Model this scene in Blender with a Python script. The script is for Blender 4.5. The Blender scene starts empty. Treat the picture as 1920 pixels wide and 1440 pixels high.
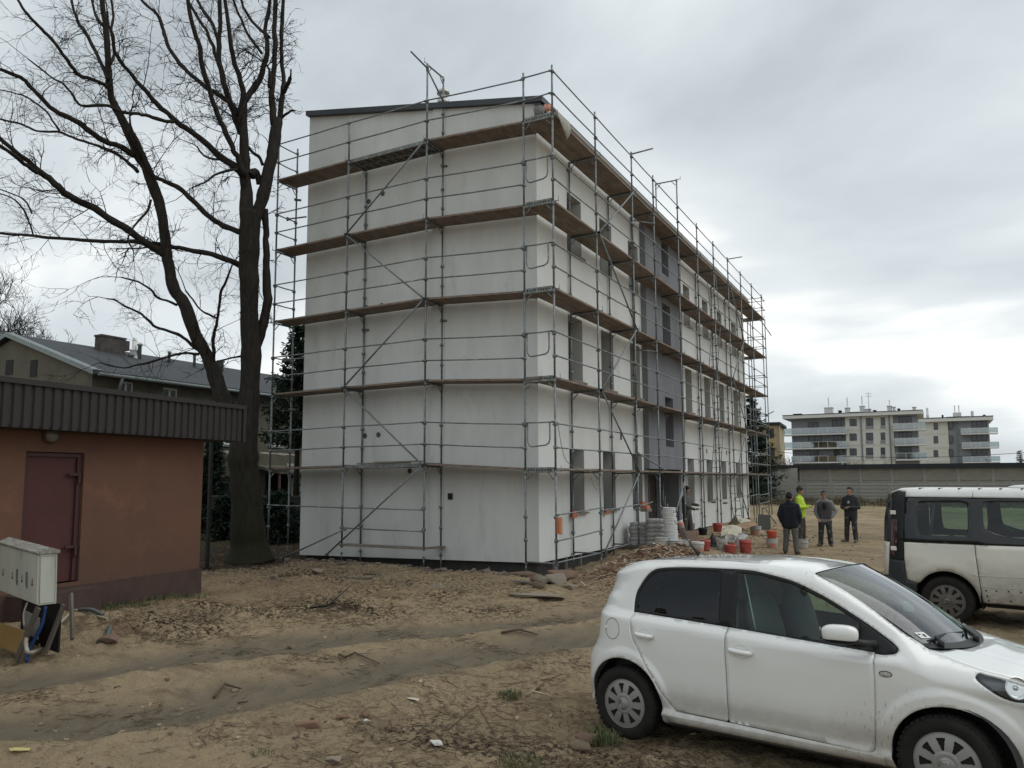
import bpy, bmesh, math, random
import numpy as np
from math import sin, cos, pi, radians
from mathutils import Vector, Matrix
from mathutils.geometry import delaunay_2d_cdt
random.seed(11); RNG = np.random.default_rng(5)
scene = bpy.context.scene
COL = scene.collection
# ------------------------------------------------------------------ camera
F_PX, PCX, PCY = 1456.49, 943.42, 750.01
YAW, PITCH, ROLL, CAMH = radians(28.6235), radians(5.8541), radians(-0.1472), 2.05
def cam_axes():
    cy, sy = cos(YAW), sin(YAW)
    f = np.array([-sy*cos(PITCH), cy*cos(PITCH), sin(PITCH)])
    r = np.array([cy, sy, 0.]); u = np.cross(r, f)
    c, s = cos(ROLL), sin(ROLL)
    return f, c*r+s*u, -s*r+c*u
CF, CR, CU = cam_axes(); CP = np.array([0, 0, CAMH])
cd = bpy.data.cameras.new('camera'); cam = bpy.data.objects.new('camera', cd); COL.objects.link(cam)
cd.sensor_width = 36; cd.lens = F_PX/1920*36; cd.shift_x = (960-PCX)/1920; cd.shift_y = (PCY-720)/1920
cd.clip_start = 0.1; cd.clip_end = 3000
m = Matrix.Identity(4)
for i in range(3):
    m[i][0] = CR[i]; m[i][1] = CU[i]; m[i][2] = -CF[i]; m[i][3] = CP[i]
cam.matrix_world = m; scene.camera = cam
# surveying helpers: where the line of sight through a point of the photo meets a real plane of the site
def ray(x, y): return CF+CR*(x-PCX)/F_PX-CU*(y-PCY)/F_PX
def onz(x, y, z=0.): d = ray(x, y); return CP+d*(z-CAMH)/d[2]
def onx(x, y, X): d = ray(x, y); return CP+d*X/d[0]
def ony(x, y, Y): d = ray(x, y); return CP+d*Y/d[1]
def atd(x, y, D): return CP+ray(x, y)*D
def onp(x, y, P0, n): d = ray(x, y); return CP+d*((P0-CP)@n)/(d@n)
# ------------------------------------------------------------------ world, sun, exposure
w = bpy.data.worlds.new('World'); scene.world = w; w.use_nodes = True
nt = w.node_tree; nt.nodes.clear()
def N(nt, t, **k):
    n = nt.nodes.new(t)
    for a, b in k.items(): setattr(n, a, b)
    return n
SUN_AZ, SUN_EL = radians(62), radians(55)      # azimuth from +Y towards +X
tc = N(nt, 'ShaderNodeTexCoord'); sep = N(nt, 'ShaderNodeSeparateXYZ'); L = nt.links.new
L(tc.outputs['Generated'], sep.inputs[0])
ad = N(nt, 'ShaderNodeMath', operation='ADD'); L(sep.outputs['Z'], ad.inputs[0]); ad.inputs[1].default_value = .34
mx = N(nt, 'ShaderNodeMath', operation='MAXIMUM'); L(ad.outputs[0], mx.inputs[0]); mx.inputs[1].default_value = .05
dx = N(nt, 'ShaderNodeMath', operation='DIVIDE'); L(sep.outputs['X'], dx.inputs[0]); L(mx.outputs[0], dx.inputs[1])
dy = N(nt, 'ShaderNodeMath', operation='DIVIDE'); L(sep.outputs['Y'], dy.inputs[0]); L(mx.outputs[0], dy.inputs[1])
cb = N(nt, 'ShaderNodeCombineXYZ'); L(dx.outputs[0], cb.inputs[0]); L(dy.outputs[0], cb.inputs[1])
mp = N(nt, 'ShaderNodeMapping'); L(cb.outputs[0], mp.inputs[0]); mp.inputs['Location'].default_value = (1.3, 4.2, 0); mp.inputs['Scale'].default_value = (.55, .8, 1)
n1 = N(nt, 'ShaderNodeTexNoise'); L(mp.outputs[0], n1.inputs['Vector']); n1.inputs['Scale'].default_value = 2.1; n1.inputs['Detail'].default_value = 6; n1.inputs['Roughness'].default_value = .48; n1.inputs['Distortion'].default_value = .25
rp = N(nt, 'ShaderNodeValToRGB'); L(n1.outputs['Fac'], rp.inputs[0])
e = rp.color_ramp.elements
e[0].position = .34; e[0].color = (.45, .50, .53, 1); e[1].position = .60; e[1].color = (1.0, 1.01, .99, 1)
x = e.new(.44); x.color = (.59, .645, .68, 1); x = e.new(.54); x.color = (.75, .80, .82, 1)
# brighter, thinner cloud towards the horizon
mr = N(nt, 'ShaderNodeMapRange'); L(sep.outputs['Z'], mr.inputs[0]); mr.inputs[1].default_value = 0; mr.inputs[2].default_value = .42; mr.inputs[3].default_value = .35; mr.inputs[4].default_value = 0
mh = N(nt, 'ShaderNodeMix', data_type='RGBA'); L(mr.outputs[0], mh.inputs[0]); L(rp.outputs[0], mh.inputs[6]); mh.inputs[7].default_value = (.82, .87, .885, 1)
sky = N(nt, 'ShaderNodeTexSky', sky_type='NISHITA'); sky.sun_disc = False; sky.sun_elevation = SUN_EL; sky.sun_rotation = SUN_AZ
b1 = N(nt, 'ShaderNodeBackground'); L(sky.outputs[0], b1.inputs[0]); b1.inputs[1].default_value = .06
b2 = N(nt, 'ShaderNodeBackground'); L(mh.outputs[2], b2.inputs[0]); b2.inputs[1].default_value = 1.03
ms = N(nt, 'ShaderNodeMixShader'); ms.inputs[0].default_value = .93; L(b1.outputs[0], ms.inputs[1]); L(b2.outputs[0], ms.inputs[2])
wo = N(nt, 'ShaderNodeOutputWorld'); L(ms.outputs[0], wo.inputs[0])
sl = bpy.data.lights.new('sun', 'SUN'); sl.energy = 1.0; sl.angle = radians(60); sl.color = (1, .97, .92)
so = bpy.data.objects.new('sun', sl); COL.objects.link(so); so.location = (0, 0, 40)
sd = Vector((sin(SUN_AZ)*cos(SUN_EL), cos(SUN_AZ)*cos(SUN_EL), sin(SUN_EL)))
so.rotation_euler = sd.to_track_quat('Z', 'Y').to_euler()
scene.view_settings.view_transform = 'Standard'; scene.view_settings.look = 'None'
scene.view_settings.exposure = 0.12; scene.view_settings.gamma = 1; scene.view_settings.use_curve_mapping = False
scene.cycles.max_bounces = 6; scene.cycles.transparent_max_bounces = 10
# ------------------------------------------------------------------ helpers
def V3(p): return tuple(float(a) for a in p)
def tag(o, label=None, cat=None, group=None, kind=None):
    if label: o['label'] = label
    if cat: o['category'] = cat
    if group: o['group'] = group
    if kind: o['kind'] = kind
    return o
def thing(name, label, cat, loc=(0, 0, 0), rz=0, group=None):
    o = bpy.data.objects.new(name, None); COL.objects.link(o); o.location = V3(loc); o.rotation_euler = (0, 0, rz)
    o.empty_display_size = .2
    return tag(o, label, cat, group)
def copy_tree(o, parent=None):
    c = o.copy(); COL.objects.link(c)
    if parent is not None: c.parent = parent
    for ch in list(o.children): copy_tree(ch, c)
    return c
class MB:
    def __init__(s): s.v = []; s.f = []; s.sm = []; s.mi = []; s.cur = 0
    def add(s, vs, fs, smooth=False):
        b = len(s.v); s.v.extend([V3(p) for p in vs]); s.f.extend([tuple(b+i for i in f) for f in fs])
        s.sm.extend([smooth]*len(fs)); s.mi.extend([s.cur]*len(fs)); return s
    def box(s, lo, hi, M=None):
        x0, y0, z0 = lo; x1, y1, z1 = hi
        vs = [(x0,y0,z0),(x1,y0,z0),(x1,y1,z0),(x0,y1,z0),(x0,y0,z1),(x1,y0,z1),(x1,y1,z1),(x0,y1,z1)]
        if M is not None: vs = [M @ Vector(p) for p in vs]
        return s.add(vs, [(0,3,2,1),(4,5,6,7),(0,1,5,4),(1,2,6,5),(2,3,7,6),(3,0,4,7)])
    def obox(s, c, ax, ay, az, hx, hy, hz):
        c, ax, ay, az = map(np.array, (c, ax, ay, az)); vs = []
        for k in (-1, 1):
            for (i, j) in ((-1,-1),(1,-1),(1,1),(-1,1)): vs.append(c+ax*hx*i+ay*hy*j+az*hz*k)
        return s.add(vs, [(0,3,2,1),(4,5,6,7),(0,1,5,4),(1,2,6,5),(2,3,7,6),(3,0,4,7)])
    def tube(s, pts, r, n=6, cap=True, smooth=True):
        pts = [np.array(p, float) for p in pts]; k = len(pts)
        rs = [r]*k if np.isscalar(r) else list(r)
        vs = []; fs = []; ref = None
        for i in range(k):
            t = pts[min(i+1, k-1)]-pts[max(i-1, 0)]; t = t/(np.linalg.norm(t)+1e-9)
            if ref is None:
                g0 = np.array([0, 0, 1.]) if abs(t[2]) < .9 else np.array([1., 0, 0]); ref = np.cross(t, g0)
            a = ref-t*(ref@t); la = np.linalg.norm(a)
            if la < 1e-3: a = np.cross(t, np.array([.3, .5, .81])); la = np.linalg.norm(a)
            a /= la; b = np.cross(t, a); ref = a
            for j in range(n):
                q = 2*pi*j/n; vs.append(pts[i]+(a*cos(q)+b*sin(q))*rs[i])
        for i in range(k-1):
            for j in range(n):
                j2 = (j+1) % n; fs.append((i*n+j, i*n+j2, (i+1)*n+j2, (i+1)*n+j))
        s.add(vs, fs, smooth)
        if cap:
            b = len(s.v)-len(vs); s.f.append(tuple(b+j for j in range(n-1, -1, -1))); s.f.append(tuple(b+(k-1)*n+j for j in range(n)))
            s.sm += [False]*2; s.mi += [s.cur]*2
        return s
    def lathe(s, prof, c=(0, 0, 0), n=20, M=None, smooth=True):      # prof: (r,z) from bottom to top
        vs = []; fs = []; k = len(prof)
        for r, z in prof:
            for j in range(n):
                q = 2*pi*j/n; p = Vector((c[0]+r*cos(q), c[1]+r*sin(q), c[2]+z)); vs.append(M @ p if M is not None else p)
        for i in range(k-1):
            for j in range(n):
                j2 = (j+1) % n; fs.append((i*n+j, i*n+j2, (i+1)*n+j2, (i+1)*n+j))
        s.add(vs, fs, smooth); b = len(s.v)-len(vs)
        if prof[0][0] > 1e-4: s.f.append(tuple(b+j for j in range(n-1, -1, -1))); s.sm.append(False); s.mi.append(s.cur)
        if prof[-1][0] > 1e-4: s.f.append(tuple(b+(k-1)*n+j for j in range(n))); s.sm.append(False); s.mi.append(s.cur)
        return s
    def quad(s, a, b, c, d, smooth=False): return s.add([a, b, c, d], [(0, 1, 2, 3)], smooth)
    def grid(s, P, smooth=True, flip=False):       # P[i][j] points
        P = np.asarray(P, float); a, b = P.shape[:2]; fs = []
        for i in range(a-1):
            for j in range(b-1):
                q = (i*b+j, i*b+j+1, (i+1)*b+j+1, (i+1)*b+j); fs.append(q[::-1] if flip else q)
        return s.add(P.reshape(-1, 3), fs, smooth)
    def mesh(s, name, mats, off=(0, 0, 0)):
        me = bpy.data.meshes.new(name)
        o = np.array(off, float); vs = np.array(s.v, float).reshape(-1, 3)-o
        me.from_pydata(vs.tolist(), [], s.f)
        me.polygons.foreach_set('use_smooth', s.sm); me.polygons.foreach_set('material_index', s.mi)
        for mm in (mats if isinstance(mats, (list, tuple)) else [mats]): me.materials.append(mm)
        me.update(); return me
    def build(s, name, mats, parent=None, world=False):
        off = np.zeros(3)
        if world and parent is not None:
            p = parent
            while p is not None: off += np.array(p.location); p = p.parent
        o = bpy.data.objects.new(name, s.mesh(name, mats, off)); COL.objects.link(o)
        if parent is not None: o.parent = parent
        return o
def inst(name, me, parent, loc=(0, 0, 0), rot=(0, 0, 0), scale=(1, 1, 1)):
    o = bpy.data.objects.new(name, me); COL.objects.link(o)
    if parent is not None: o.parent = parent
    o.location = V3(loc); o.rotation_euler = rot; o.scale = scale; return o
def bevel(o, wd=.01, seg=2, ang=40):
    md = o.modifiers.new('bevel', 'BEVEL'); md.width = wd; md.segments = seg; md.limit_method = 'ANGLE'; md.angle_limit = radians(ang); return o
# numpy value noise
def _h(ix, iy, s):
    n = (ix.astype(np.int64)*374761393+iy.astype(np.int64)*668265263+s*982451653) & 0x7fffffff
    n = ((n ^ (n >> 13))*1274126177) & 0x7fffffff
    return ((n ^ (n >> 16)) & 0xffff)/65535.
def vnoise(x, y, s=0):
    x = np.asarray(x, float); y = np.asarray(y, float)
    ix = np.floor(x); iy = np.floor(y); fx = x-ix; fy = y-iy; fx = fx*fx*(3-2*fx); fy = fy*fy*(3-2*fy)
    a = _h(ix, iy, s); b = _h(ix+1, iy, s); c = _h(ix, iy+1, s); d = _h(ix+1, iy+1, s)
    return (a*(1-fx)+b*fx)*(1-fy)+(c*(1-fx)+d*fx)*fy-.5
def fbm(x, y, o=4, s=0, g=.5):
    t = 0; a = 1.
    for i in range(o): t = t+a*vnoise(x*2**i+i*7.3, y*2**i-i*3.1, s+i); a *= g
    return t
def sstep(a, b, x): t = np.clip((x-a)/(b-a), 0, 1); return t*t*(3-2*t)
# ------------------------------------------------------------------ materials
MATS = {}
def mat(name, col, rough=.8, metal=0., var=.0, vscale=3., col2=None, bump=0., bscale=30., det=5, spec=None, coat=0., stretch=(1, 1, 1), obj=False, stain=None, dirtz=None):
    """col base colour; var mixes in col2 (or a darker/lighter tone) through noise; bump = relief strength"""
    if name in MATS: return MATS[name]
    mt = bpy.data.materials.new(name); mt.use_nodes = True; t = mt.node_tree; L = t.links.new
    bs = t.nodes['Principled BSDF']; bs.inputs['Roughness'].default_value = rough; bs.inputs['Metallic'].default_value = metal
    bs.inputs['Base Color'].default_value = (*col, 1)
    if spec is not None: bs.inputs['Specular IOR Level'].default_value = spec
    if coat: bs.inputs['Coat Weight'].default_value = coat; bs.inputs['Coat Roughness'].default_value = .04
    co = N(t, 'ShaderNodeTexCoord'); mp = N(t, 'ShaderNodeMapping'); L(co.outputs['Object'], mp.inputs[0]); mp.inputs['Scale'].default_value = stretch
    out = None
    if var > 0:
        nz = N(t, 'ShaderNodeTexNoise'); L(mp.outputs[0], nz.inputs['Vector']); nz.inputs['Scale'].default_value = vscale; nz.inputs['Detail'].default_value = det; nz.inputs['Roughness'].default_value = .62
        rr = N(t, 'ShaderNodeMapRange'); L(nz.outputs['Fac'], rr.inputs[0]); rr.inputs[1].default_value = .36; rr.inputs[2].default_value = .64; rr.inputs[3].default_value = 0; rr.inputs[4].default_value = min(1, var)
        mi = N(t, 'ShaderNodeMix', data_type='RGBA'); L(rr.outputs[0], mi.inputs[0]); mi.inputs[6].default_value = (*col, 1)
        c2 = col2 or tuple(c*.55 for c in col); mi.inputs[7].default_value = (*c2, 1); out = mi.outputs[2]
    if stain:      # (colour, amount, scale) sparse patches
        sc_, am, ss = stain
        nz = N(t, 'ShaderNodeTexNoise'); L(mp.outputs[0], nz.inputs['Vector']); nz.inputs['Scale'].default_value = ss; nz.inputs['Detail'].default_value = 6; nz.inputs['Roughness'].default_value = .7
        rr = N(t, 'ShaderNodeMapRange'); L(nz.outputs['Fac'], rr.inputs[0]); rr.inputs[1].default_value = .55; rr.inputs[2].default_value = .68; rr.inputs[3].default_value = 0; rr.inputs[4].default_value = am
        mi = N(t, 'ShaderNodeMix', data_type='RGBA'); L(rr.outputs[0], mi.inputs[0]); mi.inputs[7].default_value = (*sc_, 1)
        if out is not None: L(out, mi.inputs[6])
        else: mi.inputs[6].default_value = (*col, 1)
        out = mi.outputs[2]
    if dirtz:      # (colour, z0, z1, amount): splash dirt that thins out with height on the object
        dc, z0, z1, am = dirtz
        sp = N(t, 'ShaderNodeSeparateXYZ'); L(co.outputs['Object'], sp.inputs[0])
        rr = N(t, 'ShaderNodeMapRange'); L(sp.outputs['Z'], rr.inputs[0]); rr.inputs[1].default_value = z0; rr.inputs[2].default_value = z1; rr.inputs[3].default_value = 1; rr.inputs[4].default_value = 0
        nz = N(t, 'ShaderNodeTexNoise'); L(co.outputs['Object'], nz.inputs['Vector']); nz.inputs['Scale'].default_value = 9; nz.inputs['Detail'].default_value = 8; nz.inputs['Roughness'].default_value = .75
        mu = N(t, 'ShaderNodeMath', operation='MULTIPLY'); L(rr.outputs[0], mu.inputs[0]); L(nz.outputs['Fac'], mu.inputs[1])
        m2 = N(t, 'ShaderNodeMath', operation='MULTIPLY', use_clamp=True); L(mu.outputs[0], m2.inputs[0]); m2.inputs[1].default_value = am
        mi = N(t, 'ShaderNodeMix', data_type='RGBA'); L(m2.outputs[0], mi.inputs[0]); mi.inputs[7].default_value = (*dc, 1)
        if out is not None: L(out, mi.inputs[6])
        else: mi.inputs[6].default_value = (*col, 1)
        out = mi.outputs[2]
    if out is not None: L(out, bs.inputs['Base Color'])
    if bump > 0:
        nb = N(t, 'ShaderNodeTexNoise'); L(mp.outputs[0], nb.inputs['Vector']); nb.inputs['Scale'].default_value = bscale; nb.inputs['Detail'].default_value = 6; nb.inputs['Roughness'].default_value = .6
        bp = N(t, 'ShaderNodeBump'); L(nb.outputs['Fac'], bp.inputs['Height']); bp.inputs['Strength'].default_value = bump; bp.inputs['Distance'].default_value = .02
        L(bp.outputs[0], bs.inputs['Normal'])
    MATS[name] = mt; return mt
def glass(name, tint=(.5, .6, .58), rough=.02, alpha=.25):
    """pane: mirror-like reflection over a tinted see-through layer"""
    if name in MATS: return MATS[name]
    mt = bpy.data.materials.new(name); mt.use_nodes = True; t = mt.node_tree; L = t.links.new; t.nodes.clear()
    tr = N(t, 'ShaderNodeBsdfTransparent'); tr.inputs[0].default_value = (*tint, 1)
    gl = N(t, 'ShaderNodeBsdfGlossy'); gl.inputs['Roughness'].default_value = rough; gl.inputs[0].default_value = (.95, .97, 1, 1)
    fr = N(t, 'ShaderNodeLayerWeight'); fr.inputs[0].default_value = .5
    pw = N(t, 'ShaderNodeMath', operation='POWER'); L(fr.outputs['Facing'], pw.inputs[0]); pw.inputs[1].default_value = 4.0
    ad = N(t, 'ShaderNodeMath', operation='MULTIPLY_ADD'); L(pw.outputs[0], ad.inputs[0]); ad.inputs[1].default_value = .92; ad.inputs[2].default_value = .038+alpha*.1
    mx = N(t, 'ShaderNodeMixShader'); L(ad.outputs[0], mx.inputs[0]); L(tr.outputs[0], mx.inputs[1]); L(gl.outputs[0], mx.inputs[2])
    ou = N(t, 'ShaderNodeOutputMaterial'); L(mx.outputs[0], ou.inputs[0]); MATS[name] = mt; return mt
# ================================================================== GROUND
def poly_dist(X, Y, pts):
    best = np.full(X.shape, 1e9)
    for a, b in zip(pts[:-1], pts[1:]):
        d = b-a; l = d@d; t = np.clip(((X-a[0])*d[0]+(Y-a[1])*d[1])/l, 0, 1)
        best = np.minimum(best, np.hypot(X-a[0]-t*d[0], Y-a[1]-t*d[1]))
    return best
def gpts(l): return [onz(x, y, 0)[:2] for x, y in l]
TRA = gpts([(-120, 1292), (0, 1280), (200, 1257), (333, 1237), (560, 1215), (706, 1197), (822, 1186), (1000, 1165), (1150, 1148), (1400, 1120)])
TRB = gpts([(-120, 1380), (0, 1367), (200, 1352), (333, 1333), (500, 1297), (640, 1278), (822, 1235), (997, 1209), (1120, 1192), (1350, 1160)])
def blob(X, Y, px, py, r, ry=None, p=2):
    c = onz(px, py, 0); return np.exp(-(((X-c[0])/r)**2+((Y-c[1])/(ry or r))**2)**(p/2))
def ground_h(X, Y):
    X = np.asarray(X, float); Y = np.asarray(Y, float)
    near = sstep(60, 25, Y)
    h = .10*fbm(X*.25, Y*.25, 3, 3)*near + .05*fbm(X*.9, Y*.9, 3, 9)*near
    # the yard falls a little towards the parked car
    h += -.10*sstep(-6.5, -2.0, X)*sstep(10.5, 7.0, Y)
    h += -.05*sstep(-5, -3, X)*sstep(16, 24, Y)*sstep(60, 40, Y)
    da = poly_dist(X, Y, TRA); db = poly_dist(X, Y, TRB)
    for d, wd in ((da, .42), (db, .45)):
        h += -.055*np.exp(-(d/wd)**4)+.03*np.exp(-((d-.62)/.16)**2)*(1+1.2*fbm(X*3, Y*3, 3, 21))
    # churned sand in front of the hut and along the wall foot
    h += .16*blob(X, Y, 200, 1185, 1.5, .8)*(1+1.4*fbm(X*4, Y*4, 4, 31))
    h += .10*blob(X, Y, 60, 1200, .9)*(1+1.4*fbm(X*4, Y*4, 4, 33))
    h += .13*blob(X, Y, 420, 1165, 1.8, .7)*(1+1.6*fbm(X*4, Y*4, 4, 35))
    h += .10*blob(X, Y, 620, 1140, .9, .5)*(1+1.6*fbm(X*5, Y*5, 4, 37))
    # rubble bank along the long wall
    u = (Y-17.0)/2.0
    h += .42*np.exp(-((X+5.3)/.95)**2)*np.exp(-u*u)*(1+.9*fbm(X*2.2, Y*2.2, 4, 41))
    h += .17*sstep(-4.6, -6.2, X)*sstep(-12, -9, X)*sstep(19.5, 22, Y)*sstep(41, 34, Y)
    h += -.16*sstep(-6.6, -7.3, X)*sstep(-15.4, -14.8, X)*sstep(15.35, 15.8, Y)*sstep(23, 20, Y)   # trench at the wall foot
    mv = np.exp(-(((X-1.7)/3.6)**2+((Y-13.2)/2.2)**2)**2); h = h*(1-mv)
    mc = np.exp(-(((X+1.0)/2.6)**2+((Y-6.9)/1.7)**2)**2); h = h*(1-mc)-.105*mc
    rough = (.007+.022*np.clip(1-np.exp(-(np.minimum(da, db)/.6)**4), 0, 1))*sstep(34, 16, Y)
    h += rough*(fbm(X*6, Y*6, 4, 51, .6)*1.6)
    h += .022*sstep(22, 12, Y)*np.clip(1-np.exp(-(np.minimum(da, db)/.6)**4), .15, 1)*np.maximum(0, fbm(X*10, Y*10, 3, 61, .6)-.06)*2
    return h
def graded(a, b, segs):
    out = [a]
    for lim, st in segs:
        while out[-1] < lim-1e-6: out.append(min(out[-1]+st, lim))
    return np.array(out)
xs = np.unique(np.concatenate([-graded(20, 420, [(26, .4), (45, 2), (120, 8), (420, 40)])[::-1], graded(-20, -14, [(-14, .07)]), graded(-14, 1.5, [(1.5, .042)]), graded(1.5, 420, [(6, .12), (20, .5), (60, 3), (160, 10), (420, 40)])]))
ys = np.unique(np.concatenate([-graded(0, 300, [(20, 4), (300, 40)])[::-1], graded(0, 3.2, [(3.2, .4)]), graded(3.2, 12.5, [(12.5, .042)]), graded(12.5, 20, [(20, .06)]), graded(20, 34, [(34, .14)]), graded(34, 500, [(60, .6), (120, 5), (500, 40)])]))
GX, GY = np.meshgrid(xs, ys)
GZ = ground_h(GX, GY)
def build_ground():
    ny, nx = GX.shape
    me = bpy.data.meshes.new('ground')
    co = np.stack([GX, GY, GZ], -1).reshape(-1, 3)
    idx = np.arange(ny*nx).reshape(ny, nx)
    q = np.stack([idx[:-1, :-1], idx[:-1, 1:], idx[1:, 1:], idx[1:, :-1]], -1).reshape(-1, 4)
    me.vertices.add(len(co)); me.vertices.foreach_set('co', co.ravel())
    me.loops.add(q.size); me.loops.foreach_set('vertex_index', q.ravel().astype(np.int32))
    me.polygons.add(len(q)); me.polygons.foreach_set('loop_start', np.arange(0, q.size, 4, dtype=np.int32)); me.polygons.foreach_set('loop_total', np.full(len(q), 4, dtype=np.int32))
    me.update(calc_edges=True); me.polygons.foreach_set('use_smooth', np.ones(len(q), bool))
    X, Y = GX.ravel(), GY.ravel()
    da = poly_dist(X, Y, TRA); db = poly_dist(X, Y, TRB)
    wob = .22*fbm(X*1.6, Y*1.6, 3, 71)
    tr = np.maximum(np.exp(-((da+wob)/.50)**4), np.exp(-((db+wob)/.56)**4))
    tr = np.maximum(tr, .35*sstep(.05, .3, fbm(X*.8+3, Y*.8, 3, 73))*sstep(9, 11, Y))
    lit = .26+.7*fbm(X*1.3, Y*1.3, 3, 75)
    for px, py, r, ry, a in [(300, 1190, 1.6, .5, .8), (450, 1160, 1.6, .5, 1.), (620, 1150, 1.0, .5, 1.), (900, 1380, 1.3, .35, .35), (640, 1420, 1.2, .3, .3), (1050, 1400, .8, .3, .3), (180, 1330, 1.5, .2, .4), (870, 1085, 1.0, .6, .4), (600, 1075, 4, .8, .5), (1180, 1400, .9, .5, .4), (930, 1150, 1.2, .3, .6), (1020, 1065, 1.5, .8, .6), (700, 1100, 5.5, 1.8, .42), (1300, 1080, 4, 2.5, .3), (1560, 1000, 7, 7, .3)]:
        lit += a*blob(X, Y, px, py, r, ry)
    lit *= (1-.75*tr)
    shade = sstep(-13.5, -15.5, X)*sstep(11, 13, Y)  # shade behind the hut put into the ground colour as dense litter
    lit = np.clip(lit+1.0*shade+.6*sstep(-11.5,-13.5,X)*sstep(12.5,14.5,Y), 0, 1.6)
    red = .9*blob(X, Y, 400, 1135, 1.1, .4)+.5*blob(X, Y, 210, 1195, .4, .3)+.8*np.exp(-((X+5.5)/1.1)**2)*np.exp(-((Y-17)/2.6)**2)+.35*blob(X, Y, 1090, 1330, 1.0, .4)
    red = np.clip(red*(.7+fbm(X*3, Y*3, 3, 77)), 0, 1)
    gr = .9*sstep(-11.2, -11.9, X)*sstep(11, 9.8, Y)*sstep(5.5, 7, Y)+1.0*sstep(60, 40, Y)*0
    gr = gr+.8*sstep(44, 50, Y)*sstep(-14, -10, X)+.7*sstep(-18, -20, X)*sstep(11, 13, Y)
    gr = gr+.5*sstep(70, 90, np.hypot(X, Y))
    gr = np.clip(gr*(.75+1.2*fbm(X*1.5, Y*1.5, 3, 79)), 0, 1)
    red = np.clip(red+.35*blob(X, Y, 560, 1105, 3.2, 1.2), 0, 1); mask = np.stack([tr, lit, red, gr], -1).astype(np.float32)
    at = me.color_attributes.new('mask', 'FLOAT_COLOR', 'POINT'); at.data.foreach_set('color', mask.ravel())
    mt = bpy.data.materials.new('sandy_soil'); mt.use_nodes = True; t = mt.node_tree; L = t.links.new; bs = t.nodes['Principled BSDF']; bs.inputs['Roughness'].default_value = .95; bs.inputs['Specular IOR Level'].default_value = .15
    geo = N(t, 'ShaderNodeNewGeometry'); av = N(t, 'ShaderNodeVertexColor'); av.layer_name = 'mask'; sp = N(t, 'ShaderNodeSeparateColor'); L(av.outputs['Color'], sp.inputs[0])
    def noise(sc, d=6, ro=.6, st=(1, 1, 1)):
        mp = N(t, 'ShaderNodeMapping'); L(geo.outputs['Position'], mp.inputs[0]); mp.inputs['Scale'].default_value = st
        n = N(t, 'ShaderNodeTexNoise'); L(mp.outputs[0], n.inputs['Vector']); n.inputs['Scale'].default_value = sc; n.inputs['Detail'].default_value = d; n.inputs['Roughness'].default_value = ro; return n.outputs['Fac']
    def mrange(x, a, b, c=0, d=1):
        m_ = N(t, 'ShaderNodeMapRange'); L(x, m_.inputs[0]); m_.inputs[1].default_value = a; m_.inputs[2].default_value = b; m_.inputs[3].default_value = c; m_.inputs[4].default_value = d; return m_.outputs[0]
    def mul(a, b, cl=True):
        m_ = N(t, 'ShaderNodeMath', operation='MULTIPLY', use_clamp=cl); L(a, m_.inputs[0])
        if isinstance(b, float): m_.inputs[1].default_value = b
        else: L(b, m_.inputs[1])
        return m_.outputs[0]
    def mix(f, a, b):
        m_ = N(t, 'ShaderNodeMix', data_type='RGBA'); L(f, m_.inputs[0])
        for i, c in ((6, a), (7, b)):
            if isinstance(c, tuple): m_.inputs[i].default_value = (*c, 1)
            else: L(c, m_.inputs[i])
        return m_.outputs[2]
    nf = noise(38, 8, .7); nm = noise(7, 7, .65); nl = noise(1.3, 5, .6); ns = noise(1.1, 7, .68, (.8, 2.2, 1)); ng = noise(130, 4, .7)
    c = mix(mrange(nm, .44, .78), (.53, .41, .262), (.37, .278, .178))
    c = mix(mul(mrange(nl, .42, .66), .55), c, (.40, .32, .20))
    c = mix(mul(mrange(nf, .56, .68), .6), c, (.095, .068, .042))
    c = mix(mul(mrange(ns, .53, .64), .6), c, (.19, .138, .088))
    tn = noise(5, 6, .6, (1, .35, 1))
    tcx = mix(mrange(tn, .35, .65), (.135, .114, .082), (.19, .160, .115))
    c = mix(sp.outputs[0], c, tcx)
    ln = noise(17, 8, .75)
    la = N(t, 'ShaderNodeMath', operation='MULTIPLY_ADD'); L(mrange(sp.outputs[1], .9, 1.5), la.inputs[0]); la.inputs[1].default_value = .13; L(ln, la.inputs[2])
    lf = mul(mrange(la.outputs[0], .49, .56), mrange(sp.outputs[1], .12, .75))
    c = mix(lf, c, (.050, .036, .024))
    lf2 = mul(mrange(noise(60, 4, .8, (1, 2.4, 1)), .60, .66), .55); c = mix(lf2, c, (.045, .035, .025))
    c = mix(mul(mrange(noise(14, 6, .7), .42, .6), sp.outputs[2]), c, (.20, .075, .042))
    c = mix(mul(mrange(noise(11, 6, .7), .40, .6), av.outputs['Alpha']), c, (.055, .070, .024))
    c = mix(mul(mrange(ng, .70, .76), .8), c, (.42, .40, .36))
    L(c, bs.inputs['Base Color'])
    ad = N(t, 'ShaderNodeMath', operation='ADD'); L(mul(nf, 1.0, False), ad.inputs[0]); L(mul(nm, 1.6, False), ad.inputs[1])
    a2 = N(t, 'ShaderNodeMath', operation='ADD'); L(ad.outputs[0], a2.inputs[0]); L(mul(ng, .35, False), a2.inputs[1])
    a3 = N(t, 'ShaderNodeMath', operation='MULTIPLY_ADD'); L(mul(sp.outputs[0], a2.outputs[0], False), a3.inputs[0]); a3.inputs[1].default_value = -.65; L(a2.outputs[0], a3.inputs[2])
    bp = N(t, 'ShaderNodeBump'); L(a3.outputs[0], bp.inputs['Height']); bp.inputs['Strength'].default_value = 1.0; bp.inputs['Distance'].default_value = .075; L(bp.outputs[0], bs.inputs['Normal'])
    me.materials.append(mt)
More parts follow.
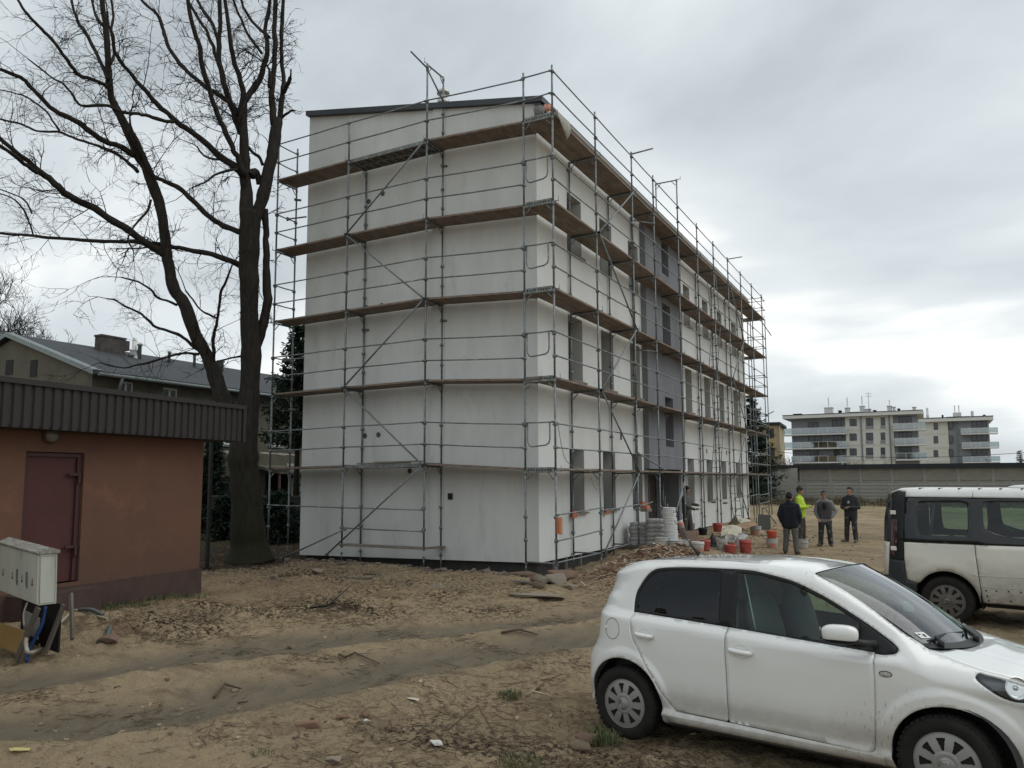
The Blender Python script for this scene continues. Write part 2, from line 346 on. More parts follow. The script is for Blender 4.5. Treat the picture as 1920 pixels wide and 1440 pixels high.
    o = bpy.data.objects.new('ground', me); COL.objects.link(o); return tag(o, 'sandy brown building site ground with two compacted tyre tracks', 'ground', kind='structure')
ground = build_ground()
def gh(x, y): return float(ground_h(np.array([x]), np.array([y]))[0])
def onground(px, py):
    z = 0.
    for _ in range(4): p = onz(px, py, z); z = gh(p[0], p[1])
    return np.array([p[0], p[1], z])
def rock(mb, c, s, rng=RNG, flat=.6, smooth=False):
    ph = rng.uniform(0, 6.28, 3); R_ = Matrix.Rotation(ph[0], 3, 'Z') @ Matrix.Rotation(rng.uniform(-.5, .5), 3, 'X')
    dims = np.array([s*rng.uniform(.7, 1.3), s*rng.uniform(.5, 1.), s*flat*rng.uniform(.5, 1.)])
    vs = []
    for i in (-1, 1):
        for j in (-1, 1):
            for k in (-1, 1):
                p = np.array([i, j, k])*dims*.5*rng.uniform(.6, 1.1, 3); vs.append(np.array(R_ @ Vector(p))+c)
    mb.add(vs, [(0, 1, 3, 2), (4, 6, 7, 5), (0, 4, 5, 1), (2, 3, 7, 6), (0, 2, 6, 4), (1, 5, 7, 3)], smooth)
# loose stones, litter twigs, dry grass : countless
M_STONE = mat('loose_stone', (.34, .27, .17), .95, var=1, vscale=1.2, col2=(.10, .075, .05), bump=.3)
M_BRICKC = mat('brick_crumb', (.20, .105, .07), .95, var=1, vscale=2., col2=(.12, .075, .05), bump=.3)
M_LITTER = mat('dry_litter', (.070, .050, .032), .9, var=.8, vscale=2, col2=(.14, .10, .06))
M_WOODCHIP = mat('pale_chips', (.42, .35, .26), .85, var=.8, vscale=4, col2=(.26, .17, .12))
sb = MB()
for i in range(4600):
    y = 3.4+22*RNG.random()**1.6; x = -1.0-(y*.95+2)*RNG.random()*1.15+3*RNG.random()
    if -3.5 < x and y < 5 and RNG.random() < .5: continue
    s = .010+.05*RNG.random()**5
    rock(sb, np.array([x, y, gh(x, y)+s*.15]) if i < 1800 else np.array([x, y, -9]), s)
    if i >= 1800: sb.v[-8:] = [(a, b, c+9+0.0) for a, b, c in sb.v[-8:]]
XY = np.array(sb.v); Z = ground_h(XY[1800*8:, 0], XY[1800*8:, 1]); XY[1800*8:, 2] += Z; sb.v = [tuple(p) for p in XY.tolist()]
tag(sb.build('gravel', M_STONE), 'small loose stones and crumbs scattered over the sandy yard', 'gravel', kind='stuff')
tb = MB()
def litter(n, cx, cy, sx, sy, lmin=.05, lmax=.3):
    P = np.stack([RNG.normal(cx, sx, n), RNG.normal(cy, sy, n)], -1); H = ground_h(P[:, 0], P[:, 1])
    for (x, y), h in zip(P, H):
        a = RNG.uniform(0, pi); l = RNG.uniform(lmin, lmax)*(.4+RNG.random()**2); r = RNG.uniform(.0015, .005)
        b = RNG.uniform(-.5, .5); c = np.array([x, y, h+.004+r])
        p0 = c-np.array([cos(a), sin(a), -.1*RNG.random()])*l*.5; p2 = c+np.array([cos(a+b), sin(a+b), .25*RNG.random()])*l*.5
        tb.tube([p0, c, p2], [r*.7, r, r*.5], 3, cap=False, smooth=False)
for px, py, n, sx, sy in [(300, 1190, 420, 1.2, .45), (450, 1162, 520, 1.2, .4), (620, 1148, 480, .7, .35), (930, 1380, 420, 1.0, .4), (640, 1415, 300, 1.2, .3), (1050, 1395, 350, .6, .3), (1150, 1410, 200, .5, .3), (180, 1330, 160, 1.2, .2), (930, 1150, 220, 1.0, .3), (820, 1200, 260, 1.3, .12), (1000, 1120, 200, 1.4, .8), (560, 1240, 160, 1.2, .12), (600, 1085, 320, 2.6, .6), (980, 1290, 180, .9, .5), (1010, 1080, 200, 1.5, .6)]:
    c = onz(px, py, 0); litter(n, c[0], c[1], sx, sy)
litter(900, -7, 9, 4, 4, .04, .2)
tag(tb.build('twig_litter', M_LITTER), 'dark dry twigs and stalks littering the sand', 'litter', kind='stuff')
# grass tufts
M_GRASS = mat('grass_blade', (.060, .085, .028), .7, var=.8, vscale=3, col2=(.12, .12, .05)); M_DRYGR = mat('dry_grass', (.17, .14, .085), .85, var=.8, vscale=2, col2=(.08, .065, .04))
def tuft(mb, c, r, n, h, wd=.004):
    for i in range(n):
        a = RNG.uniform(0, 6.28); q = r*RNG.random()**.6; x = c[0]+q*cos(a); y = c[1]+q*sin(a); z = gh(x, y)-.01 if r > .2 else c[2]-.01
        l = h*RNG.uniform(.5, 1.1); b = RNG.uniform(0, 6.28); t = RNG.uniform(.2, .9)*l
        n_ = np.array([-sin(b), cos(b), 0])*wd; p0 = np.array([x, y, z]); p1 = p0+np.array([cos(b)*t*.35, sin(b)*t*.35, l*.6]); p2 = p0+np.array([cos(b)*t, sin(b)*t, l*.85])
        mb.add([p0-n_, p0+n_, p1+n_*.8, p1-n_*.8, p2], [(0, 1, 2, 3), (3, 2, 4)])
g = MB()
for px, py, r, n, h in [(1125, 1385, .16, 260, .13), (955, 1308, .13, 170, .09), (1140, 1395, .12, 120, .12), (975, 1432, .2, 160, .08), (455, 1228, .1, 40, .08), (490, 1412, .1, 40, .06)]:
    tuft(g, onground(px, py), r, n, h)
tag(g.build('grass_tufts', M_GRASS), 'short green grass tufts by the rear wheel and in the sand', 'grass', kind='stuff')
g = MB()
for px in range(160, 375, 4):
    p = onz(px, 1150-(px-160)*.17, .0); tuft(g, np.array([p[0]+RNG.uniform(-.5, .1), p[1], gh(p[0], p[1])]), .25, 26, .11)
tag(g.build('grass_strip', M_GRASS), 'thin green grass along the foot of the red hut', 'grass', kind='stuff')
# ================================================================== WHITE APARTMENT BUILDING
XW, YW, XO, YO, ZD1 = -7.851, 16.085, -7.066, 15.300, 2.246
XL = XO-8.006; Y2 = 39.7
M_COAT = mat('plaster_base_coat', (.60, .62, .605), .9, var=.7, vscale=.9, col2=(.50, .51, .50), stretch=(1.3, 1.3, .45), stain=((.43, .44, .435), .5, 1.4), bump=.12, bscale=9, spec=.2)
M_COAT2 = mat('plaster_base_coat_side', (.68, .695, .68), .9, var=.55, vscale=.8, col2=(.58, .585, .565), stretch=(.8, .8, .7), stain=((.41, .41, .40), .45, 1.1), bump=.12, bscale=9, spec=.2)
M_GREY = mat('grey_base_coat', (.215, .225, .245), .9, var=.7, vscale=1.2, col2=(.155, .16, .175), stretch=(1, 1, .4), bump=.12, bscale=9, spec=.2)
M_REVEAL = mat('reveal_coat', (.50, .51, .48), .9, var=.5, vscale=2, col2=(.42, .425, .40))
M_FOUND = mat('tar_foundation', (.030, .030, .032), .8, var=.6, vscale=3, col2=(.06, .055, .05), bump=.4)
M_ROOFD = mat('dark_roof_sheet', (.030, .036, .042), .45, var=.4, vscale=2)
M_FRAME = mat('grey_window_frame', (.05, .053, .058), .4)
M_PANE = glass('window_pane', (.10, .12, .12), .03, .5)
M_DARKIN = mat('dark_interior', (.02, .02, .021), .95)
M_FOAM = mat('orange_foam', (.48, .12, .05), .8, var=.6, vscale=6, col2=(.35, .2, .13))
M_BOARD = mat('grey_sill_board', (.16, .14, .12), .9, var=.8, vscale=5, col2=(.25, .22, .18))
M_PIPE = mat('flue_steel', (.42, .42, .40), .35, metal=.7)
bld = thing('apartment_building', 'three storey white apartment building with half finished facade coat standing inside scaffolding', 'building', (XW, YW, 0))
def bp_(mb, name, m, parent=bld): return mb.build(name, m, parent, world=True)
# gable wall (facing the camera) : left part, narrow rib, right part stand slightly proud of each other
def ztop(x): return 11.05+(XW-x)*(12.40-11.05)/(XW-XL)
GXs = [XL, -10.80, -10.42, XW]
def zbot(x): return .17-(XW-x)*.018
for i, (a, b, off) in enumerate([(XL, -10.80, 0), (-10.80, -10.42, -.05), (-10.42, XW, -.02)]):
    mb = MB(); yb = YW+off
    mb.add([(a, yb, zbot(a)), (b, yb, zbot(b)), (b, yb, ztop(b)), (a, yb, ztop(a)), (a, YW+.3, zbot(a)), (b, YW+.3, zbot(b)), (b, YW+.3, ztop(b)), (a, YW+.3, ztop(a))],
           [(0, 1, 2, 3), (5, 4, 7, 6), (4, 0, 3, 7), (1, 5, 6, 2), (3, 2, 6, 7), (4, 5, 1, 0)])
    bp_(mb, 'gable_wall', M_COAT)
# facade wall with openings, reveals .30 deep
WCOL = [(17.84, 18.76), (20.10, 21.05), (22.50, 23.42)]; WCOR = [(28.65, 29.55), (31.47, 32.40), (34.02, 34.92), (36.85, 37.85)]
WROW = [(1.17, 2.83), (4.52, 6.22), (7.84, 9.45)]
SY0, SY1, SXP = 23.62, 27.74, .18
SW = [(25.40, 26.20, 9.08, 10.27), (25.33, 26.27, 6.53, 8.03), (25.42, 26.34, 3.14, 4.82)]
def wall_panel(mb, rev, X, y0, y1, z0f, z1, ops, dep=.30):
    """front sheet at X with rectangular openings; reveals go dep inwards"""
    ycuts = sorted({y0, y1, *[o[0] for o in ops], *[o[1] for o in ops]}); zc = sorted({z0f, z1, *[o[2] for o in ops], *[o[3] for o in ops]})
    for a, b in zip(ycuts[:-1], ycuts[1:]):
        for c, d in zip(zc[:-1], zc[1:]):
            if any(o[0] <= a+1e-6 and b <= o[1]+1e-6 and o[2] <= c+1e-6 and d <= o[3]+1e-6 for o in ops): continue
            mb.quad((X, a, c), (X, b, c), (X, b, d), (X, a, d))
    for (a, b, c, d) in []:
        i = X-dep
        rev.quad((X, b, c), (i, b, c), (i, b, d), (X, b, d)); rev.quad((i, a, c), (X, a, c), (X, a, d), (i, a, d))
        rev.quad((i, a, c), (i, b, c), (X, b, c), (X, a, c)); rev.quad((i, a, d), (X, a, d), (X, b, d), (i, b, d))
def window(X, a, b, c, d, dep=.36, mull=True, rm=None):
    fr = MB(); xi = X-dep; t = .06
    for lo, hi in [((xi-.05, a+.003, c+.003), (xi, a+t, d-.003)), ((xi-.05, b-t, c+.003), (xi, b-.003, d-.003)), ((xi-.05, a+t, c+.003), (xi, b-t, c+t)), ((xi-.05, a+t, d-t), (xi, b-t, d-.003))]: fr.box(lo, hi)
    if mull: fr.box((xi-.045, (a+b)/2-.035, c+t), (xi-.003, (a+b)/2+.035, d-t))
    f = bp_(fr, 'window', M_FRAME)
    p = MB(); p.quad((xi-.025, a+t, c+t), (xi-.025, b-t, c+t), (xi-.025, b-t, d-t), (xi-.025, a+t, d-t)); p.build('pane', M_PANE, f, world=True)
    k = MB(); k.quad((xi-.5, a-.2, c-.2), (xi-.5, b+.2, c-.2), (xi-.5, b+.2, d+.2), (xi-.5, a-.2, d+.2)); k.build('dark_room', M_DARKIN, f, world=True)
    rev = MB(); i = xi-.02
    rev.quad((X, b, c), (i, b, c), (i, b, d), (X, b, d)); rev.quad((i, a, c), (X, a, c), (X, a, d), (i, a, d))
    rev.quad((i, a, c), (i, b, c), (X, b, c), (X, a, c)); rev.quad((i, a, d), (X, a, d), (X, b, d), (i, b, d)); rev.build('window_reveal', rm, f, world=True)
dk = MB()
for y0, y1, cols in ((YW+.3, SY0, WCOL), (SY1, Y2, WCOR)):
    mb = MB(); rv = MB(); ops = [(a, b, c, d) for a, b in cols for c, d in WROW]
    wall_panel(mb, rv, XW, y0, y1, .17, 11.05, ops)
    bp_(mb, 'facade_wall', M_COAT2)
    for o in ops: window(XW, *o, rm=M_REVEAL)
# corner return so the facade starts at the gable plane
mb = MB(); mb.quad((XW+.001, YW-.02, .17), (XW+.001, YW+.3, .17), (XW+.001, YW+.3, 11.05), (XW+.001, YW-.02, 11.05)); bp_(mb, 'corner_strip', M_COAT2)
mb = MB(); rv = MB(); XS = XW+SXP
wall_panel(mb, rv, XS, SY0, SY1, 2.38, 10.98, [(a, b, c, d) for a, b, c, d in SW], .34)
mb.quad((XW-.0, SY0, 2.38), (XS, SY0, 2.38), (XS, SY0, 10.98), (XW, SY0, 10.98)); mb.quad((XS, SY1, 2.38), (XW, SY1, 2.38), (XW, SY1, 10.98), (XS, SY1, 10.98))
bp_(mb, 'stair_bay', M_GREY)
for o in SW: window(XS, *o, dep=.32, mull=False, rm=M_GREY)
# recessed entrance under the stair bay
mb = MB(); D_ = .75; y0, y1 = SY0+.35, SY1-.3
mb.quad((XS, SY0, 2.38), (XS-D_, SY0, 2.38), (XS-D_, SY1, 2.38), (XS, SY1, 2.38))
mb.quad((XW, y1, .0), (XW-D_, y1, .0), (XW-D_, y1, 2.38), (XW, y1, 2.38)); mb.quad((XW-D_, y0, .0), (XW, y0, .0), (XW, y0, 2.38), (XW-D_, y0, 2.38))
mb.quad((XW, SY0, .1), (XW, y0, .1), (XW, y0, 2.38), (XW, SY0, 2.38)); mb.quad((XW, y1, .1), (XW, SY1, .1), (XW, SY1, 2.38), (XW, y1, 2.38))
for a, b, c, d in [(y0, 26.1, 0, 2.38), (27.2, y1, 0, 2.38), (26.1, 27.2, 2.25, 2.38)]: mb.quad((XW-D_, a, c), (XW-D_, b, c), (XW-D_, b, d), (XW-D_, a, d))
bp_(mb, 'entrance_recess', M_GREY)
mb = MB(); mb.box((XW-D_-.1, 26.12, .1), (XW-D_-.02, 27.18, 2.25)); bp_(mb, 'entrance_door', mat('raw_brown_door', (.075, .058, .045), .6, var=.5, vscale=2))
mb = MB(); mb.box((XW-D_-.02, 26.30, 1.0), (XW-D_+.02, 26.36, 1.9)); mb.box((XW-D_-.02, 27.0, .9), (XW-D_+.03, 27.03, 1.2)); bp_(mb, 'door_handle', M_PIPE)
# back walls, foundation, roof
mb = MB(); mb.quad((XL, YW+.3, 0), (XL, Y2, 0), (XL, Y2, 12.4), (XL, YW+.3, 12.4)); mb.quad((XL, Y2, 0), (XW, Y2, 0), (XW, Y2, 11.05), (XL, Y2, 12.4)); bp_(mb, 'rear_wall', M_COAT)
mb = MB(); mb.box((XL+.12, YW+.14, -.8), (XW-.14, Y2-.1, .5)); bp_(mb, 'foundation', M_FOUND)
mb = MB()
def roofpt(x, y, dz): return (x, y, 11.07+(XW-x)*(12.42-11.07)/(XW-XL)+dz)
xa, xb, ya, yb = XL-.03, XW+.22, YW-.14, Y2+.2
vs = [roofpt(xa, ya, -.02), roofpt(xb, ya, -.02), roofpt(xb, yb, -.02), roofpt(xa, yb, -.02), roofpt(xa, ya, .12), roofpt(xb, ya, .12), roofpt(xb, yb, .12), roofpt(xa, yb, .12)]
mb.add(vs, [(0, 3, 2, 1), (4, 5, 6, 7), (0, 1, 5, 4), (1, 2, 6, 5), (2, 3, 7, 6), (3, 0, 4, 7)]); roof = bp_(mb, 'roof', M_ROOFD)
mb = MB(); mb.box((XW+.003, YW-.1, 10.55), (XW+.16, YW+.02, 11.02)); mb.box((XW+.003, YW+.02, 10.9), (XW+.18, Y2, 11.0)); bp_(mb, 'eaves_box', M_ROOFD)
mb = MB(); gx, gz_ = XW+.29, 10.92
th = np.linspace(pi, 2*pi, 8)
for (ya_, yb_) in [(YW+.05, Y2)]:
    for rr, fl in ((.075, False), (.068, True)):
        mb.grid([[(gx+rr*cos(t), y, gz_+rr*sin(t)) for t in th] for y in (ya_, yb_)], flip=fl)
mb.build('gutter', M_PIPE, roof, world=True)
mb = MB(); mb.tube([(XW+.30, YW+.0, 10.9), (XW+.34, YW-.02, 10.72), (XW+.36, YW-.02, 10.5)], .06, 10); mb.build('downpipe_stub', M_PIPE, roof, world=True)
mb = MB(); fp = ony(831, 186, YW+1.2); fz = roofpt(fp[0], 0, 0)[2]
mb.lathe([(.15, -.1), (.15, .45), (.11, .50), (.11, .66), (.17, .68), (.17, .80), (.11, .82), (.11, .96), (.18, .98), (.18, 1.05), (.05, 1.14)], (fp[0], fp[1], fz), 16); mb.build('flue', M_PIPE, roof, world=True)
# round ducts and small fittings in the gable
mb = MB()
for px, py in [(692, 378), (718, 363), (688, 577), (716, 573), (685, 817), (710, 815), (769, 883)]:
    p = ony(px, py, YW); M_ = Matrix.Translation(Vector((p[0], YW-.012, p[2]))) @ Matrix.Rotation(pi/2, 4, 'X')
    mb = MB(); mb.lathe([(.052, -.01), (.066, .004), (.066, .008), (.050, .008)], n=14, M=M_); mb.cur = 1; mb.lathe([(.052, 0), (.052, .003)], n=14, M=M_); bp_(mb, 'vent', [M_FRAME, M_DARKIN])
q = ony(845, 931, YW-.02); mb = MB(); mb.box((q[0]-.06, YW-.06, q[2]-.07), (q[0]+.06, YW-.021, q[2]+.08)); mb.tube([(q[0]-.02, YW-.07, q[2]), (q[0]+.03, YW-.09, q[2]-.02)], .015); bp_(mb, 'socket_box', M_DARKIN)
mb = MB()
for px, py in [(1164, 819), (1218, 829), (1325, 846), (1362, 849)]:
    p_ = onx(px, py, XW); mb = MB(); mb.box((XW+.001, p_[1]-.05, p_[2]-.09), (XW+.012, p_[1]+.05, p_[2]+.09)); bp_(mb, 'facade_vent', M_DARKIN)
# temporary sill boards and foam under some openings
for (a, b), z in [(WCOL[0], 1.17), (WCOL[1], 1.17), (WCOL[2], 1.17), (WCOR[1], 1.17), (WCOL[0], 4.52), (WCOL[1], 4.52), (WCOL[2], 4.52), (WCOR[0], 4.52), (WCOR[1], 4.52), (WCOL[0], 7.84), (WCOR[0], 7.84), (WCOR[1], 7.84)]:
    mb = MB(); mb.box((XW-.2, a+.05, z+.003), (XW+.09, b+.10, z+.05)); bp_(mb, 'sill_board', M_BOARD)
mb = MB(); p_ = onx(1077, 966, XW); 
for lo_, hi_ in (((XW+.092, 17.75, 1.1), (XW+.12, 17.98, 1.28)), ((XW+.092, 20.0, 1.1), (XW+.12, 20.22, 1.25)), ((XW-.1, 23.0, 1.225), (XW+.12, 23.5, 1.36))): mb = MB(); mb.box(lo_, hi_); bp_(mb, 'foam_piece', M_FOAM)
# short foam support posts seen under the insulation at the corner
for yy in (16.9, 17.6, 18.5, 20.3): mb = MB(); mb.box((XW-.06, yy, -.3), (XW-.01, yy+.05, .17)); bp_(mb, 'support_strip', M_PIPE)
# ================================================================== SCAFFOLD
M_TUBE = mat('galvanised_tube', (.19, .215, .225), .5, metal=.5, var=.8, vscale=7, col2=(.115, .13, .135), stretch=(1, 1, 1), stain=((.52, .52, .50), .7, 11))
M_DECKW = mat('scaffold_plank_wood', (.235, .190, .150), .85, var=.9, vscale=2.2, col2=(.135, .10, .082), stretch=(3, 1, 3), stain=((.20, .12, .105), .4, 1.3), bump=.35, bscale=14)
M_DECKE = mat('plank_edge', (.23, .20, .16), .85, var=.9, vscale=5, col2=(.13, .12, .1))
M_STEELD = mat('steel_deck_end', (.22, .245, .24), .6, metal=.35, var=1, vscale=9, col2=(.12, .12, .11), stain=((.5, .5, .48), .6, 16))
sc = thing('scaffold', 'grey steel tube scaffold with brown plank decks wrapped round the white building', 'scaffold', (XO, YO, 0))
S = [0, 2.59, 5.38, 7.375, 10.05, 12.55, 15.03, 17.57, 20.13, 22.63, 25.19]
T = [.73, 3.413, 5.879, 8.387]; DZ = {0: .0, 1: .148, 2: .128, 3: .087}
R = .0242
def sp_(mb, name, m, parent=sc): return mb.build(name, m, parent, world=True)
def frame_mesh(ax):
    """one 2 m frame: two standards .73 apart along ax, transom with gusset braces, top pins"""
    mb = MB(); a = np.array(ax, float)*.73
    for q in (np.zeros(3), a):
        mb.tube([q+(0, 0, .0), q+(0, 0, 2.0)], R, 8, cap=True)
        mb.tube([q+(0, 0, 1.90), q+(0, 0, 1.97)], R*1.25, 8)
        mb.tube([q+(0, 0, .96), q+(0, 0, 1.03)], R*1.8, 6); mb.tube([q+(0, 0, .46), q+(0, 0, .53)], R*1.8, 6); mb.tube([q+(-.05, -.03, .99), q+(.05, -.03, .99)], .009, 4)
    mb.tube([(0, 0, 1.97), a+(0, 0, 1.97)], .022, 6); mb.tube([a*.06+(0, 0, 1.80), a*.25+(0, 0, 1.96)], .013, 5); mb.tube([a*.94+(0, 0, 1.80), a*.75+(0, 0, 1.96)], .013, 5)
    # coupler wedges sticking out beyond the transom
    mb.tube([-a*.18+(0, 0, 1.99), a*.0+(0, 0, 1.99)], .012, 4); mb.tube([-a*.18+(0, 0, 1.96), -a*.18+(0, 0, 2.1)], .007, 4)
    return mb.mesh('scaffold_frame', M_TUBE)
FM_F = frame_mesh((-1, 0, 0)); FM_G = frame_mesh((0, 1, 0))
LOC0 = np.array([XO, YO, 0])
def P_(x, y, z): return np.array([x, y, z])-LOC0
fmts = []
for i, s in enumerate(S):
    for k in range(-1, 4): inst('frame', FM_F, sc, P_(XO, YO+s, ZD1+2*k+.0), scale=(1, 1, 1))
for j in (1, 2, 3):
    for k in range(-1, 4): inst('frame', FM_G, sc, P_(XO-T[j], YO, ZD1+2*k+DZ[j]))
inst('frame', FM_G, sc, P_(XO-T[1], YO, ZD1+8+DZ[1])); inst('frame', FM_F, sc, P_(XO, YO+S[4], ZD1+8))
# feet: spindle and base plate
jm = MB(); jm.tube([(0, 0, -.5), (0, 0, .06)], .018, 6); jm.tube([(0, 0, -.03), (0, 0, .0)], .05, 8); jm.tube([(0, 0, -.5), (0, 0, -.49)], .075, 4); JM = jm.mesh('base_jack', M_TUBE)
feet = [(XO, YO+s) for s in S]+[(XO-.73, YO+s) for s in S]+[(XO-T[j], YO+e) for j in (1, 2, 3) for e in (0, .73)]
for x, y in feet:
    z = ZD1-2; g_ = gh(x, y); inst('base_jack', JM, sc, P_(x, y, z+.0), scale=(1, 1, max(.3, (z-g_)/.5)))
# low horizontal ties near the feet
for a_, b_ in [((XO, YO+s, ZD1-1.98), (XO-.73, YO+s, ZD1-1.98)) for s in S[:4]]+[((XO, YO, .28), (XO, YO+2.59, .28)), ((XO, YO+2.59, .3), (XO-.2, YO+5.38, .3))]:
    mb = MB(); mb.tube([a_, b_], .02, 6); sp_(mb, 'foot_tie', M_TUBE)
# top posts for the guard rails above the highest deck
mb = MB(); mb.tube([(0, 0, 0), (0, 0, 1.19)], R, 8)
for z in (.5, 1.05): mb.tube([(0, 0, z-.03), (0, 0, z+.03)], R*1.5, 6)
TP = mb.mesh('top_post', M_TUBE)
tops = [(XO, YO+s, 0, i) for i, s in enumerate(S)]+[(XO-T[0], YO, 0, 20), (XO-T[2], YO, DZ[2], 22), (XO-T[3], YO, DZ[3], 23), (XO-T[3], YO+.73, DZ[3], 24)]
for x, y, d, i in tops:
    if i == 4: continue
    inst('top_post', TP, sc, P_(x, y, ZD1+8+d))
mb = MB(); mb.tube([(0, 0, 0), (0, 0, 2.05)], R, 8)
# rails
def rail(a, b, name='guard_rail', r=.017, parent=sc):
    mb = MB(); a = np.array(a, float); b = np.array(b, float); d = (b-a)/np.linalg.norm(b-a)
    mid = (a+b)/2+np.array([RNG.normal(0, .004), RNG.normal(0, .004), -.008]); mb.tube([a, mid, b], r, 6)
    for q, s_ in ((a, 1), (b, -1)): mb.tube([q-d*.03*s_, q+d*.07*s_], r*1.5, 5)
    return sp_(mb, name, M_TUBE, parent)
OUT = .035
for k in range(5):
    z = ZD1+2*k
    for i in range(len(S)-1):
        for h in (.5, 1.02):
            jt = RNG.normal(0, .008)
            rail((XO+OUT, YO+S[i], z+h+jt), (XO+OUT, YO+S[i+1], z+h+jt*.3))
    for (xa_, da_), (xb_, db_) in (((XO-T[0], DZ[0]), (XO-T[1], DZ[1])), ((XO-T[1], DZ[1]), (XO-T[2], DZ[2])), ((XO-T[2], DZ[2]), (XO-T[3], DZ[3]))):
        for h in (.5, 1.02): rail((xa_, YO-OUT, z+h+da_), (xb_, YO-OUT, z+h+db_))
    rail((XO, YO-OUT, z+1.05), (XO-.73, YO-OUT, z+1.05)); 
    if k == 4: rail((XO, YO-OUT, z+.52), (XO-.73, YO-OUT, z+.5))
    for h in (.5, 1.02): rail((XO-T[3], YO, z+h+DZ[3]), (XO-T[3], YO+.73, z+h+DZ[3]))
    for h in (.5, 1.02): rail((XO, YO+S[-1]+.03, z+h), (XO-.73, YO+S[-1]+.03, z+h))
    if 0 < k < 5:   # U-shaped end guard hanging inside the corner frame below each deck but the lowest
        mb = MB(); zc_ = z-2+1.05; x0, x1 = XO-.66, XO-.12; y_ = YO-.02
        mb.tube([(x0, y_, zc_), (x0, y_, zc_-.42), (x0+.04, y_, zc_-.5), (x0+.1, y_, zc_-.53), (x1-.1, y_, zc_-.50), (x1-.03, y_, zc_-.46), (x1, y_, zc_-.38), (x1, y_, zc_)], .017, 6); sp_(mb, 'end_guard', M_TUBE)
# low rails on the facade and gable at ground level
for i in (0, 1): 
    rail((XO+OUT, YO+S[i], ZD1-.95), (XO+OUT, YO+S[i+1], ZD1-.88))
rail((XO+OUT, YO+S[0], ZD1-1.5), (XO+OUT, YO+S[1], ZD1-1.42))
rail((XO+OUT, YO+S[2], ZD1-.92), (XO+OUT, YO+S[3]-.9, ZD1-.85))
for i in (7, 8, 9): rail((XO+OUT, YO+S[i], ZD1-.95), (XO+OUT, YO+S[i+1], ZD1-.9))
rail((XO+OUT, YO+S[7], ZD1-1.45), (XO+OUT, YO+S[8], ZD1-1.4)); rail((XO+OUT, YO+S[9], ZD1-1.35), (XO+OUT, YO+S[10], ZD1-1.3))
rail((XO-T[1], YO-OUT, ZD1-1.0+.1), (XO-T[3], YO-OUT, ZD1-.95+.1)); rail((XO-T[1], YO-OUT, ZD1-1.5+.1), (XO-T[2], YO-OUT, ZD1-1.48+.1))
# decks : two or three planks per bay
def plank(x0, x1, y0, y1, z0, z1_, along, parent, thick=.045, name='plank'):
    """plank between two ends that may differ in height; along 'x' or 'y'"""
    mb = MB(); rz = RNG.normal(0, .004)
    if along == 'y': vs = [(x0, y0, z0-thick), (x1, y0, z0-thick), (x1, y1, z1_-thick), (x0, y1, z1_-thick), (x0, y0, z0+rz), (x1, y0, z0), (x1, y1, z1_), (x0, y1, z1_+rz)]
    else: vs = [(x0, y0, z0-thick), (x1, y0, z1_-thick), (x1, y1, z1_-thick), (x0, y1, z0-thick), (x0, y0, z0), (x1, y0, z1_), (x1, y1, z1_+rz), (x0, y1, z0+rz)]
    mb.add(vs, [(0, 3, 2, 1), (4, 5, 6, 7), (0, 1, 5, 4), (1, 2, 6, 5), (2, 3, 7, 6), (3, 0, 4, 7)]); return mb.build(name, M_DECKW, parent, world=True)
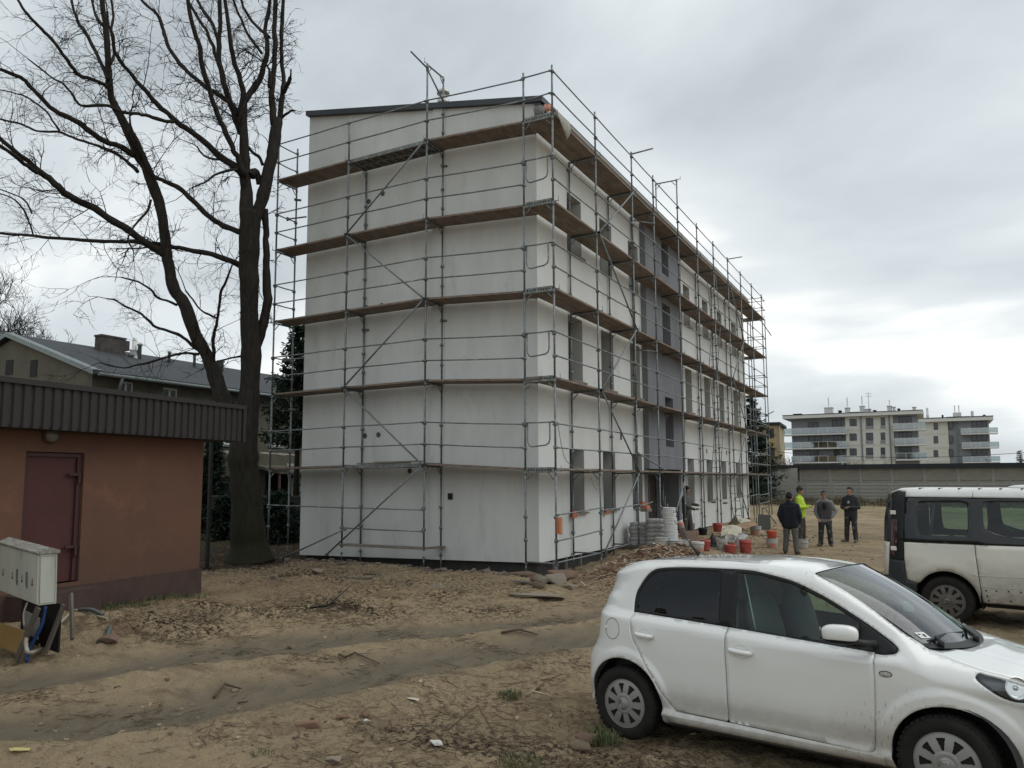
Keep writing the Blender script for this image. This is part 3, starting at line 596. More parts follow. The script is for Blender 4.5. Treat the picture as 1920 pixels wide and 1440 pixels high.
for k in range(5):
    z = ZD1+2*k+.05
    for i in range(len(S)-1):
        hd = MB(); xa_, xb_ = XO-.70, XO-.03
        for yy in (YO+S[i]+.035, YO+S[i+1]-.055): hd.box((xa_, yy, z-.052), (xb_, yy+.02, z+.012))
        hd.box((XO-.372, YO+S[i]+.05, z-.052), (XO-.358, YO+S[i+1]-.05, z-.004))
        d = sp_(hd, 'deck', M_STEELD)
        e1, e2 = RNG.uniform(-.02, .08), RNG.uniform(-.02, .08)
        plank(XO-.70, XO-.375, YO+S[i]-e1, YO+S[i+1]+.02, z, z, 'y', d); plank(XO-.355, XO-.03+RNG.uniform(0, .03), YO+S[i]+.0, YO+S[i+1]+e2, z+.004, z+.004, 'y', d)
    for n_, (j0, j1) in enumerate(((0, 1), (1, 2), (2, 3))):
        xa_, xb_ = XO-T[j0], XO-T[j1]; za, zb = z+DZ[j0], z+DZ[j1]
        hd = MB()
        if (k == 4 and n_ == 1) or (k == 0 and n_ == 1):     # alloy hatch deck: side beams and rungs
            for yy in (YO+.04, YO+.34, YO+.64): hd.add([(xa_, yy, za-.09), (xb_, yy, zb-.09), (xb_, yy+.03, zb-.09), (xa_, yy+.03, za-.09), (xa_, yy, za), (xb_, yy, zb), (xb_, yy+.03, zb), (xa_, yy+.03, za)], [(0, 3, 2, 1), (4, 5, 6, 7), (0, 1, 5, 4), (1, 2, 6, 5), (2, 3, 7, 6), (3, 0, 4, 7)])
            for q in np.linspace(.05, .95, 10):
                xx = xa_+(xb_-xa_)*q; zz = za+(zb-za)*q; hd.box((xx-.02, YO+.07, zz-.07), (xx+.02, YO+.64, zz-.02))
            d = sp_(hd, 'hatch_deck', M_STEELD); plank(xa_, xb_, YO+.075, YO+.335, za+.0, zb+.0, 'x', d, .015); plank(xa_, xb_, YO+.375, YO+.635, za, zb, 'x', d, .015)
            continue
        for xx, zz in ((xa_-.05, za), (xb_+.03, zb)): hd.box((xx, YO+.03, zz-.052), (xx+.02, YO+.70, zz+.012))
        hd.tube([(xb_+.03, YO+.355, zb-.04), (xa_-.03, YO+.355, za-.04)], .006, 4)
        d = sp_(hd, 'deck', M_STEELD)
        plank(xa_+RNG.uniform(-.02, .05), xb_-.02, YO+.03, YO+.345, za, zb, 'x', d); plank(xa_, xb_-RNG.uniform(0, .1), YO+.365, YO+.70, za+.004, zb+.004, 'x', d)
    # steel end channel at the corner frame, perforated
    mb = MB(); mb.box((XO-.70, YO-.03, z-.10), (XO-.03, YO-.006, z+.02))
    ch = sp_(mb, 'end_channel', M_STEELD); hm = MB()
    for q in np.linspace(XO-.64, XO-.10, 9): hm.box((q-.016, YO-.034, z-.055), (q+.016, YO-.0305, z-.02))
    hm.build('punched_hole', M_DARKIN, ch, world=True)
# loose boards lying on decks
for (xa_, xb_, y_, z_) in [(XO-4.1, XO-5.6, YO+.3, ZD1+.05+.15), (XO-4.9, XO-3.6, YO+.1, ZD1+.05+.17)]:
    mb = MB(); mb.obox(((xa_+xb_)/2, y_, z_+.02), (1, .05, .01), (-.05, 1, 0), (0, 0, 1), abs(xa_-xb_)/2, .09, .018); sp_(mb, 'loose_board', M_DECKE)
# diagonals
def brace(a, b, name='brace'):
    mb = MB(); mb.tube([a, b], .0215, 7)
    for q in (a, b): q = np.array(q); mb.tube([q-(0, .03, 0), q+(0, .05, 0)], .036, 6)
    return sp_(mb, name, M_TUBE)
yb_ = YO-.07; x1_, x2_ = XO-T[1], XO-T[2]; z1_, z2_ = DZ[1], DZ[2]
lv = [ZD1+8, ZD1+6, ZD1+4, ZD1+2, ZD1]
for (a, b) in [((x1_, lv[0]+z1_), (x2_, lv[1]+z2_)), ((x2_, lv[1]+z2_), (x1_, lv[2]+z1_)), ((x1_, lv[2]+z1_), (x2_, lv[3]+z2_)), ((x2_, lv[3]+z2_), (x1_, lv[4]+z1_))]:
    brace((a[0], yb_, a[1]), (b[0], yb_, b[1]))
p_ = ony(612, 1040, YO-.1); brace((x1_, yb_, lv[4]+z1_), (p_[0], YO-.1, p_[2]))
a_ = ony(645, 993, YO-.1); b_ = ony(527, 1048, YO-.35); brace((a_[0], YO-.1, a_[2]), (b_[0], YO-.35, b_[2]))
xb_ = XO+.07
for (i, a, j, b) in [(2, 4, 1, 3), (1, 3, 2, 2), (2, 2, 1, 1), (1, 1, 2, 0), (7, 4, 8, 3), (8, 3, 7, 2), (7, 2, 8, 1), (8, 1, 7, 0)]:
    brace((xb_, YO+S[i], ZD1+2*a), (xb_, YO+S[j], ZD1+2*b))
brace((xb_, YO+S[2], ZD1), (xb_, YO+S[1]+.12, .35)); brace((xb_, YO+S[7], ZD1), (xb_, YO+S[8]-.1, .2))
p_ = onx(1197, 850, XO+.07); q_ = onx(1247, 881, XO+.07); brace(p_, q_)
p_ = onx(1232, 893, XO+.07); q_ = onx(1133, 1022, XO+.07)
brace(onx(1286, 893, XO+.1), onx(1268, 958, XO+.5))
# tubes with couplers that stick out of the scaffold
def stick(a, b, name='outrigger_tube'):
    mb = MB(); mb.tube([a, b], .022, 7); a = np.array(a); mb.tube([a-(0, 0, .05), a+(0, 0, .05)], .035, 6); sp_(mb, name, M_TUBE)
stick((XO, YO+S[2], ZD1+9.12), (XO+.62, YO+S[2]+.1, ZD1+9.2)); stick((XO, YO+S[7], ZD1+9.1), (XO+.6, YO+S[7]+.1, ZD1+9.15))
zt_ = ZD1+10+DZ[1]; stick((XO-T[1], YO, zt_-.12), (XO-T[1]-.12, YO-.55, zt_+.08)); stick((XO-T[1], YO, zt_-.15), (XO-T[1]+.02, YO+.8, zt_-.75))
stick(onx(1426, 600, XO), onx(1446, 629, XO+.3)); stick(onx(1438, 778, XO), onx(1451, 771, XO+.4))
for k in (4, 2): 
    stick((XO, YO+S[3], ZD1+2*k-.35), (XO-.45, YO+S[3]-.5, ZD1+2*k-.33)); stick((XO-T[3]-.0, YO+.4, ZD1+2*k-.9), (XO-T[3]+.5, YO+.62, ZD1+2*k-.85))
# wall ties
for (i, k) in [(1, 4), (3, 3), (5, 3), (3, 1), (6, 1), (8, 4), (1, 2), (5, 1)]:
    mb = MB(); y = YO+S[i]; z = ZD1+2*k-.22; mb.tube([(XO-.73, y, z), (XW+.01, y, z)], .02, 6); mb.tube([(XO-.80, y-.04, z), (XO-.66, y+.04, z)], .035, 6); sp_(mb, 'wall_tie', M_TUBE)
for (j, k) in [(1, 4), (3, 4), (2, 2), (1, 2), (3, 1)]:
    mb = MB(); x = XO-T[j]; z = ZD1+2*k-.25; mb.tube([(x+.05, YO+.6, z), (x+.05, YW-.06, z)], .02, 6); mb.tube([(x-.02, YO+.66, z), (x+.12, YO+.8, z)], .033, 6); sp_(mb, 'wall_tie', M_TUBE)
# ladders inside one bay
for k in range(0, 5):
    mb = MB(); ya_ = YO+(15.5 if k % 2 else 16.2); yb2 = YO+(16.3 if k % 2 else 15.6); za = ZD1+2*(k-1)+.08; x_ = XO-.25
    if k == 0: za = .1; ya_ = YO+17.5; yb2 = YO+16.4; x_ = XO+.15
    n_ = 7; zb_ = za+2.1
    for dx_ in (-.17, .17): mb.tube([(x_+dx_, ya_, za), (x_+dx_, yb2, zb_)], .014, 5)
    for q in np.linspace(.08, .94, n_): mb.tube([(x_-.17, ya_+(yb2-ya_)*q, za+(zb_-za)*q), (x_+.17, ya_+(yb2-ya_)*q, za+(zb_-za)*q)], .011, 5)
    sp_(mb, 'ladder', M_TUBE)
# far return round the end gable
for dx_ in (0, .73, 2.2):
    for k in range(0, 5):
        mb = MB(); mb.tube([(XO-dx_, YO+S[-1]+.75, ZD1+2*k-2), (XO-dx_, YO+S[-1]+.75, ZD1+2*k)], R, 6); sp_(mb, 'standard', M_TUBE)
for k in range(5):
    for h in (.0, .5, 1.0):
        rail((XO, YO+S[-1]+.75, ZD1+2*k+h), (XO-2.2, YO+S[-1]+.75, ZD1+2*k+h)); 
    rail((XO, YO+S[-1], ZD1+2*k+1.0), (XO, YO+S[-1]+.75, ZD1+2*k+1.0)); rail((XO, YO+S[-1], ZD1+2*k+.5), (XO, YO+S[-1]+.75, ZD1+2*k+.5))
    hd = MB(); hd.box((XO-2.2, YO+S[-1]+.06, ZD1+2*k-.02), (XO-2.15, YO+S[-1]+.74, ZD1+2*k+.02)); d = sp_(hd, 'deck', M_STEELD)
    plank(XO-.02, XO-2.2, YO+S[-1]+.09, YO+S[-1]+.40, ZD1+2*k+.05, ZD1+2*k+.05, 'x', d); plank(XO-.02, XO-2.2, YO+S[-1]+.42, YO+S[-1]+.72, ZD1+2*k+.05, ZD1+2*k+.05, 'x', d)
# ================================================================== VEHICLES
def interp(tab, x): return np.interp(x, [a for a, _ in tab], [b for _, b in tab])
def smooth_poly(pts, n=6):
    """open Catmull-Rom through pts"""
    P = [np.array(p, float) for p in pts]; P = [2*P[0]-P[1]]+P+[2*P[-1]-P[-2]]; out = []
    for i in range(1, len(P)-2):
        for k in range(n):
            t = k/n; a, b, c, d = P[i-1:i+3]
            out.append(.5*((2*b)+(-a+c)*t+(2*a-5*b+4*c-d)*t*t+(-a+3*b-3*c+d)*t**3))
    out.append(P[-2]); return [tuple(p) for p in out]
def resample(poly, step, closed=True):
    out = []; P = list(poly)+([poly[0]] if closed else [])
    for a, b in zip(P[:-1], P[1:]):
        a = np.array(a, float); b = np.array(b, float); n = max(1, int(math.ceil(np.linalg.norm(b-a)/step)))
        for k in range(n): out.append(tuple(a+(b-a)*k/n))
    if not closed: out.append(tuple(P[-1]))
    return out
def inside(poly, X, Y):
    r = np.zeros(X.shape, bool); n = len(poly)
    for i in range(n):
        x0, y0 = poly[i]; x1, y1 = poly[(i+1) % n]
        c = ((y0 > Y) != (y1 > Y)); xi = (x1-x0)*(Y-y0)/((y1-y0) if y1 != y0 else 1e-12)+x0
        r ^= c & (X < xi)
    return r
def circle_pts(cx, cy, r, n=40, a0=0, a1=2*pi): return [(cx+r*cos(a0+(a1-a0)*k/n), cy+r*sin(a0+(a1-a0)*k/n)) for k in range(n)]
def lifted(mb, outer, holes, Wf, side, step=.03, off=0., inflate=None):
    """fill a side-view polygon (s,z) and lift it onto the body side y = side*W(s,z)"""
    o = resample(outer, step); hs = [resample(h, step) for h in holes]
    vs = list(o); ed = [(i, (i+1) % len(o)) for i in range(len(o))]
    for h in hs:
        b = len(vs); vs += h; ed += [(b+i, b+(i+1) % len(h)) for i in range(len(h))]
    xs_ = [p[0] for p in o]; zs_ = [p[1] for p in o]
    gx_, gz2 = np.meshgrid(np.arange(min(xs_)+step*.5, max(xs_), step), np.arange(min(zs_)+step*.5, max(zs_), step))
    gx_ = gx_.ravel(); gz2 = gz2.ravel(); ok = inside(o, gx_, gz2)
    for h in hs: ok &= ~inside(h, gx_, gz2)
    B = np.array(vs); 
    for i in np.nonzero(ok)[0]:
        if np.min((B[:, 0]-gx_[i])**2+(B[:, 1]-gz2[i])**2) > (step*.45)**2: vs.append((gx_[i], gz2[i]))
    r = delaunay_2d_cdt([Vector(p) for p in vs], ed, [], 0, 1e-6)
    V = np.array([tuple(p) for p in r[0]]); T_ = np.array([f for f in r[2] if len(f) == 3])
    c = V[T_].mean(1); ok = inside(o, c[:, 0], c[:, 1])
    for h in hs: ok &= ~inside(h, c[:, 0], c[:, 1])
    T_ = T_[ok]; y = Wf(V[:, 0], V[:, 1])+off
    P = np.stack([V[:, 0], side*y, V[:, 1]], -1)
    # orient outwards
    a, b, d = P[T_[:, 0]], P[T_[:, 1]], P[T_[:, 2]]; nn = np.cross(b-a, d-a)
    fl = nn[:, 1]*side < 0; T_[fl] = T_[fl][:, ::-1]
    mb.add(P, [tuple(int(q) for q in t_) for t_ in T_], True); return mb
def solid(o, th=.012):
    md = o.modifiers.new('solid', 'SOLIDIFY'); md.thickness = th; md.offset = -1; return o
M_TYRE = mat('tyre_rubber', (.012, .012, .0115), .9, var=.6, vscale=9, col2=(.026, .023, .019), bump=.2, bscale=60, spec=.25)
M_RIM = mat('wheel_cover_silver', (.27, .27, .26), .45, metal=.3, var=.5, vscale=8, col2=(.19, .185, .165))
M_BLK = mat('black_plastic', (.010, .011, .012), .5, spec=.3)
M_BLKG = mat('black_gloss', (.012, .014, .016), .12)
M_UNDER = mat('underbody', (.010, .010, .010), .9)
M_CARW = mat('white_car_paint', (.70, .715, .70), .3, coat=1.0, dirtz=((.22, .19, .14), .14, .56, 1.4), var=.18, vscale=3, col2=(.66, .67, .65), spec=.6)
def add_mud(mt, cx, cz, col=(.24, .20, .135)):
    t = mt.node_tree; L = t.links.new; bs = t.nodes['Principled BSDF']; src = bs.inputs['Base Color'].links[0].from_socket
    co = N(t, 'ShaderNodeTexCoord'); sb = N(t, 'ShaderNodeVectorMath', operation='SUBTRACT'); L(co.outputs['Object'], sb.inputs[0]); sb.inputs[1].default_value = (cx, 0, cz)
    mp = N(t, 'ShaderNodeMapping'); L(sb.outputs[0], mp.inputs[0]); mp.inputs['Scale'].default_value = (1, 0, 1); ln = N(t, 'ShaderNodeVectorMath', operation='LENGTH'); L(mp.outputs[0], ln.inputs[0])
    mr = N(t, 'ShaderNodeMapRange'); L(ln.outputs['Value'], mr.inputs[0]); mr.inputs[1].default_value = .36; mr.inputs[2].default_value = .68; mr.inputs[3].default_value = 1; mr.inputs[4].default_value = 0
    m2 = N(t, 'ShaderNodeMapping'); L(co.outputs['Object'], m2.inputs[0]); m2.inputs['Scale'].default_value = (3.2, 1, 1); m2.inputs['Rotation'].default_value = (0, .5, 0)
    nz = N(t, 'ShaderNodeTexNoise'); L(m2.outputs[0], nz.inputs['Vector']); nz.inputs['Scale'].default_value = 17; nz.inputs['Detail'].default_value = 6; nz.inputs['Roughness'].default_value = .7
    th = N(t, 'ShaderNodeMapRange'); L(nz.outputs['Fac'], th.inputs[0]); th.inputs[1].default_value = .58; th.inputs[2].default_value = .68
    mu = N(t, 'ShaderNodeMath', operation='MULTIPLY', use_clamp=True); L(th.outputs[0], mu.inputs[0]); L(mr.outputs[0], mu.inputs[1]); ms_ = N(t, 'ShaderNodeMath', operation='MULTIPLY_ADD', use_clamp=True); L(mr.outputs[0], ms_.inputs[0]); ms_.inputs[1].default_value = .22; L(mu.outputs[0], ms_.inputs[2])
    mi = N(t, 'ShaderNodeMix', data_type='RGBA'); L(ms_.outputs[0], mi.inputs[0]); L(src, mi.inputs[6]); mi.inputs[7].default_value = (*col, 1); L(mi.outputs[2], bs.inputs['Base Color'])
    rr = N(t, 'ShaderNodeMapRange'); L(ms_.outputs[0], rr.inputs[0]); rr.inputs[3].default_value = bs.inputs['Roughness'].default_value; rr.inputs[4].default_value = .85; L(rr.outputs[0], bs.inputs['Roughness'])
    cw = N(t, 'ShaderNodeMapRange'); L(ms_.outputs[0], cw.inputs[0]); cw.inputs[2].default_value = .5; cw.inputs[3].default_value = 1; cw.inputs[4].default_value = 0; L(cw.outputs[0], bs.inputs['Coat Weight'])
add_mud(M_CARW, 2.20, .12)
M_GLF = glass('car_glass', (.60, .76, .69), .01, 0)
M_GLR = glass('tinted_glass', (.055, .06, .062), .01, 0)
M_WS = glass('windscreen_glass', (.45, .53, .51), .015, .3)
M_SEAT = mat('seat_fabric', (.085, .095, .10), .9)
M_CHROME = mat('lamp_reflector', (.75, .76, .77), .08, metal=1)
M_LENS = glass('lamp_lens', (.85, .88, .88), .01, .3)
def wheel(root, R_, wd, rr, name='wheel', spokes=9, mrim=None, loc=(0, 0, 0), side=-1, dark=False):
    """tyre with tread blocks, cover with open slots; axle along y, outer face towards side"""
    mr = mrim or M_RIM; mb = MB(); h = wd/2
    prof = [(rr*.98, h*.80), (rr+.012, h*.97), (rr+(R_-rr)*.45, h*1.06), (rr+(R_-rr)*.8, h*.98), (R_-.012, h*.84), (R_, h*.66), (R_-.001, 0), (R_, -h*.66), (R_-.012, -h*.84), (rr+(R_-rr)*.5, -h*1.05), (rr, -h*.9)]
    M_ = Matrix.Rotation(pi/2*(1 if side < 0 else -1), 4, 'X')
    mb.lathe([(a, b) for a, b in prof], n=56, M=M_)
    # tread blocks
    for k in range(44):
        q = 2*pi*k/44
        for zz, sh in ((h*.66, .0), (h*.22, .4), (-h*.22, .8), (-h*.66, .4)):
            qq = q+sh*2*pi/44; c = np.array([cos(qq), sin(qq), 0]); t_ = np.array([-sin(qq), cos(qq), 0])
            P = c*(R_-.003)+np.array([0, 0, zz]); n0 = len(mb.v); mb.obox(P, t_+np.array([0, 0, .25]), (0, 0, 1), c, .0125, h*.17, .007)
            mb.v[n0:] = [tuple(M_ @ Vector(p)) for p in mb.v[n0:]]
    wr = mb.build(name, M_TYRE, root); wr.location = V3(loc)
    mb = MB(); n = 240; rin = .057; z0 = h*.86
    # cover: polar grid with slots cut out, domed
    rads = [rin, rin+.012, rin+.028, rr*.50, rr*.62, rr*.74, rr*.84, rr*.89, rr*.95, rr]
    def zz(r): return z0+.012-.030*max(0, (r-rr*.45)/rr)**1.5*1.4+(.006 if r < rin+.02 else 0)
    ok = {}
    pts = [[(r*cos(2*pi*j/n), r*sin(2*pi*j/n), zz(r)) for j in range(n)] for r in rads]
    def hole(i, j):
        r = (rads[i]+rads[i+1])/2; ph = ((j+.5)/n*spokes) % 1; wdt = .20+.24*(r-rr*.42)/(rr*.45)
        return rr*.46 < r < rr*.865 and abs(ph-.5) < wdt*.62
    fs = []; idx = lambda i, j: i*n+(j % n)
    flat = [p for row in pts for p in row]; base = len(flat); back = [(a*1.0, b*1.0, c-.028) for a, b, c in flat]
    for i in range(len(rads)-1):
        for j in range(n):
            if hole(i, j): continue
            fs.append((idx(i, j), idx(i, j+1), idx(i+1, j+1), idx(i+1, j)))
            for di, dj, e in ((0, 1, (idx(i, j+1), idx(i+1, j+1))), (0, -1, (idx(i+1, j), idx(i, j))), (1, 0, (idx(i+1, j+1), idx(i+1, j))), (-1, 0, (idx(i, j), idx(i, j+1)))):
                ii, jj = i+di, j+dj
                if 0 <= ii < len(rads)-1 and hole(ii, jj): fs.append((e[0], e[1], base+e[1], base+e[0])[::-1])
    fs = [f[::-1] for f in fs]
    mb.add([M_ @ Vector(p) for p in flat+back], [f[::-1] for f in fs], False)
    mb.lathe([(rin+.001, z0+.016), (rin-.006, z0+.010), (rin-.008, z0+.018), (.02, z0+.022), (.0005, z0+.022)], n=32, M=M_)
    mb.lathe([(rr-.002, z0-.03), (rr+.006, z0-.01), (rr+.001, z0+.004), (rr-.006, z0-.012)], n=48, M=M_)
    rim = mb.build('wheel_cover', mr, wr)
    mb = MB(); 
    for k, r in enumerate((.018, .028, .038)):
        mb.tube([M_ @ Vector((r*cos(a), r*sin(a), z0+.022)) for a in np.linspace(.3+k*.5, 3.3+k*.5, 12)], .0022, 4)
    mb.build('hub_emblem', M_CHROME if not dark else mat('hub_chrome', (.6, .6, .58), .2, metal=.9), wr)
    mb = MB(); mb.lathe([(.02, h*.35), (rr*.97, h*.35)], n=24, M=M_); mb.lathe([(rr*.6, -h*.3), (rr*.6, h*.34)], n=18, M=M_); mb.build('brake_drum', M_UNDER, wr)
    return wr
# ---------------------------------------------------------------- the small white hatchback
CX_, CY_, CHD, CZ0, CPT = -2.353, 6.397, -.23, -.108, .026
nvec = np.array([-sin(CHD), cos(CHD), 0])
croot_loc = np.array([CX_, CY_, CZ0])+nvec*.80
car = thing('parked_car', 'small white five door hatchback with muddy sills parked nearest in the foreground', 'car', croot_loc)
car.rotation_euler = (-.030, -CPT, CHD); car.location.z -= .024
car.rotation_mode = 'XYZ'
TAIL = [(1.50, .0), (1.44, -.03), (1.40, -.06), (1.235, -.225), (1.135, -.282), (.96, -.310), (.795, -.325), (.72, -.36), (.68, -.395), (.625, -.42), (.49, -.435), (.335, -.43), (.10, -.40)]
def tail(z): return np.interp(z, [a for a, _ in TAIL[::-1]], [b for _, b in TAIL[::-1]])-.075
ZT = [(-.6, 1.25), (-.15, 1.395), (-.10, 1.412), (-.05, 1.425), (.03, 1.442), (.15, 1.458), (.4, 1.472), (.85, 1.480), (1.2, 1.47), (1.4, 1.452), (1.59, 1.421), (1.80, 1.310), (2.01, 1.178), (2.19, 1.050), (2.27, 1.005), (2.34, .962), (2.38, .944), (2.53, .902), (2.66, .868), (2.78, .845), (2.87, .81), (2.95, .755), (3.0, .68)]
YT = [(-.6, .50), (-.1, .545), (.1, .575), (.5, .585), (1.2, .59), (1.6, .59), (2.2, .605), (2.34, .645), (2.5, .675), (2.66, .675), (2.78, .645), (2.87, .58), (2.95, .46), (3.0, .40)]
def c_zt(s): return interp(ZT, s)
def c_yt(s): return interp(YT, s)
def belt(s): return 1.046-.053*s
LOWP = [(.10, .70), (.18, .745), (.215, .79), (.245, .806), (.275, .803), (.30, .782), (.33, .785), (.43, .812), (.45, .815), (.6, .821), (.75, .824), (.88, .820), (1.0, .812), (1.6, .76)]
def c_W(s, z):
    s = np.asarray(s, float); z = np.asarray(z, float)
    low = interp(LOWP, z)
    # flared arches
    for cx, am in ((.02, .016), (2.45, .016)):
        d = np.hypot(s-cx, (z-.30)); low = low+am*(1-sstep(.415, .445, d))*(z > .25)*(z < .9)
    zt, yt = c_zt(s), c_yt(s)
    crease = belt(s)-.058
    hoodf = sstep(2.10, 2.32, s)
    zc = crease*(1-hoodf)+(zt-.17)*hoodf
    lowc = interp(LOWP, zc)
    u = np.clip((z-zc)/np.maximum(zt-zc, .02), 0, 1.05)
    cab = lowc-.062*np.clip((z-zc)/.055, 0, 1)-(lowc-.062-.660)*np.clip((u-.10)/.76, 0, 1)**1.05-(.660-yt)*np.clip((u-.86)/.14, 0, 2)**1.5
    hod = lowc-(lowc-yt)*np.clip(u, 0, 1)**2.3
    up = cab*(1-hoodf)+hod*hoodf
    y = np.where(z > zc, up, low)
    r = np.clip(1-(s-tail(z))/.58, 0, 1); y = y-(.085*r**2+.26*r**7)*(1-.78*sstep(1.18, 1.38, z))
    f = np.clip((s-1.95)/1.04, 0, 1); y = y-np.where(z > zc, np.clip(1-u*hoodf, 0, 1), 1)*(.40*f**3.6)
    return np.maximum(y, .2)
belt_r = [(.107, belt(.107)), (.53, belt(.53)), (.953, belt(.953))]
DLO = smooth_poly([(.098, 1.036), (.093, 1.10), (.100, 1.19), (.135, 1.262), (.19, 1.34), (.25, 1.387), (.33, 1.410), (.56, 1.426), (.945, 1.430), (1.1, 1.427), (1.2, 1.415), (1.44, 1.365), (1.67, 1.272), (1.88, 1.155), (2.02, 1.07), (2.155, .978), (2.172, .950), (2.15, .928), (2.09, .916)], 4)+[(1.5, belt(1.5)-.026), (.957, belt(.957)-.004)]
def arch(cx, R_, cz=.30, n=26): return [(cx+R_*cos(a), cz+R_*sin(a)) for a in np.linspace(-.32, pi+.32, n)]
ARr = arch(.02, .362); ARf = arch(2.455, .352, .292)
zb_ = .185
out_side = [(tail(z)+.0, z) for z in np.linspace(1.385, .23, 26)]
out_side = [(float(a), float(b)) for a, b in out_side]
out_side += [(-.40, .20)]+ARr[::-1]+[(.42, zb_), (1.2, zb_), (2.05, zb_)]+ARf[::-1]+[(2.85, .20), (2.97, .26), (3.0, .45), (2.985, .62)]
top_ = [(s, float(c_zt(s))) for s in np.concatenate([np.linspace(2.985, 2.34, 14), np.linspace(2.33, 1.6, 18), np.linspace(1.58, -.10, 26)])]
out_side += [(s, z) for s, z in top_]
rdoor = smooth_poly([(.107, belt(.107)), (.098, .967), (.118, .838), (.194, .713), (.335, .502), (.475, .312)], 4)+[(.50, .300), (.93, .293)]+smooth_poly([(.944, .31), (.951, .392), (.957, .628), (.953, .845), (.957, belt(.957))], 3)
fdoor = smooth_poly([(.957, belt(.957)), (.953, .845), (.957, .628), (.951, .392), (.944, .31)], 3)+[(.95, .293), (1.96, .272)]+smooth_poly([(1.990, .285), (2.009, .39), (2.03, .669), (2.033, .80), (2.030, belt(2.03)-.01)], 3)
def inset(poly, d):
    P = np.array(poly); out = []; n = len(P)
    ar = .5*np.sum(P[:, 0]*np.roll(P[:, 1], -1)-np.roll(P[:, 0], -1)*P[:, 1]); sg = 1 if ar > 0 else -1
    for i in range(n):
        a, b, c = P[i-1], P[i], P[(i+1) % n]; u = (b-a)/(np.linalg.norm(b-a)+1e-9); v = (c-b)/(np.linalg.norm(c-b)+1e-9)
        nu = np.array([-u[1], u[0]])*sg; nv = np.array([-v[1], v[0]])*sg; m_ = nu+nv; m_ /= max(.5, np.linalg.norm(m_)); out.append(tuple(b+m_*d/max(.6, m_@nu)))
    return out
doors_u = fdoor[:]
lamp = [(2.612, .835), (2.622, .858), (2.66, .872), (2.74, .872), (2.82, .858), (2.90, .825), (2.955, .78), (2.965, .735), (2.93, .70), (2.86, .688), (2.80, .693), (2.74, .722), (2.68, .772), (2.63, .812)]
lamp = smooth_poly(lamp+[lamp[0]], 3)[:-1]
lamp = [(a, min(b, float(c_zt(a))-.012)) for a, b in lamp]
both_doors = rdoor[:-1]+fdoor[1:] if False else None
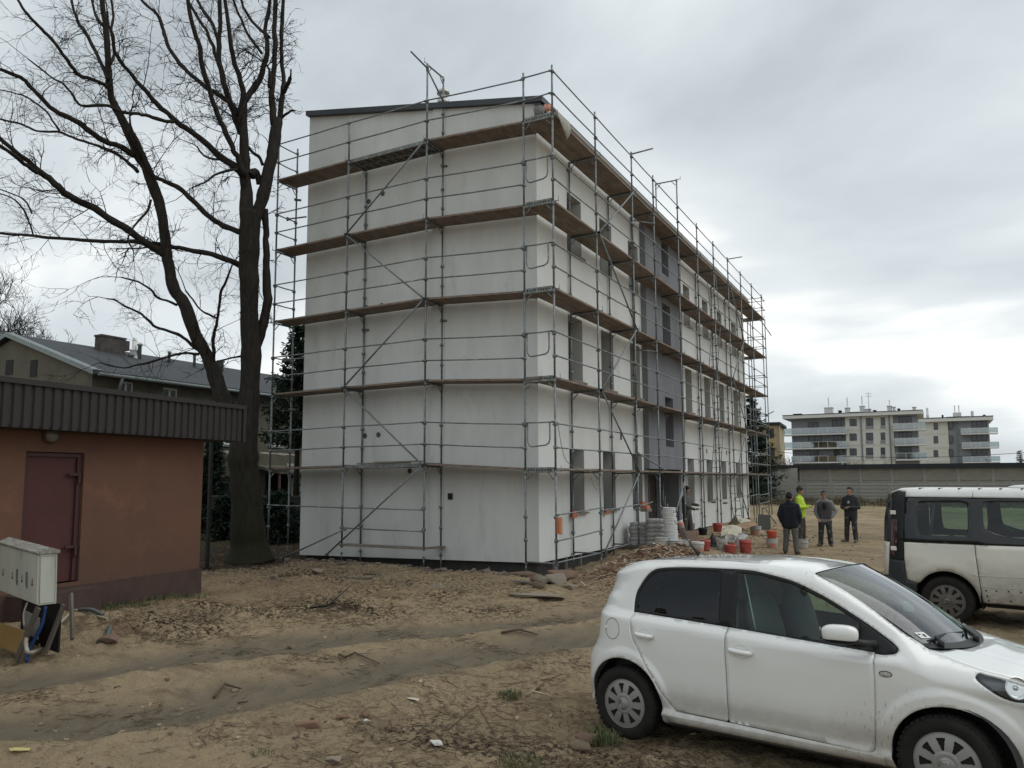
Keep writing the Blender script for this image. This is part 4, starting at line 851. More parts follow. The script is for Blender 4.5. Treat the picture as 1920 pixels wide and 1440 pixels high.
for sd_ in (-1, 1):
    mb = MB()
    # body side = outline minus doors, window opening, lamp
    dr = rdoor; 
    uni = smooth_poly([(.107, belt(.107)), (.098, .967), (.118, .838), (.194, .713), (.335, .502), (.475, .312)], 4)+[(.50, .300), (1.96, .272)]+smooth_poly([(1.990, .285), (2.009, .39), (2.03, .669), (2.033, .80), (2.030, belt(2.03)-.012)], 3)+[(1.5, belt(1.5)-.01), (.957, belt(.957)-.0)]
    lifted(mb, out_side, [uni, DLO, lamp], c_W, sd_, .019); o = mb.build('body_side', M_CARW, car); solid(o, .014)
    for nm, dpoly, hp in (('rear_door', rdoor, (.155, .325, .872)), ('front_door', fdoor, (.985, 1.175, .838))):
        mb = MB(); lifted(mb, inset(dpoly, .0032), [], c_W, sd_, .028); dr = mb.build(nm, M_CARW, car); solid(dr, .014)
        # handle: bar over a dished cup
        a, b, hz = hp; hb = MB(); yy = lambda s_, z_: float(c_W(s_, z_))
        n_ = 9
        for k in range(n_):
            pass
        pts = [(a+(b-a)*t_, sd_*(yy(a+(b-a)*t_, hz)+.004+.030*min(1, 4*t_*(1-t_)*1.6)), hz-.055*(b-a)*t_*1.2) for t_ in np.linspace(0, 1, 9)]
        hb.tube(pts, [.015, .020, .021, .0205, .020, .020, .0195, .019, .014], 10); hd_ = hb.build('handle', M_CARW, dr)
        hb = MB(); cxh = (a+b)/2; czh = hz-.01
        for (dz_, sg) in ((0, 1),):
            ring = [(cxh+.062*cos(t_), czh+.050*sin(t_)) for t_ in np.linspace(0, 2*pi, 25)[:-1]]
            P = [(s_, sd_*(yy(s_, z_)+.0012), z_) for s_, z_ in ring]; Pi = [(cxh+(s_-cxh)*.6, sd_*(yy(s_, z_)-.012), czh+(z_-czh)*.6) for s_, z_ in ring]
            hb.add(P+Pi, [((i), (i+1) % 24, 24+(i+1) % 24, 24+i) for i in range(24)]+[tuple(24+i for i in range(24))], True)
        hb.build('handle_cup', mat('handle_cup_paint', (.40, .41, .40), .4), dr)
    # black window surround with glass panes
    rg = smooth_poly([(.128, 1.058), (.123, 1.11), (.130, 1.19), (.160, 1.250), (.21, 1.318), (.268, 1.362), (.34, 1.384), (.56, 1.400), (.865, 1.404)], 3)+[(.872, 1.02)]
    fg = [(1.005, 1.404), (1.1, 1.400), (1.2, 1.389), (1.44, 1.338), (1.67, 1.243), (1.86, 1.138), (1.915, 1.103), (1.925, .962), (1.5, belt(1.5)+.002), (1.015, belt(1.0)+.006)]
    mb = MB(); lifted(mb, inset(DLO, .002), [rg, fg], c_W, sd_, .035, off=-.004); o = mb.build('window_surround', M_BLK, car); solid(o, .01)
    mb = MB(); lifted(mb, rg, [], c_W, sd_, .05, off=-.007); mb.build('rear_window', M_GLR, car)
    mb = MB(); lifted(mb, fg, [], c_W, sd_, .05, off=-.007); mb.build('front_window', M_GLF, car)
    mb = MB(); lifted(mb, [p for p in uni], [], c_W, sd_, .06, off=-.03); mb.build('inner_panel', M_UNDER, car)
    # lamp: dark housing, reflector, lens
    mb = MB(); lifted(mb, lamp, [], c_W, sd_, .03, off=-.075); hl = mb.build('headlight', mat('lamp_housing', (.10, .115, .13), .25), car)
    mb = MB(); cxl, czl = 2.865, .782
    M_ = Matrix.Translation(Vector((2.805, sd_*float(c_W(2.805, .78)-.066), .780))) @ Vector((.55, sd_*.83, .12)).to_track_quat('Z', 'Y').to_matrix().to_4x4()
    mb.lathe([(.01, -.03), (.04, -.022), (.058, .0), (.070, .026), (.064, .028), (.052, .004)], n=24, M=M_); mb.lathe([(.018, -.02), (.016, .01), (.002, .014)], n=12, M=M_); mb.build('reflector', M_CHROME, hl)
    mb = MB(); lifted(mb, lamp, [], c_W, sd_, .03, off=.001); mb.build('lens', M_LENS, hl)
    # sill moulding, fuel flap, side repeater
    mb = MB(); P = [[(s_, sd_*(float(c_W(s_, z_))+.008), z_) for s_ in np.linspace(.42, 2.06, 18)] for z_ in (.195, .215, .24, .262, .270)]; mb.grid(P, flip=(sd_ > 0)); o = mb.build('sill', M_CARW, car); solid(o, .012)
    if sd_ < 0:
        mb = MB(); ring = [(-.093+.078*cos(t_), .887+.086*sin(t_)) for t_ in np.linspace(0, 2*pi, 41)]
        mb.tube([(s_, sd_*(float(c_W(s_, z_))+.0003), z_) for s_, z_ in ring], .0022, 4); mb.build('fuel_flap_gap', M_UNDER, car)
        mb = MB(); q = (-.168, sd_*(float(c_W(-.168, .89))+.004), .89); mb.tube([(q[0], q[1], q[2]-.014), (q[0], q[1], q[2]+.014)], .009, 8); mb.build('fuel_flap_latch', M_CARW, car)
    mb = MB(); ring = [(2.104+.040*cos(t_)*min(1, 1.2), .803+.018*sin(t_)) for t_ in np.linspace(0, 2*pi, 25)]; mb.tube([(s_, sd_*(float(c_W(s_, z_))+.001), z_) for s_, z_ in ring], .003, 5); rp_ = mb.build('side_repeater', M_BLK, car)
    mb = MB(); mb.add([(2.104+.038*cos(t_), sd_*(float(c_W(2.104, .803))+.003), .803+.016*sin(t_)) for t_ in np.linspace(0, 2*pi, 21)[:-1]], [tuple(range(20))]); mb.tube([(2.10, sd_*(float(c_W(2.1, .8))+.004), .803), (2.112, sd_*(float(c_W(2.1, .8))+.006), .803)], .011, 8); mb.build('repeater_lens', mat('repeater_clear', (.5, .5, .48), .15, metal=.3), rp_)
    # wheel housings
    for cx, R_ in ((.02, .362), (2.455, .352)):
        mb = MB(); th_ = np.linspace(-.3, pi+.12, 22)
        mb.grid([[(cx+(R_+.005)*cos(t_), sd_*yy_, .30+(R_+.005)*sin(t_)) for t_ in th_] for yy_ in ((.785 if cx > 1 else .70), .52)]); mb.add([(cx, sd_*.53, .30)]+[(cx+R_*cos(t_), sd_*.53, .30+R_*sin(t_)) for t_ in th_], [(0, i+1, i+2) for i in range(21)]); mb.build('wheel_housing', M_UNDER, car)
        mb = MB(); ar_ = [(cx+(R_-.002)*cos(t_), sd_*(float(c_W(cx+(R_+.01)*cos(t_), .30+(R_+.01)*sin(t_)))-.016), .30+(R_-.002)*sin(t_)) for t_ in np.linspace(-.25, pi+.05, 30)]; mb.tube(ar_, .006, 5); mb.build('arch_liner_edge', M_BLK, car)
        wheel(car, .292, .165, .193, loc=(cx if cx < 1 else 2.43, sd_*.735, .290), side=sd_)
# mirror and its black foot
def ellip(mb, c, r, n=14, m=20, M=None, power=2.0):
    P = []
    for i in range(n+1):
        a = pi*i/n; row = []
        for j in range(m+1):
            b = 2*pi*j/m; f = lambda v, p: math.copysign(abs(v)**(2/p), v)
            p = Vector((c[0]+r[0]*f(cos(b)*sin(a), power), c[1]+r[1]*f(sin(b)*sin(a), power), c[2]+r[2]*f(cos(a), power)))
            row.append(tuple(M @ p) if M is not None else tuple(p))
        P.append(row)
    return mb.grid(P)
for sd_ in (-1, 1):
    mb = MB(); M_ = Matrix.Translation(Vector((1.872, sd_*.965, 1.058))) @ Matrix.Rotation(-sd_*.12, 4, 'Z')
    ellip(mb, (0, 0, 0), (.118, .068, .060), M=M_, power=3.0)
    n0 = len(mb.v); mb.v = [(a, b, c if c > 1.02 else 1.02+(c-1.02)*.5) for a, b, c in mb.v]; mr_ = mb.build('door_mirror', M_CARW, car)
    mb = MB(); ellip(mb, (0, 0, -.034), (.112, .063, .034), M=M_, power=2.6); mb.tube([(1.90, sd_*.93, 1.005), (1.97, sd_*.84, .985), (2.03, sd_*.76, .975)], [.030, .030, .034], 10); mb.build('mirror_foot', M_BLK, mr_)
    mb = MB(); mb.add([tuple(M_ @ Vector((-.119, a*.05, b*.042))) for a, b in ((-1, -1), (1, -1), (1, 1), (-1, 1))], [(0, 1, 2, 3)]); mb.build('mirror_glass', M_CHROME, mr_)
# roof, windscreen, bonnet, tail
def header(y): t_ = np.clip(abs(y)/.59, 0, 1); return 1.59+.085*(1-t_**2), 1.421+.038*(1-t_**2.2)
def base(y): t_ = np.clip(abs(y)/.62, 0, 1); return 2.285+.165*(1-t_**2.2), .990-.030*(1-t_**2)
mb = MB(); ts = np.linspace(-1, 1, 25); P = []
for q in np.linspace(0, 1, 34):
    row = []
    for t_ in ts:
        s0, s1 = -.095-.03*(1-t_*t_), None
        yw = t_*float(c_yt(s0+(header(t_*.59)[0]-s0)*q)); sh, zh = header(yw); s_ = s0+(sh-s0)*q
        z_ = float(c_zt(min(s_, 1.59)))+.014*(1-abs(t_)**2.4)*(1-q**8)+(q**8)*(zh-float(c_zt(min(s_, 1.59))))
        row.append((s_, t_*float(c_yt(s_)), z_))
    P.append(row)
mb.grid(P, flip=True); rf = mb.build('roof', M_CARW, car); solid(rf, .012)
mb = MB(); P = []
for q in np.linspace(.012, .985, 16):
    row = []
    for t_ in np.linspace(-.975, .975, 25):
        a = header(t_*.59); b = base(t_*.62); s_ = a[0]+(b[0]-a[0])*q; z_ = a[1]+(b[1]-a[1])*q; bul = .030*sin(pi*q); row.append((s_+bul*.5, t_*(.59+.03*q), z_+bul*.85*(1-t_**4)))
    P.append(row)
mb.grid(P); ws = mb.build('windscreen', M_WS, car)
mb = MB()
for e in (-1, 1):
    mb.tube([(header(.59)[0]+(base(.62)[0]-header(.59)[0])*q+.015*sin(pi*q), e*(.583+.03*q), header(.59)[1]+(base(.62)[1]-header(.59)[1])*q+.002) for q in np.linspace(0, 1, 12)], .006, 5)
mb.tube([(header(y)[0], y, header(y)[1]+.001) for y in np.linspace(-.58, .58, 14)], .005, 5); mb.build('windscreen_seal', M_BLK, car)
mb = MB(); P = []
for q in (0, 1):
    P.append([(base(y)[0]-.045+.105*q, y, base(y)[1]+.020-.038*q) for y in np.linspace(-.62, .62, 21)])
mb.grid(P); mb.build('cowl', M_BLK, car)
mb = MB(); P = []; 
for q in np.linspace(0, 1, 22):
    row = []
    for t_ in np.linspace(-1, 1, 29):
        s0 = 2.335+.155*(1-abs(t_)**2.2); s_ = s0+(2.965-s0)*q; y_ = t_*(float(c_yt(s_))-.003); cr = .048*(1-abs(t_)**2.6)*min(1, .45+q*3)*(1 if q < .8 else 1-.5*(q-.8)/.2)
        rib = .006*math.exp(-((abs(t_)-.62)/.07)**2); row.append((s_, y_, float(c_zt(s_))+cr+rib))
    P.append(row)
mb.grid(P, flip=True); hd_ = mb.build('bonnet', M_CARW, car); solid(hd_, .014)
mb = MB(); P = []      # front end between the two sides
for z_ in np.linspace(.69, .22, 10):
    y_ = float(c_W(2.985, z_)); P.append([(2.985+.05*(1-t_*t_), t_*y_, z_) for t_ in np.linspace(-1, 1, 15)])
mb.grid(P, flip=True); mb.build('front_bumper', M_CARW, car)
mb = MB(); P = []
for z_ in np.linspace(1.385, .22, 20):
    s_ = float(tail(z_)); y_ = float(c_W(s_, z_)); P.append([(s_-.06*(1-t_*t_), t_*y_, z_) for t_ in np.linspace(-1, 1, 15)])
mb.grid(P); mb.build('tailgate', M_CARW, car)
mb = MB(); mb.box((-.42, -.40, .2), (-.36, .40, .6)); mb.box((.40, -.74, .17), (2.08, .74, .24)); mb.box((-.38, -.50, .17), (2.9, .50, .30)); mb.box((2.28, -.5, .3), (2.9, .5, .8)); mb.box((-.3, -.5, .3), (.35, .5, .6)); mb.build('underbody', M_UNDER, car)
# cabin
mb = MB(); mb.box((-.15, -.66, .5), (.35, .66, .90)); mb.box((.30, -.66, .30), (2.3, .66, .34)); mb.box((1.95, -.62, .75), (2.28, .62, .93)); mb.build('dashboard', M_BLK, car)
for y_, nm in ((-.36, 1), (.36, 1)):
    mb = MB(); M_ = Matrix.Translation(Vector((1.17, y_, .62))) @ Matrix.Rotation(-.22, 4, 'Y')
    ellip(mb, (0, 0, .30), (.075, .235, .33), M=M_, power=3.2); ellip(mb, (-.02, 0, .70), (.055, .125, .115), M=M_, power=3); ellip(mb, (.24, 0, -.02), (.28, .24, .09), M=M_, power=3); mb.build('front_seat', M_SEAT, car)
mb = MB(); ellip(mb, (.42, 0, .80), (.08, .60, .26), power=4)
for y_ in (-.35, .35): ellip(mb, (.38, y_, 1.14), (.05, .13, .09), power=3)
mb.build('rear_seat', M_SEAT, car)
mb = MB(); M_ = Matrix.Translation(Vector((1.78, .36, .95))) @ Matrix.Rotation(-1.15, 4, 'Y'); mb.tube([tuple(M_ @ Vector((.18*cos(a), .18*sin(a), 0))) for a in np.linspace(0, 2*pi, 25)], .014, 6); mb.tube([(1.78, .36, .95), (1.98, .36, .86)], .03, 8); mb.build('steering_wheel', M_BLK, car)
mb = MB(); mb.tube([(.97, -.655, .35), (.95, -.63, 1.40)], .03, 4); mb.tube([(.97, .655, .35), (.95, .63, 1.40)], .03, 4); mb.build('pillar_trim', M_SEAT, car)
mb = MB(); mb.tube([(1.06, -.64, 1.39), (1.12, -.64, 1.0), (1.17, -.62, .8)], .008, 4); mb.build('seat_belt', M_PIPE, car)
# wipers, sticker, aerial
for (y0, y1, s_) in ((-.50, .04, 0), (.05, .56, .0)):
    mb = MB(); a = base(y0); b = base(y1)
    mb.tube([(a[0]+.035, y0, a[1]+.012), (a[0]-.01, y0+.05, a[1]+.040), ((a[0]+b[0])/2-.05, (y0+y1)/2, (a[1]+b[1])/2+.05), (b[0]-.055, y1, b[1]+.048)], [.016, .012, .009, .006], 6)
    mb.tube([(a[0]-.030, y0-.09, a[1]+.032), (b[0]-.060, y1+.05, b[1]+.044)], .0065, 4); mb.tube([(a[0]+.03, y0, a[1]-.01), (a[0]+.03, y0, a[1]+.028)], .022, 8); mb.build('wiper', M_BLK, car)
mb = MB(); 
def wsp(q, t_): a = header(t_*.59); b = base(t_*.62); bul = .030*sin(pi*q); return np.array([a[0]+(b[0]-a[0])*q+bul*.5, t_*(.59+.03*q), a[1]+(b[1]-a[1])*q+bul*.85*(1-t_**4)])
nn_ = np.array([.5, 0, .86])*.004
mb.add([wsp(.86, -.90)+nn_, wsp(.86, -.76)+nn_, wsp(.93, -.76)+nn_, wsp(.93, -.90)+nn_], [(0, 1, 2, 3)]); stk = mb.build('sticker', mat('sticker_white', (.62, .66, .64), .6), car)
mb = MB(); nn2 = nn_*1.6; mb.add([wsp(.885, -.83)+nn2, wsp(.885, -.80)+nn2, wsp(.915, -.80)+nn2, wsp(.915, -.83)+nn2], [(0, 1, 2, 3)]); mb.add([wsp(.88, -.885)+nn2, wsp(.88, -.85)+nn2, wsp(.89, -.85)+nn2, wsp(.89, -.885)+nn2], [(0, 1, 2, 3)]); mb.build('sticker_print', M_BLK, stk)
mb = MB(); ab = (.30, 0.0, 1.494); mb.tube([(ab[0]+.03, 0, ab[2]), (ab[0], 0, ab[2]+.03), (ab[0]-.05, 0, ab[2]+.085)], [.026, .016, .006], 8); mb.tube([(ab[0]-.05, 0, ab[2]+.085), (ab[0]-.21, 0, ab[2]+.30)], .0035, 5); mb.build('aerial', M_BLK, car)
mb = MB(); mb.box((3.03, -.26, .42), (3.045, .26, .53)); mb.build('number_plate', mat('sticker_white', (.62, .66, .64)), car)
# mud thrown up behind the front wheel
# ---------------------------------------------------------------- the dirty white van
vh = radians(-10.8); vn = np.array([-sin(vh), cos(vh), 0]); VP0 = onz(1776.5, 1129, .32); VP0[2] = 0.
VZ = VP0[2]
van = thing('parked_van', 'dirty white passenger van with black window band and black rear corner parked behind the hatchback', 'van', VP0+vn*.93, vh)
VWP = [(.2, .86), (.34, .90), (.45, .925), (.6, .940), (.72, .952), (.9, .952), (1.13, .940), (1.25, .925), (1.5, .885), (1.72, .838), (1.80, .812), (1.86, .77), (1.90, .70), (1.93, .6)]
def v_W(s, z):
    y = interp(VWP, z); y = y+.012*np.exp(-((np.hypot(s, z-.32)-.50)/.06)**2)*(z < .9)
    r = np.clip((-.42-s)/.44, 0, 1); y = y-.05*r-.20*r**3
    f = np.clip((s-2.9)/1.1, 0, 1); return y-.35*f**2.5
M_VANW = mat('dirty_van_paint', (.66, .65, .585), .38, coat=.3, var=.5, vscale=2.5, col2=(.57, .55, .48), dirtz=((.16, .135, .10), .25, .95, 1.7))
M_VANR = mat('van_roof_paint', (.64, .645, .63), .35, coat=.3, var=.4, vscale=5, col2=(.52, .52, .50))
M_VGL = glass('van_glass', (.50, .66, .60), .01, 0)
def zrear(z): return np.interp(z, [.3, .66, .99, 1.14, 1.45, 1.86, 1.93], [-.80, -.855, -.85, -.83, -.82, -.74, -.62])
vtop = [(3.2, 1.08), (2.95, 1.2), (2.3, 1.75), (2.1, 1.81), (1.9, 1.835)]
ARv = [(.40*cos(a)*1.0, .33+.42*sin(a)) for a in np.linspace(0, pi, 26)]; ARv2 = [(3.098+x_, z_) for x_, z_ in ARv]
def vside(sd_):
    # lower white flank
    low = [(-.515, 1.128), (-.52, .90), (-.50, .60), (-.42, .575), (-.37, .55)]+[(x_, z_) for x_, z_ in ARv[::-1] if z_ > .55 and x_ < 0]+[(x_, z_) for x_, z_ in ARv[::-1] if x_ >= 0]+[(.40, .33), (.405, .345)]
    lo_r = low+[(.415, .50), (.400, .726), (.378, 1.0), (.374, 1.131)]
    mb = MB(); lifted(mb, lo_r, [], v_W, sd_, .05); solid(mb.build('rear_flank', M_VANW, van), .02)
    dr = [(.383, 1.131), (.386, 1.0), (.408, .726), (.424, .50), (.428, .345), (1.45, .345), (1.45, 1.145)]
    mb = MB(); lifted(mb, inset(dr, .002), [], v_W, sd_, .05); d = mb.build('sliding_door', M_VANW, van); solid(d, .02)
    rb = MB()
    for a, b, z0, z1, r in ((.33, 1.44, .715, .735, .005), (.43, 1.44, .565, .57, .005)): rb.tube([(x_, sd_*(float(v_W(x_, z0+(z1-z0)*(x_-a)/(b-a)))+.001), z0+(z1-z0)*(x_-a)/(b-a)) for x_ in np.linspace(a, b, 10)], r, 5)
    rb.build('pressed_line', M_VANW, d)
    rb = MB()
    for x_, z_ in ((.48, .52), (.60, .525), (.74, .53), (.88, .53), (.49, .45), (.50, .385), (.76, .40), (1.0, .42)): rb.lathe([(.006, .003), (.011, .001)], n=10, M=Matrix.Translation(Vector((x_, sd_*(float(v_W(x_, z_))+.002), z_))) @ Matrix.Rotation(pi/2*(1 if sd_ < 0 else -1), 4, 'X'))
    rb.build('plug_holes', M_BLK, d)
    mb = MB(); fr_ = [(1.455, 1.145), (1.455, .345)]+[(x_, z_) for x_, z_ in ARv2[::-1]]+[(3.52, .33), (3.85, .35), (3.90, .7), (3.75, .92), (3.2, 1.07), (2.95, 1.15)]
    lifted(mb, fr_, [], v_W, sd_, .08); solid(mb.build('front_flank', M_VANW, van), .02)
    # black band with windows
    band = [(-.52, 1.135), (.374, 1.138), (1.45, 1.15), (2.9, 1.155), (2.27, 1.70), (1.9, 1.775), (.37, 1.779), (-.49, 1.788)]
    w1 = smooth_poly([(-.335, 1.45), (-.325, 1.66), (-.29, 1.70), (.1, 1.712), (.26, 1.705), (.30, 1.66), (.305, 1.5), (.295, 1.31), (.25, 1.245), (0, 1.24), (-.25, 1.243), (-.32, 1.28), (-.335, 1.45)], 3)[:-1]
    w2 = smooth_poly([(.49, 1.55), (.495, 1.68), (.545, 1.722), (.9, 1.728), (1.3, 1.725), (1.36, 1.68), (1.36, 1.3), (1.30, 1.25), (1.0, 1.25), (.78, 1.258), (.60, 1.31), (.505, 1.365), (.49, 1.55)], 3)[:-1]
    w3 = [(1.55, 1.2), (2.6, 1.2), (2.15, 1.66), (1.55, 1.72)]
    mb = MB(); lifted(mb, band, [w1, w2, w3], v_W, sd_, .06, off=-.003); o = mb.build('window_band', M_BLKG, van); solid(o, .012)
    for w_ in (w1, w2, w3): mb = MB(); lifted(mb, w_, [], v_W, sd_, .08, off=-.006); mb.build('side_window', M_VGL, van)
    mb = MB(); 
    mb.tube([(x_, sd_*(float(v_W(x_, z_))+.012), z_) for x_, z_ in ((-.60, 1.172), (-.2, 1.174), (.2, 1.176), (.40, 1.178), (.47, 1.168), (.53, 1.145))], [.016, .017, .017, .017, .016, .012], 8); mb.build('slide_rail', M_BLK, van)
    # black rear corner with lamp, white hinge blocks, bumper corner
    cor = [(-.50, 1.79)]+[(-.485, 1.875), (-.56, 1.872), (-.63, 1.845), (-.68, 1.72), (-.70, 1.5), (-.715, 1.27), (-.75, .87), (-.53, .865), (-.53, 1.128)]
    mb = MB(); lifted(mb, cor, [], v_W, sd_, .04, off=.002); solid(mb.build('rear_corner', M_BLK, van), .02)
    lmp = [(-.60, 1.45), (-.69, 1.45), (-.715, 1.1), (-.735, .95), (-.66, .93), (-.62, 1.05)]; mb = MB(); lifted(mb, lmp, [], v_W, sd_, .05, off=.010); mb.build('tail_lamp', mat('smoked_lamp', (.05, .02, .02), .15), van)
    for z_ in (1.55, 1.03): mb = MB(); y_ = float(v_W(-.66, z_)); mb.obox((-.665, sd_*(y_+.01), z_), (1, 0, 0), (0, 1, 0), (0, 0, 1), .04, .02, .03); bevel(mb.build('door_hinge', M_VANW, van), .008)
    rd = [(float(zrear(z_)), z_) for z_ in np.linspace(1.86, .62, 10)]+[(-.77, .62), (-.755, .87), (-.72, 1.27), (-.705, 1.5), (-.685, 1.72), (-.64, 1.84)]
    up_ = [p_ for p_ in rd if p_[1] >= 1.13]+[(-.722, 1.12), (-.832, 1.12)]; up_ = sorted(up_, key=lambda p_: math.atan2(p_[1]-1.45, p_[0]+.745)); lo_ = [p_ for p_ in rd if p_[1] < 1.12]+[(-.732, 1.115), (-.832, 1.115)]; lo_ = sorted(lo_, key=lambda p_: math.atan2(p_[1]-.88, p_[0]+.79))
    mb = MB(); lifted(mb, up_, [], v_W, sd_, .05); solid(mb.build('rear_door_glass', M_BLKG, van), .02)
    mb = MB(); lifted(mb, lo_, [], v_W, sd_, .05); solid(mb.build('rear_door_edge', M_VANW, van), .02)
    bm_ = [(-.75, .863), (-.53, .860), (-.505, .59), (-.43, .57), (-.375, .545)]+[(x_, z_) for x_, z_ in ARv[::-1] if x_ < -.37 and z_ < .54]+[(-.41, .31), (-.80, .31), (-.86, .45), (-.86, .62), (-.78, .63)]
    mb = MB(); lifted(mb, bm_, [], v_W, sd_, .05, off=.004); solid(mb.build('rear_bumper', mat('bumper_plastic', (.024, .028, .033), .6, var=.4, vscale=6), van), .02)
    # roof side strip and dark inner
    P = []
    mb = MB()
    for z_ in (1.785, 1.81, 1.84, 1.865, 1.885): P.append([(x_, sd_*float(v_W(x_, z_)), z_-.004*max(0, x_-.4)) for x_ in np.linspace(-.49 if z_ < 1.86 else -.56, 2.1, 30)])
    mb.grid(P, flip=(sd_ > 0)); solid(mb.build('cant_rail', M_VANR, van), .015)
    mb = MB(); mb.tube([(.372, sd_*(float(v_W(.37, z_))+.001), z_) for z_ in (1.78, 1.82, 1.87)], .004, 4); mb.build('panel_gap', M_BLK, van)
    for cx in (0, 3.098):
        mb = MB(); th_ = np.linspace(-.2, pi+.2, 20); mb.grid([[(cx+.425*cos(t_), sd_*yy_, .33+.425*sin(t_)) for t_ in th_] for yy_ in (.93, .6)]); mb.add([(cx, sd_*.62, .33)]+[(cx+.42*cos(t_), sd_*.62, .33+.42*sin(t_)) for t_ in th_], [(0, i+1, i+2) for i in range(19)]); mb.build('wheel_housing', M_UNDER, van)
        wheel(van, .335, .205, .222, loc=(cx, sd_*.835, .335-(VZ-0)*0), side=sd_, mrim=mat('dirty_dark_cover', (.075, .072, .065), .6, metal=.2, var=.8, vscale=12, col2=(.13, .12, .10)), spokes=10, dark=True)
for sd_ in (-1, 1): vside(sd_)
mb = MB(); P = []
for x_ in np.concatenate([[-.74, -.70], np.linspace(-.62, 2.1, 40)]):
    yy = float(v_W(x_, 1.885)); z0 = 1.885-.004*max(0, x_-.4) if x_ > -.66 else 1.885-.06*((-.66-x_)/.08)
    row = []
    for t_ in np.linspace(-1, 1, 31): row.append((x_, t_*yy, z0+.026*(1-abs(t_)**3.0)+.005*(cos(t_*16) > .2)*(abs(t_) < .85)*(x_ > -.5)))
    P.append(row)
mb.grid(P, flip=True); solid(mb.build('roof', M_VANR, van), .02)
rb = MB()
for x_ in np.linspace(-.38, 1.9, 10): rb.tube([(x_+.05, t_*.7, 1.905) for t_ in (-.98, .98)], .008, 4)
rb.build('roof_rib', M_BLK, van)
mb = MB(); ellip(mb, (1.25, .1, 1.91), (.55, .5, .05), power=3.2); mb.build('roof_hatch', M_VANR, van)
mb = MB(); P = []
for z_ in np.linspace(1.86, .35, 14): y_ = float(v_W(float(zrear(z_)), z_)); P.append([(float(zrear(z_))-.02*(1-t_*t_)+.03, t_*(y_-.04), z_) for t_ in np.linspace(-1, 1, 9)])
mb.grid(P); mb.build('rear_doors', M_VANW, van)
mb = MB(); P = [[(x_, t_*float(v_W(x_, z_)), z_+.03*(1-t_*t_)) for t_ in np.linspace(-1, 1, 9)] for x_, z_ in ((3.92, .5), (3.88, .8), (3.74, .93), (3.25, 1.08), (2.93, 1.17))]; mb.grid(P); mb.build('bonnet', M_VANW, van)
mb = MB(); P = [[(x_+.08*(1-t_*t_), t_*float(v_W(x_, z_))*.98, z_+.02*(1-t_*t_)) for t_ in np.linspace(-1, 1, 9)] for x_, z_ in ((2.93, 1.17), (2.5, 1.55), (2.28, 1.72), (2.1, 1.87))]; mb.grid(P); mb.build('windscreen', M_WS, van)
mb = MB(); mb.box((-.72, -.78, .30), (-.45, .78, .5)); mb.box((.45, -.80, .28), (2.6, .80, .40)); mb.box((-.6, -.6, .3), (3.8, .6, .45)); mb.box((-.45, -.8, .75), (.45, -.62, .8)); mb.box((-.45, .62, .75), (.45, .8, .8)); mb.build('underbody', M_UNDER, van)
for x_ in (.15, 1.15, 2.0):
    for y_ in (-.5, 0, .5):
        mb = MB(); M_ = Matrix.Translation(Vector((x_, y_, .85))) @ Matrix.Rotation(-.15, 4, 'Y'); ellip(mb, (0, 0, .15), (.07, .22, .34), M=M_, power=3.2); ellip(mb, (-.01, 0, .56), (.05, .13, .09), M=M_, power=3)
        if x_ > .5: mb.build('seat', M_SEAT, van)
mb = MB(); mb.tube([(-.22, -.70, 1.22), (-.17, -.74, 1.45), (-.13, -.74, 1.70)], .022, 5); mb.tube([(.42, -.72, .6), (.42, -.72, 1.8)], .03, 4); mb.build('interior_strap', M_SEAT, van)
# ================================================================== RED HUT
hh = radians(5.0); HD = np.array([-sin(hh), cos(hh), 0]); HN = np.array([HD[1], -HD[0], 0]); H0 = onz(372, 1108); H0[2] = 0
hut = thing('utility_hut', 'low brick red utility hut with dark brown corrugated parapet left of the bare tree', 'hut', H0)
HLx, HLy = HN, HD
def hp(u, o, z): return H0+HD*u+HN*o+np.array([0, 0, z])      # u along the wall away from the camera, o outwards
def hbox(mb, u0, u1, o0, o1, z0, z1):
    return mb.obox(hp((u0+u1)/2, (o0+o1)/2, (z0+z1)/2), HD, HN, (0, 0, 1), abs(u1-u0)/2, abs(o1-o0)/2, abs(z1-z0)/2)
M_RED = mat('red_render', (.135, .066, .040), .92, var=.9, vscale=1.1, col2=(.112, .056, .038), stain=((.195, .088, .055), .6, .9), bump=.35, bscale=45, dirtz=((.07, .045, .032), .35, 1.3, .9))
M_PLI = mat('maroon_plinth', (.050, .028, .024), .9, var=.7, vscale=3, col2=(.075, .046, .036), bump=.3)
M_DOOR = mat('red_door', (.058, .015, .013), .7, var=.6, vscale=1.6, col2=(.080, .022, .017), stain=((.045, .018, .018), .6, 9))
M_CORR = mat('brown_corrugated', (.027, .023, .023), .6, var=.5, vscale=3, col2=(.036, .032, .031), spec=.3)
HW = [(-3.50, -2.52, .48, 2.49)]
mb = MB()
def hq(u0, u1, z0, z1): mb.quad(hp(u0, 0, z0), hp(u1, 0, z0), hp(u1, 0, z1), hp(u0, 0, z1))
hq(-9, -3.50, .42, 2.9); hq(-2.52, 0, .42, 2.9); hq(-3.50, -2.52, 2.49, 2.9); hq(-3.5, -2.52, .42, .48)
mb.quad(hp(0, 0, .42), hp(0, -4.5, .42), hp(0, -4.5, 2.9), hp(0, 0, 2.9)); mb.quad(hp(-9, -4.5, 0), hp(-9, 0, 0), hp(-9, 0, 2.9), hp(-9, -4.5, 2.9)); mb.quad(hp(-9, -4.5, 0), hp(0, -4.5, 0), hp(0, -4.5, 2.9), hp(-9, -4.5, 2.9))
for (a, b) in ((-3.50, 1), (-2.52, -1)): mb.quad(hp(a, 0, .48), hp(a, -.14, .48), hp(a, -.14, 2.49), hp(a, 0, 2.49))
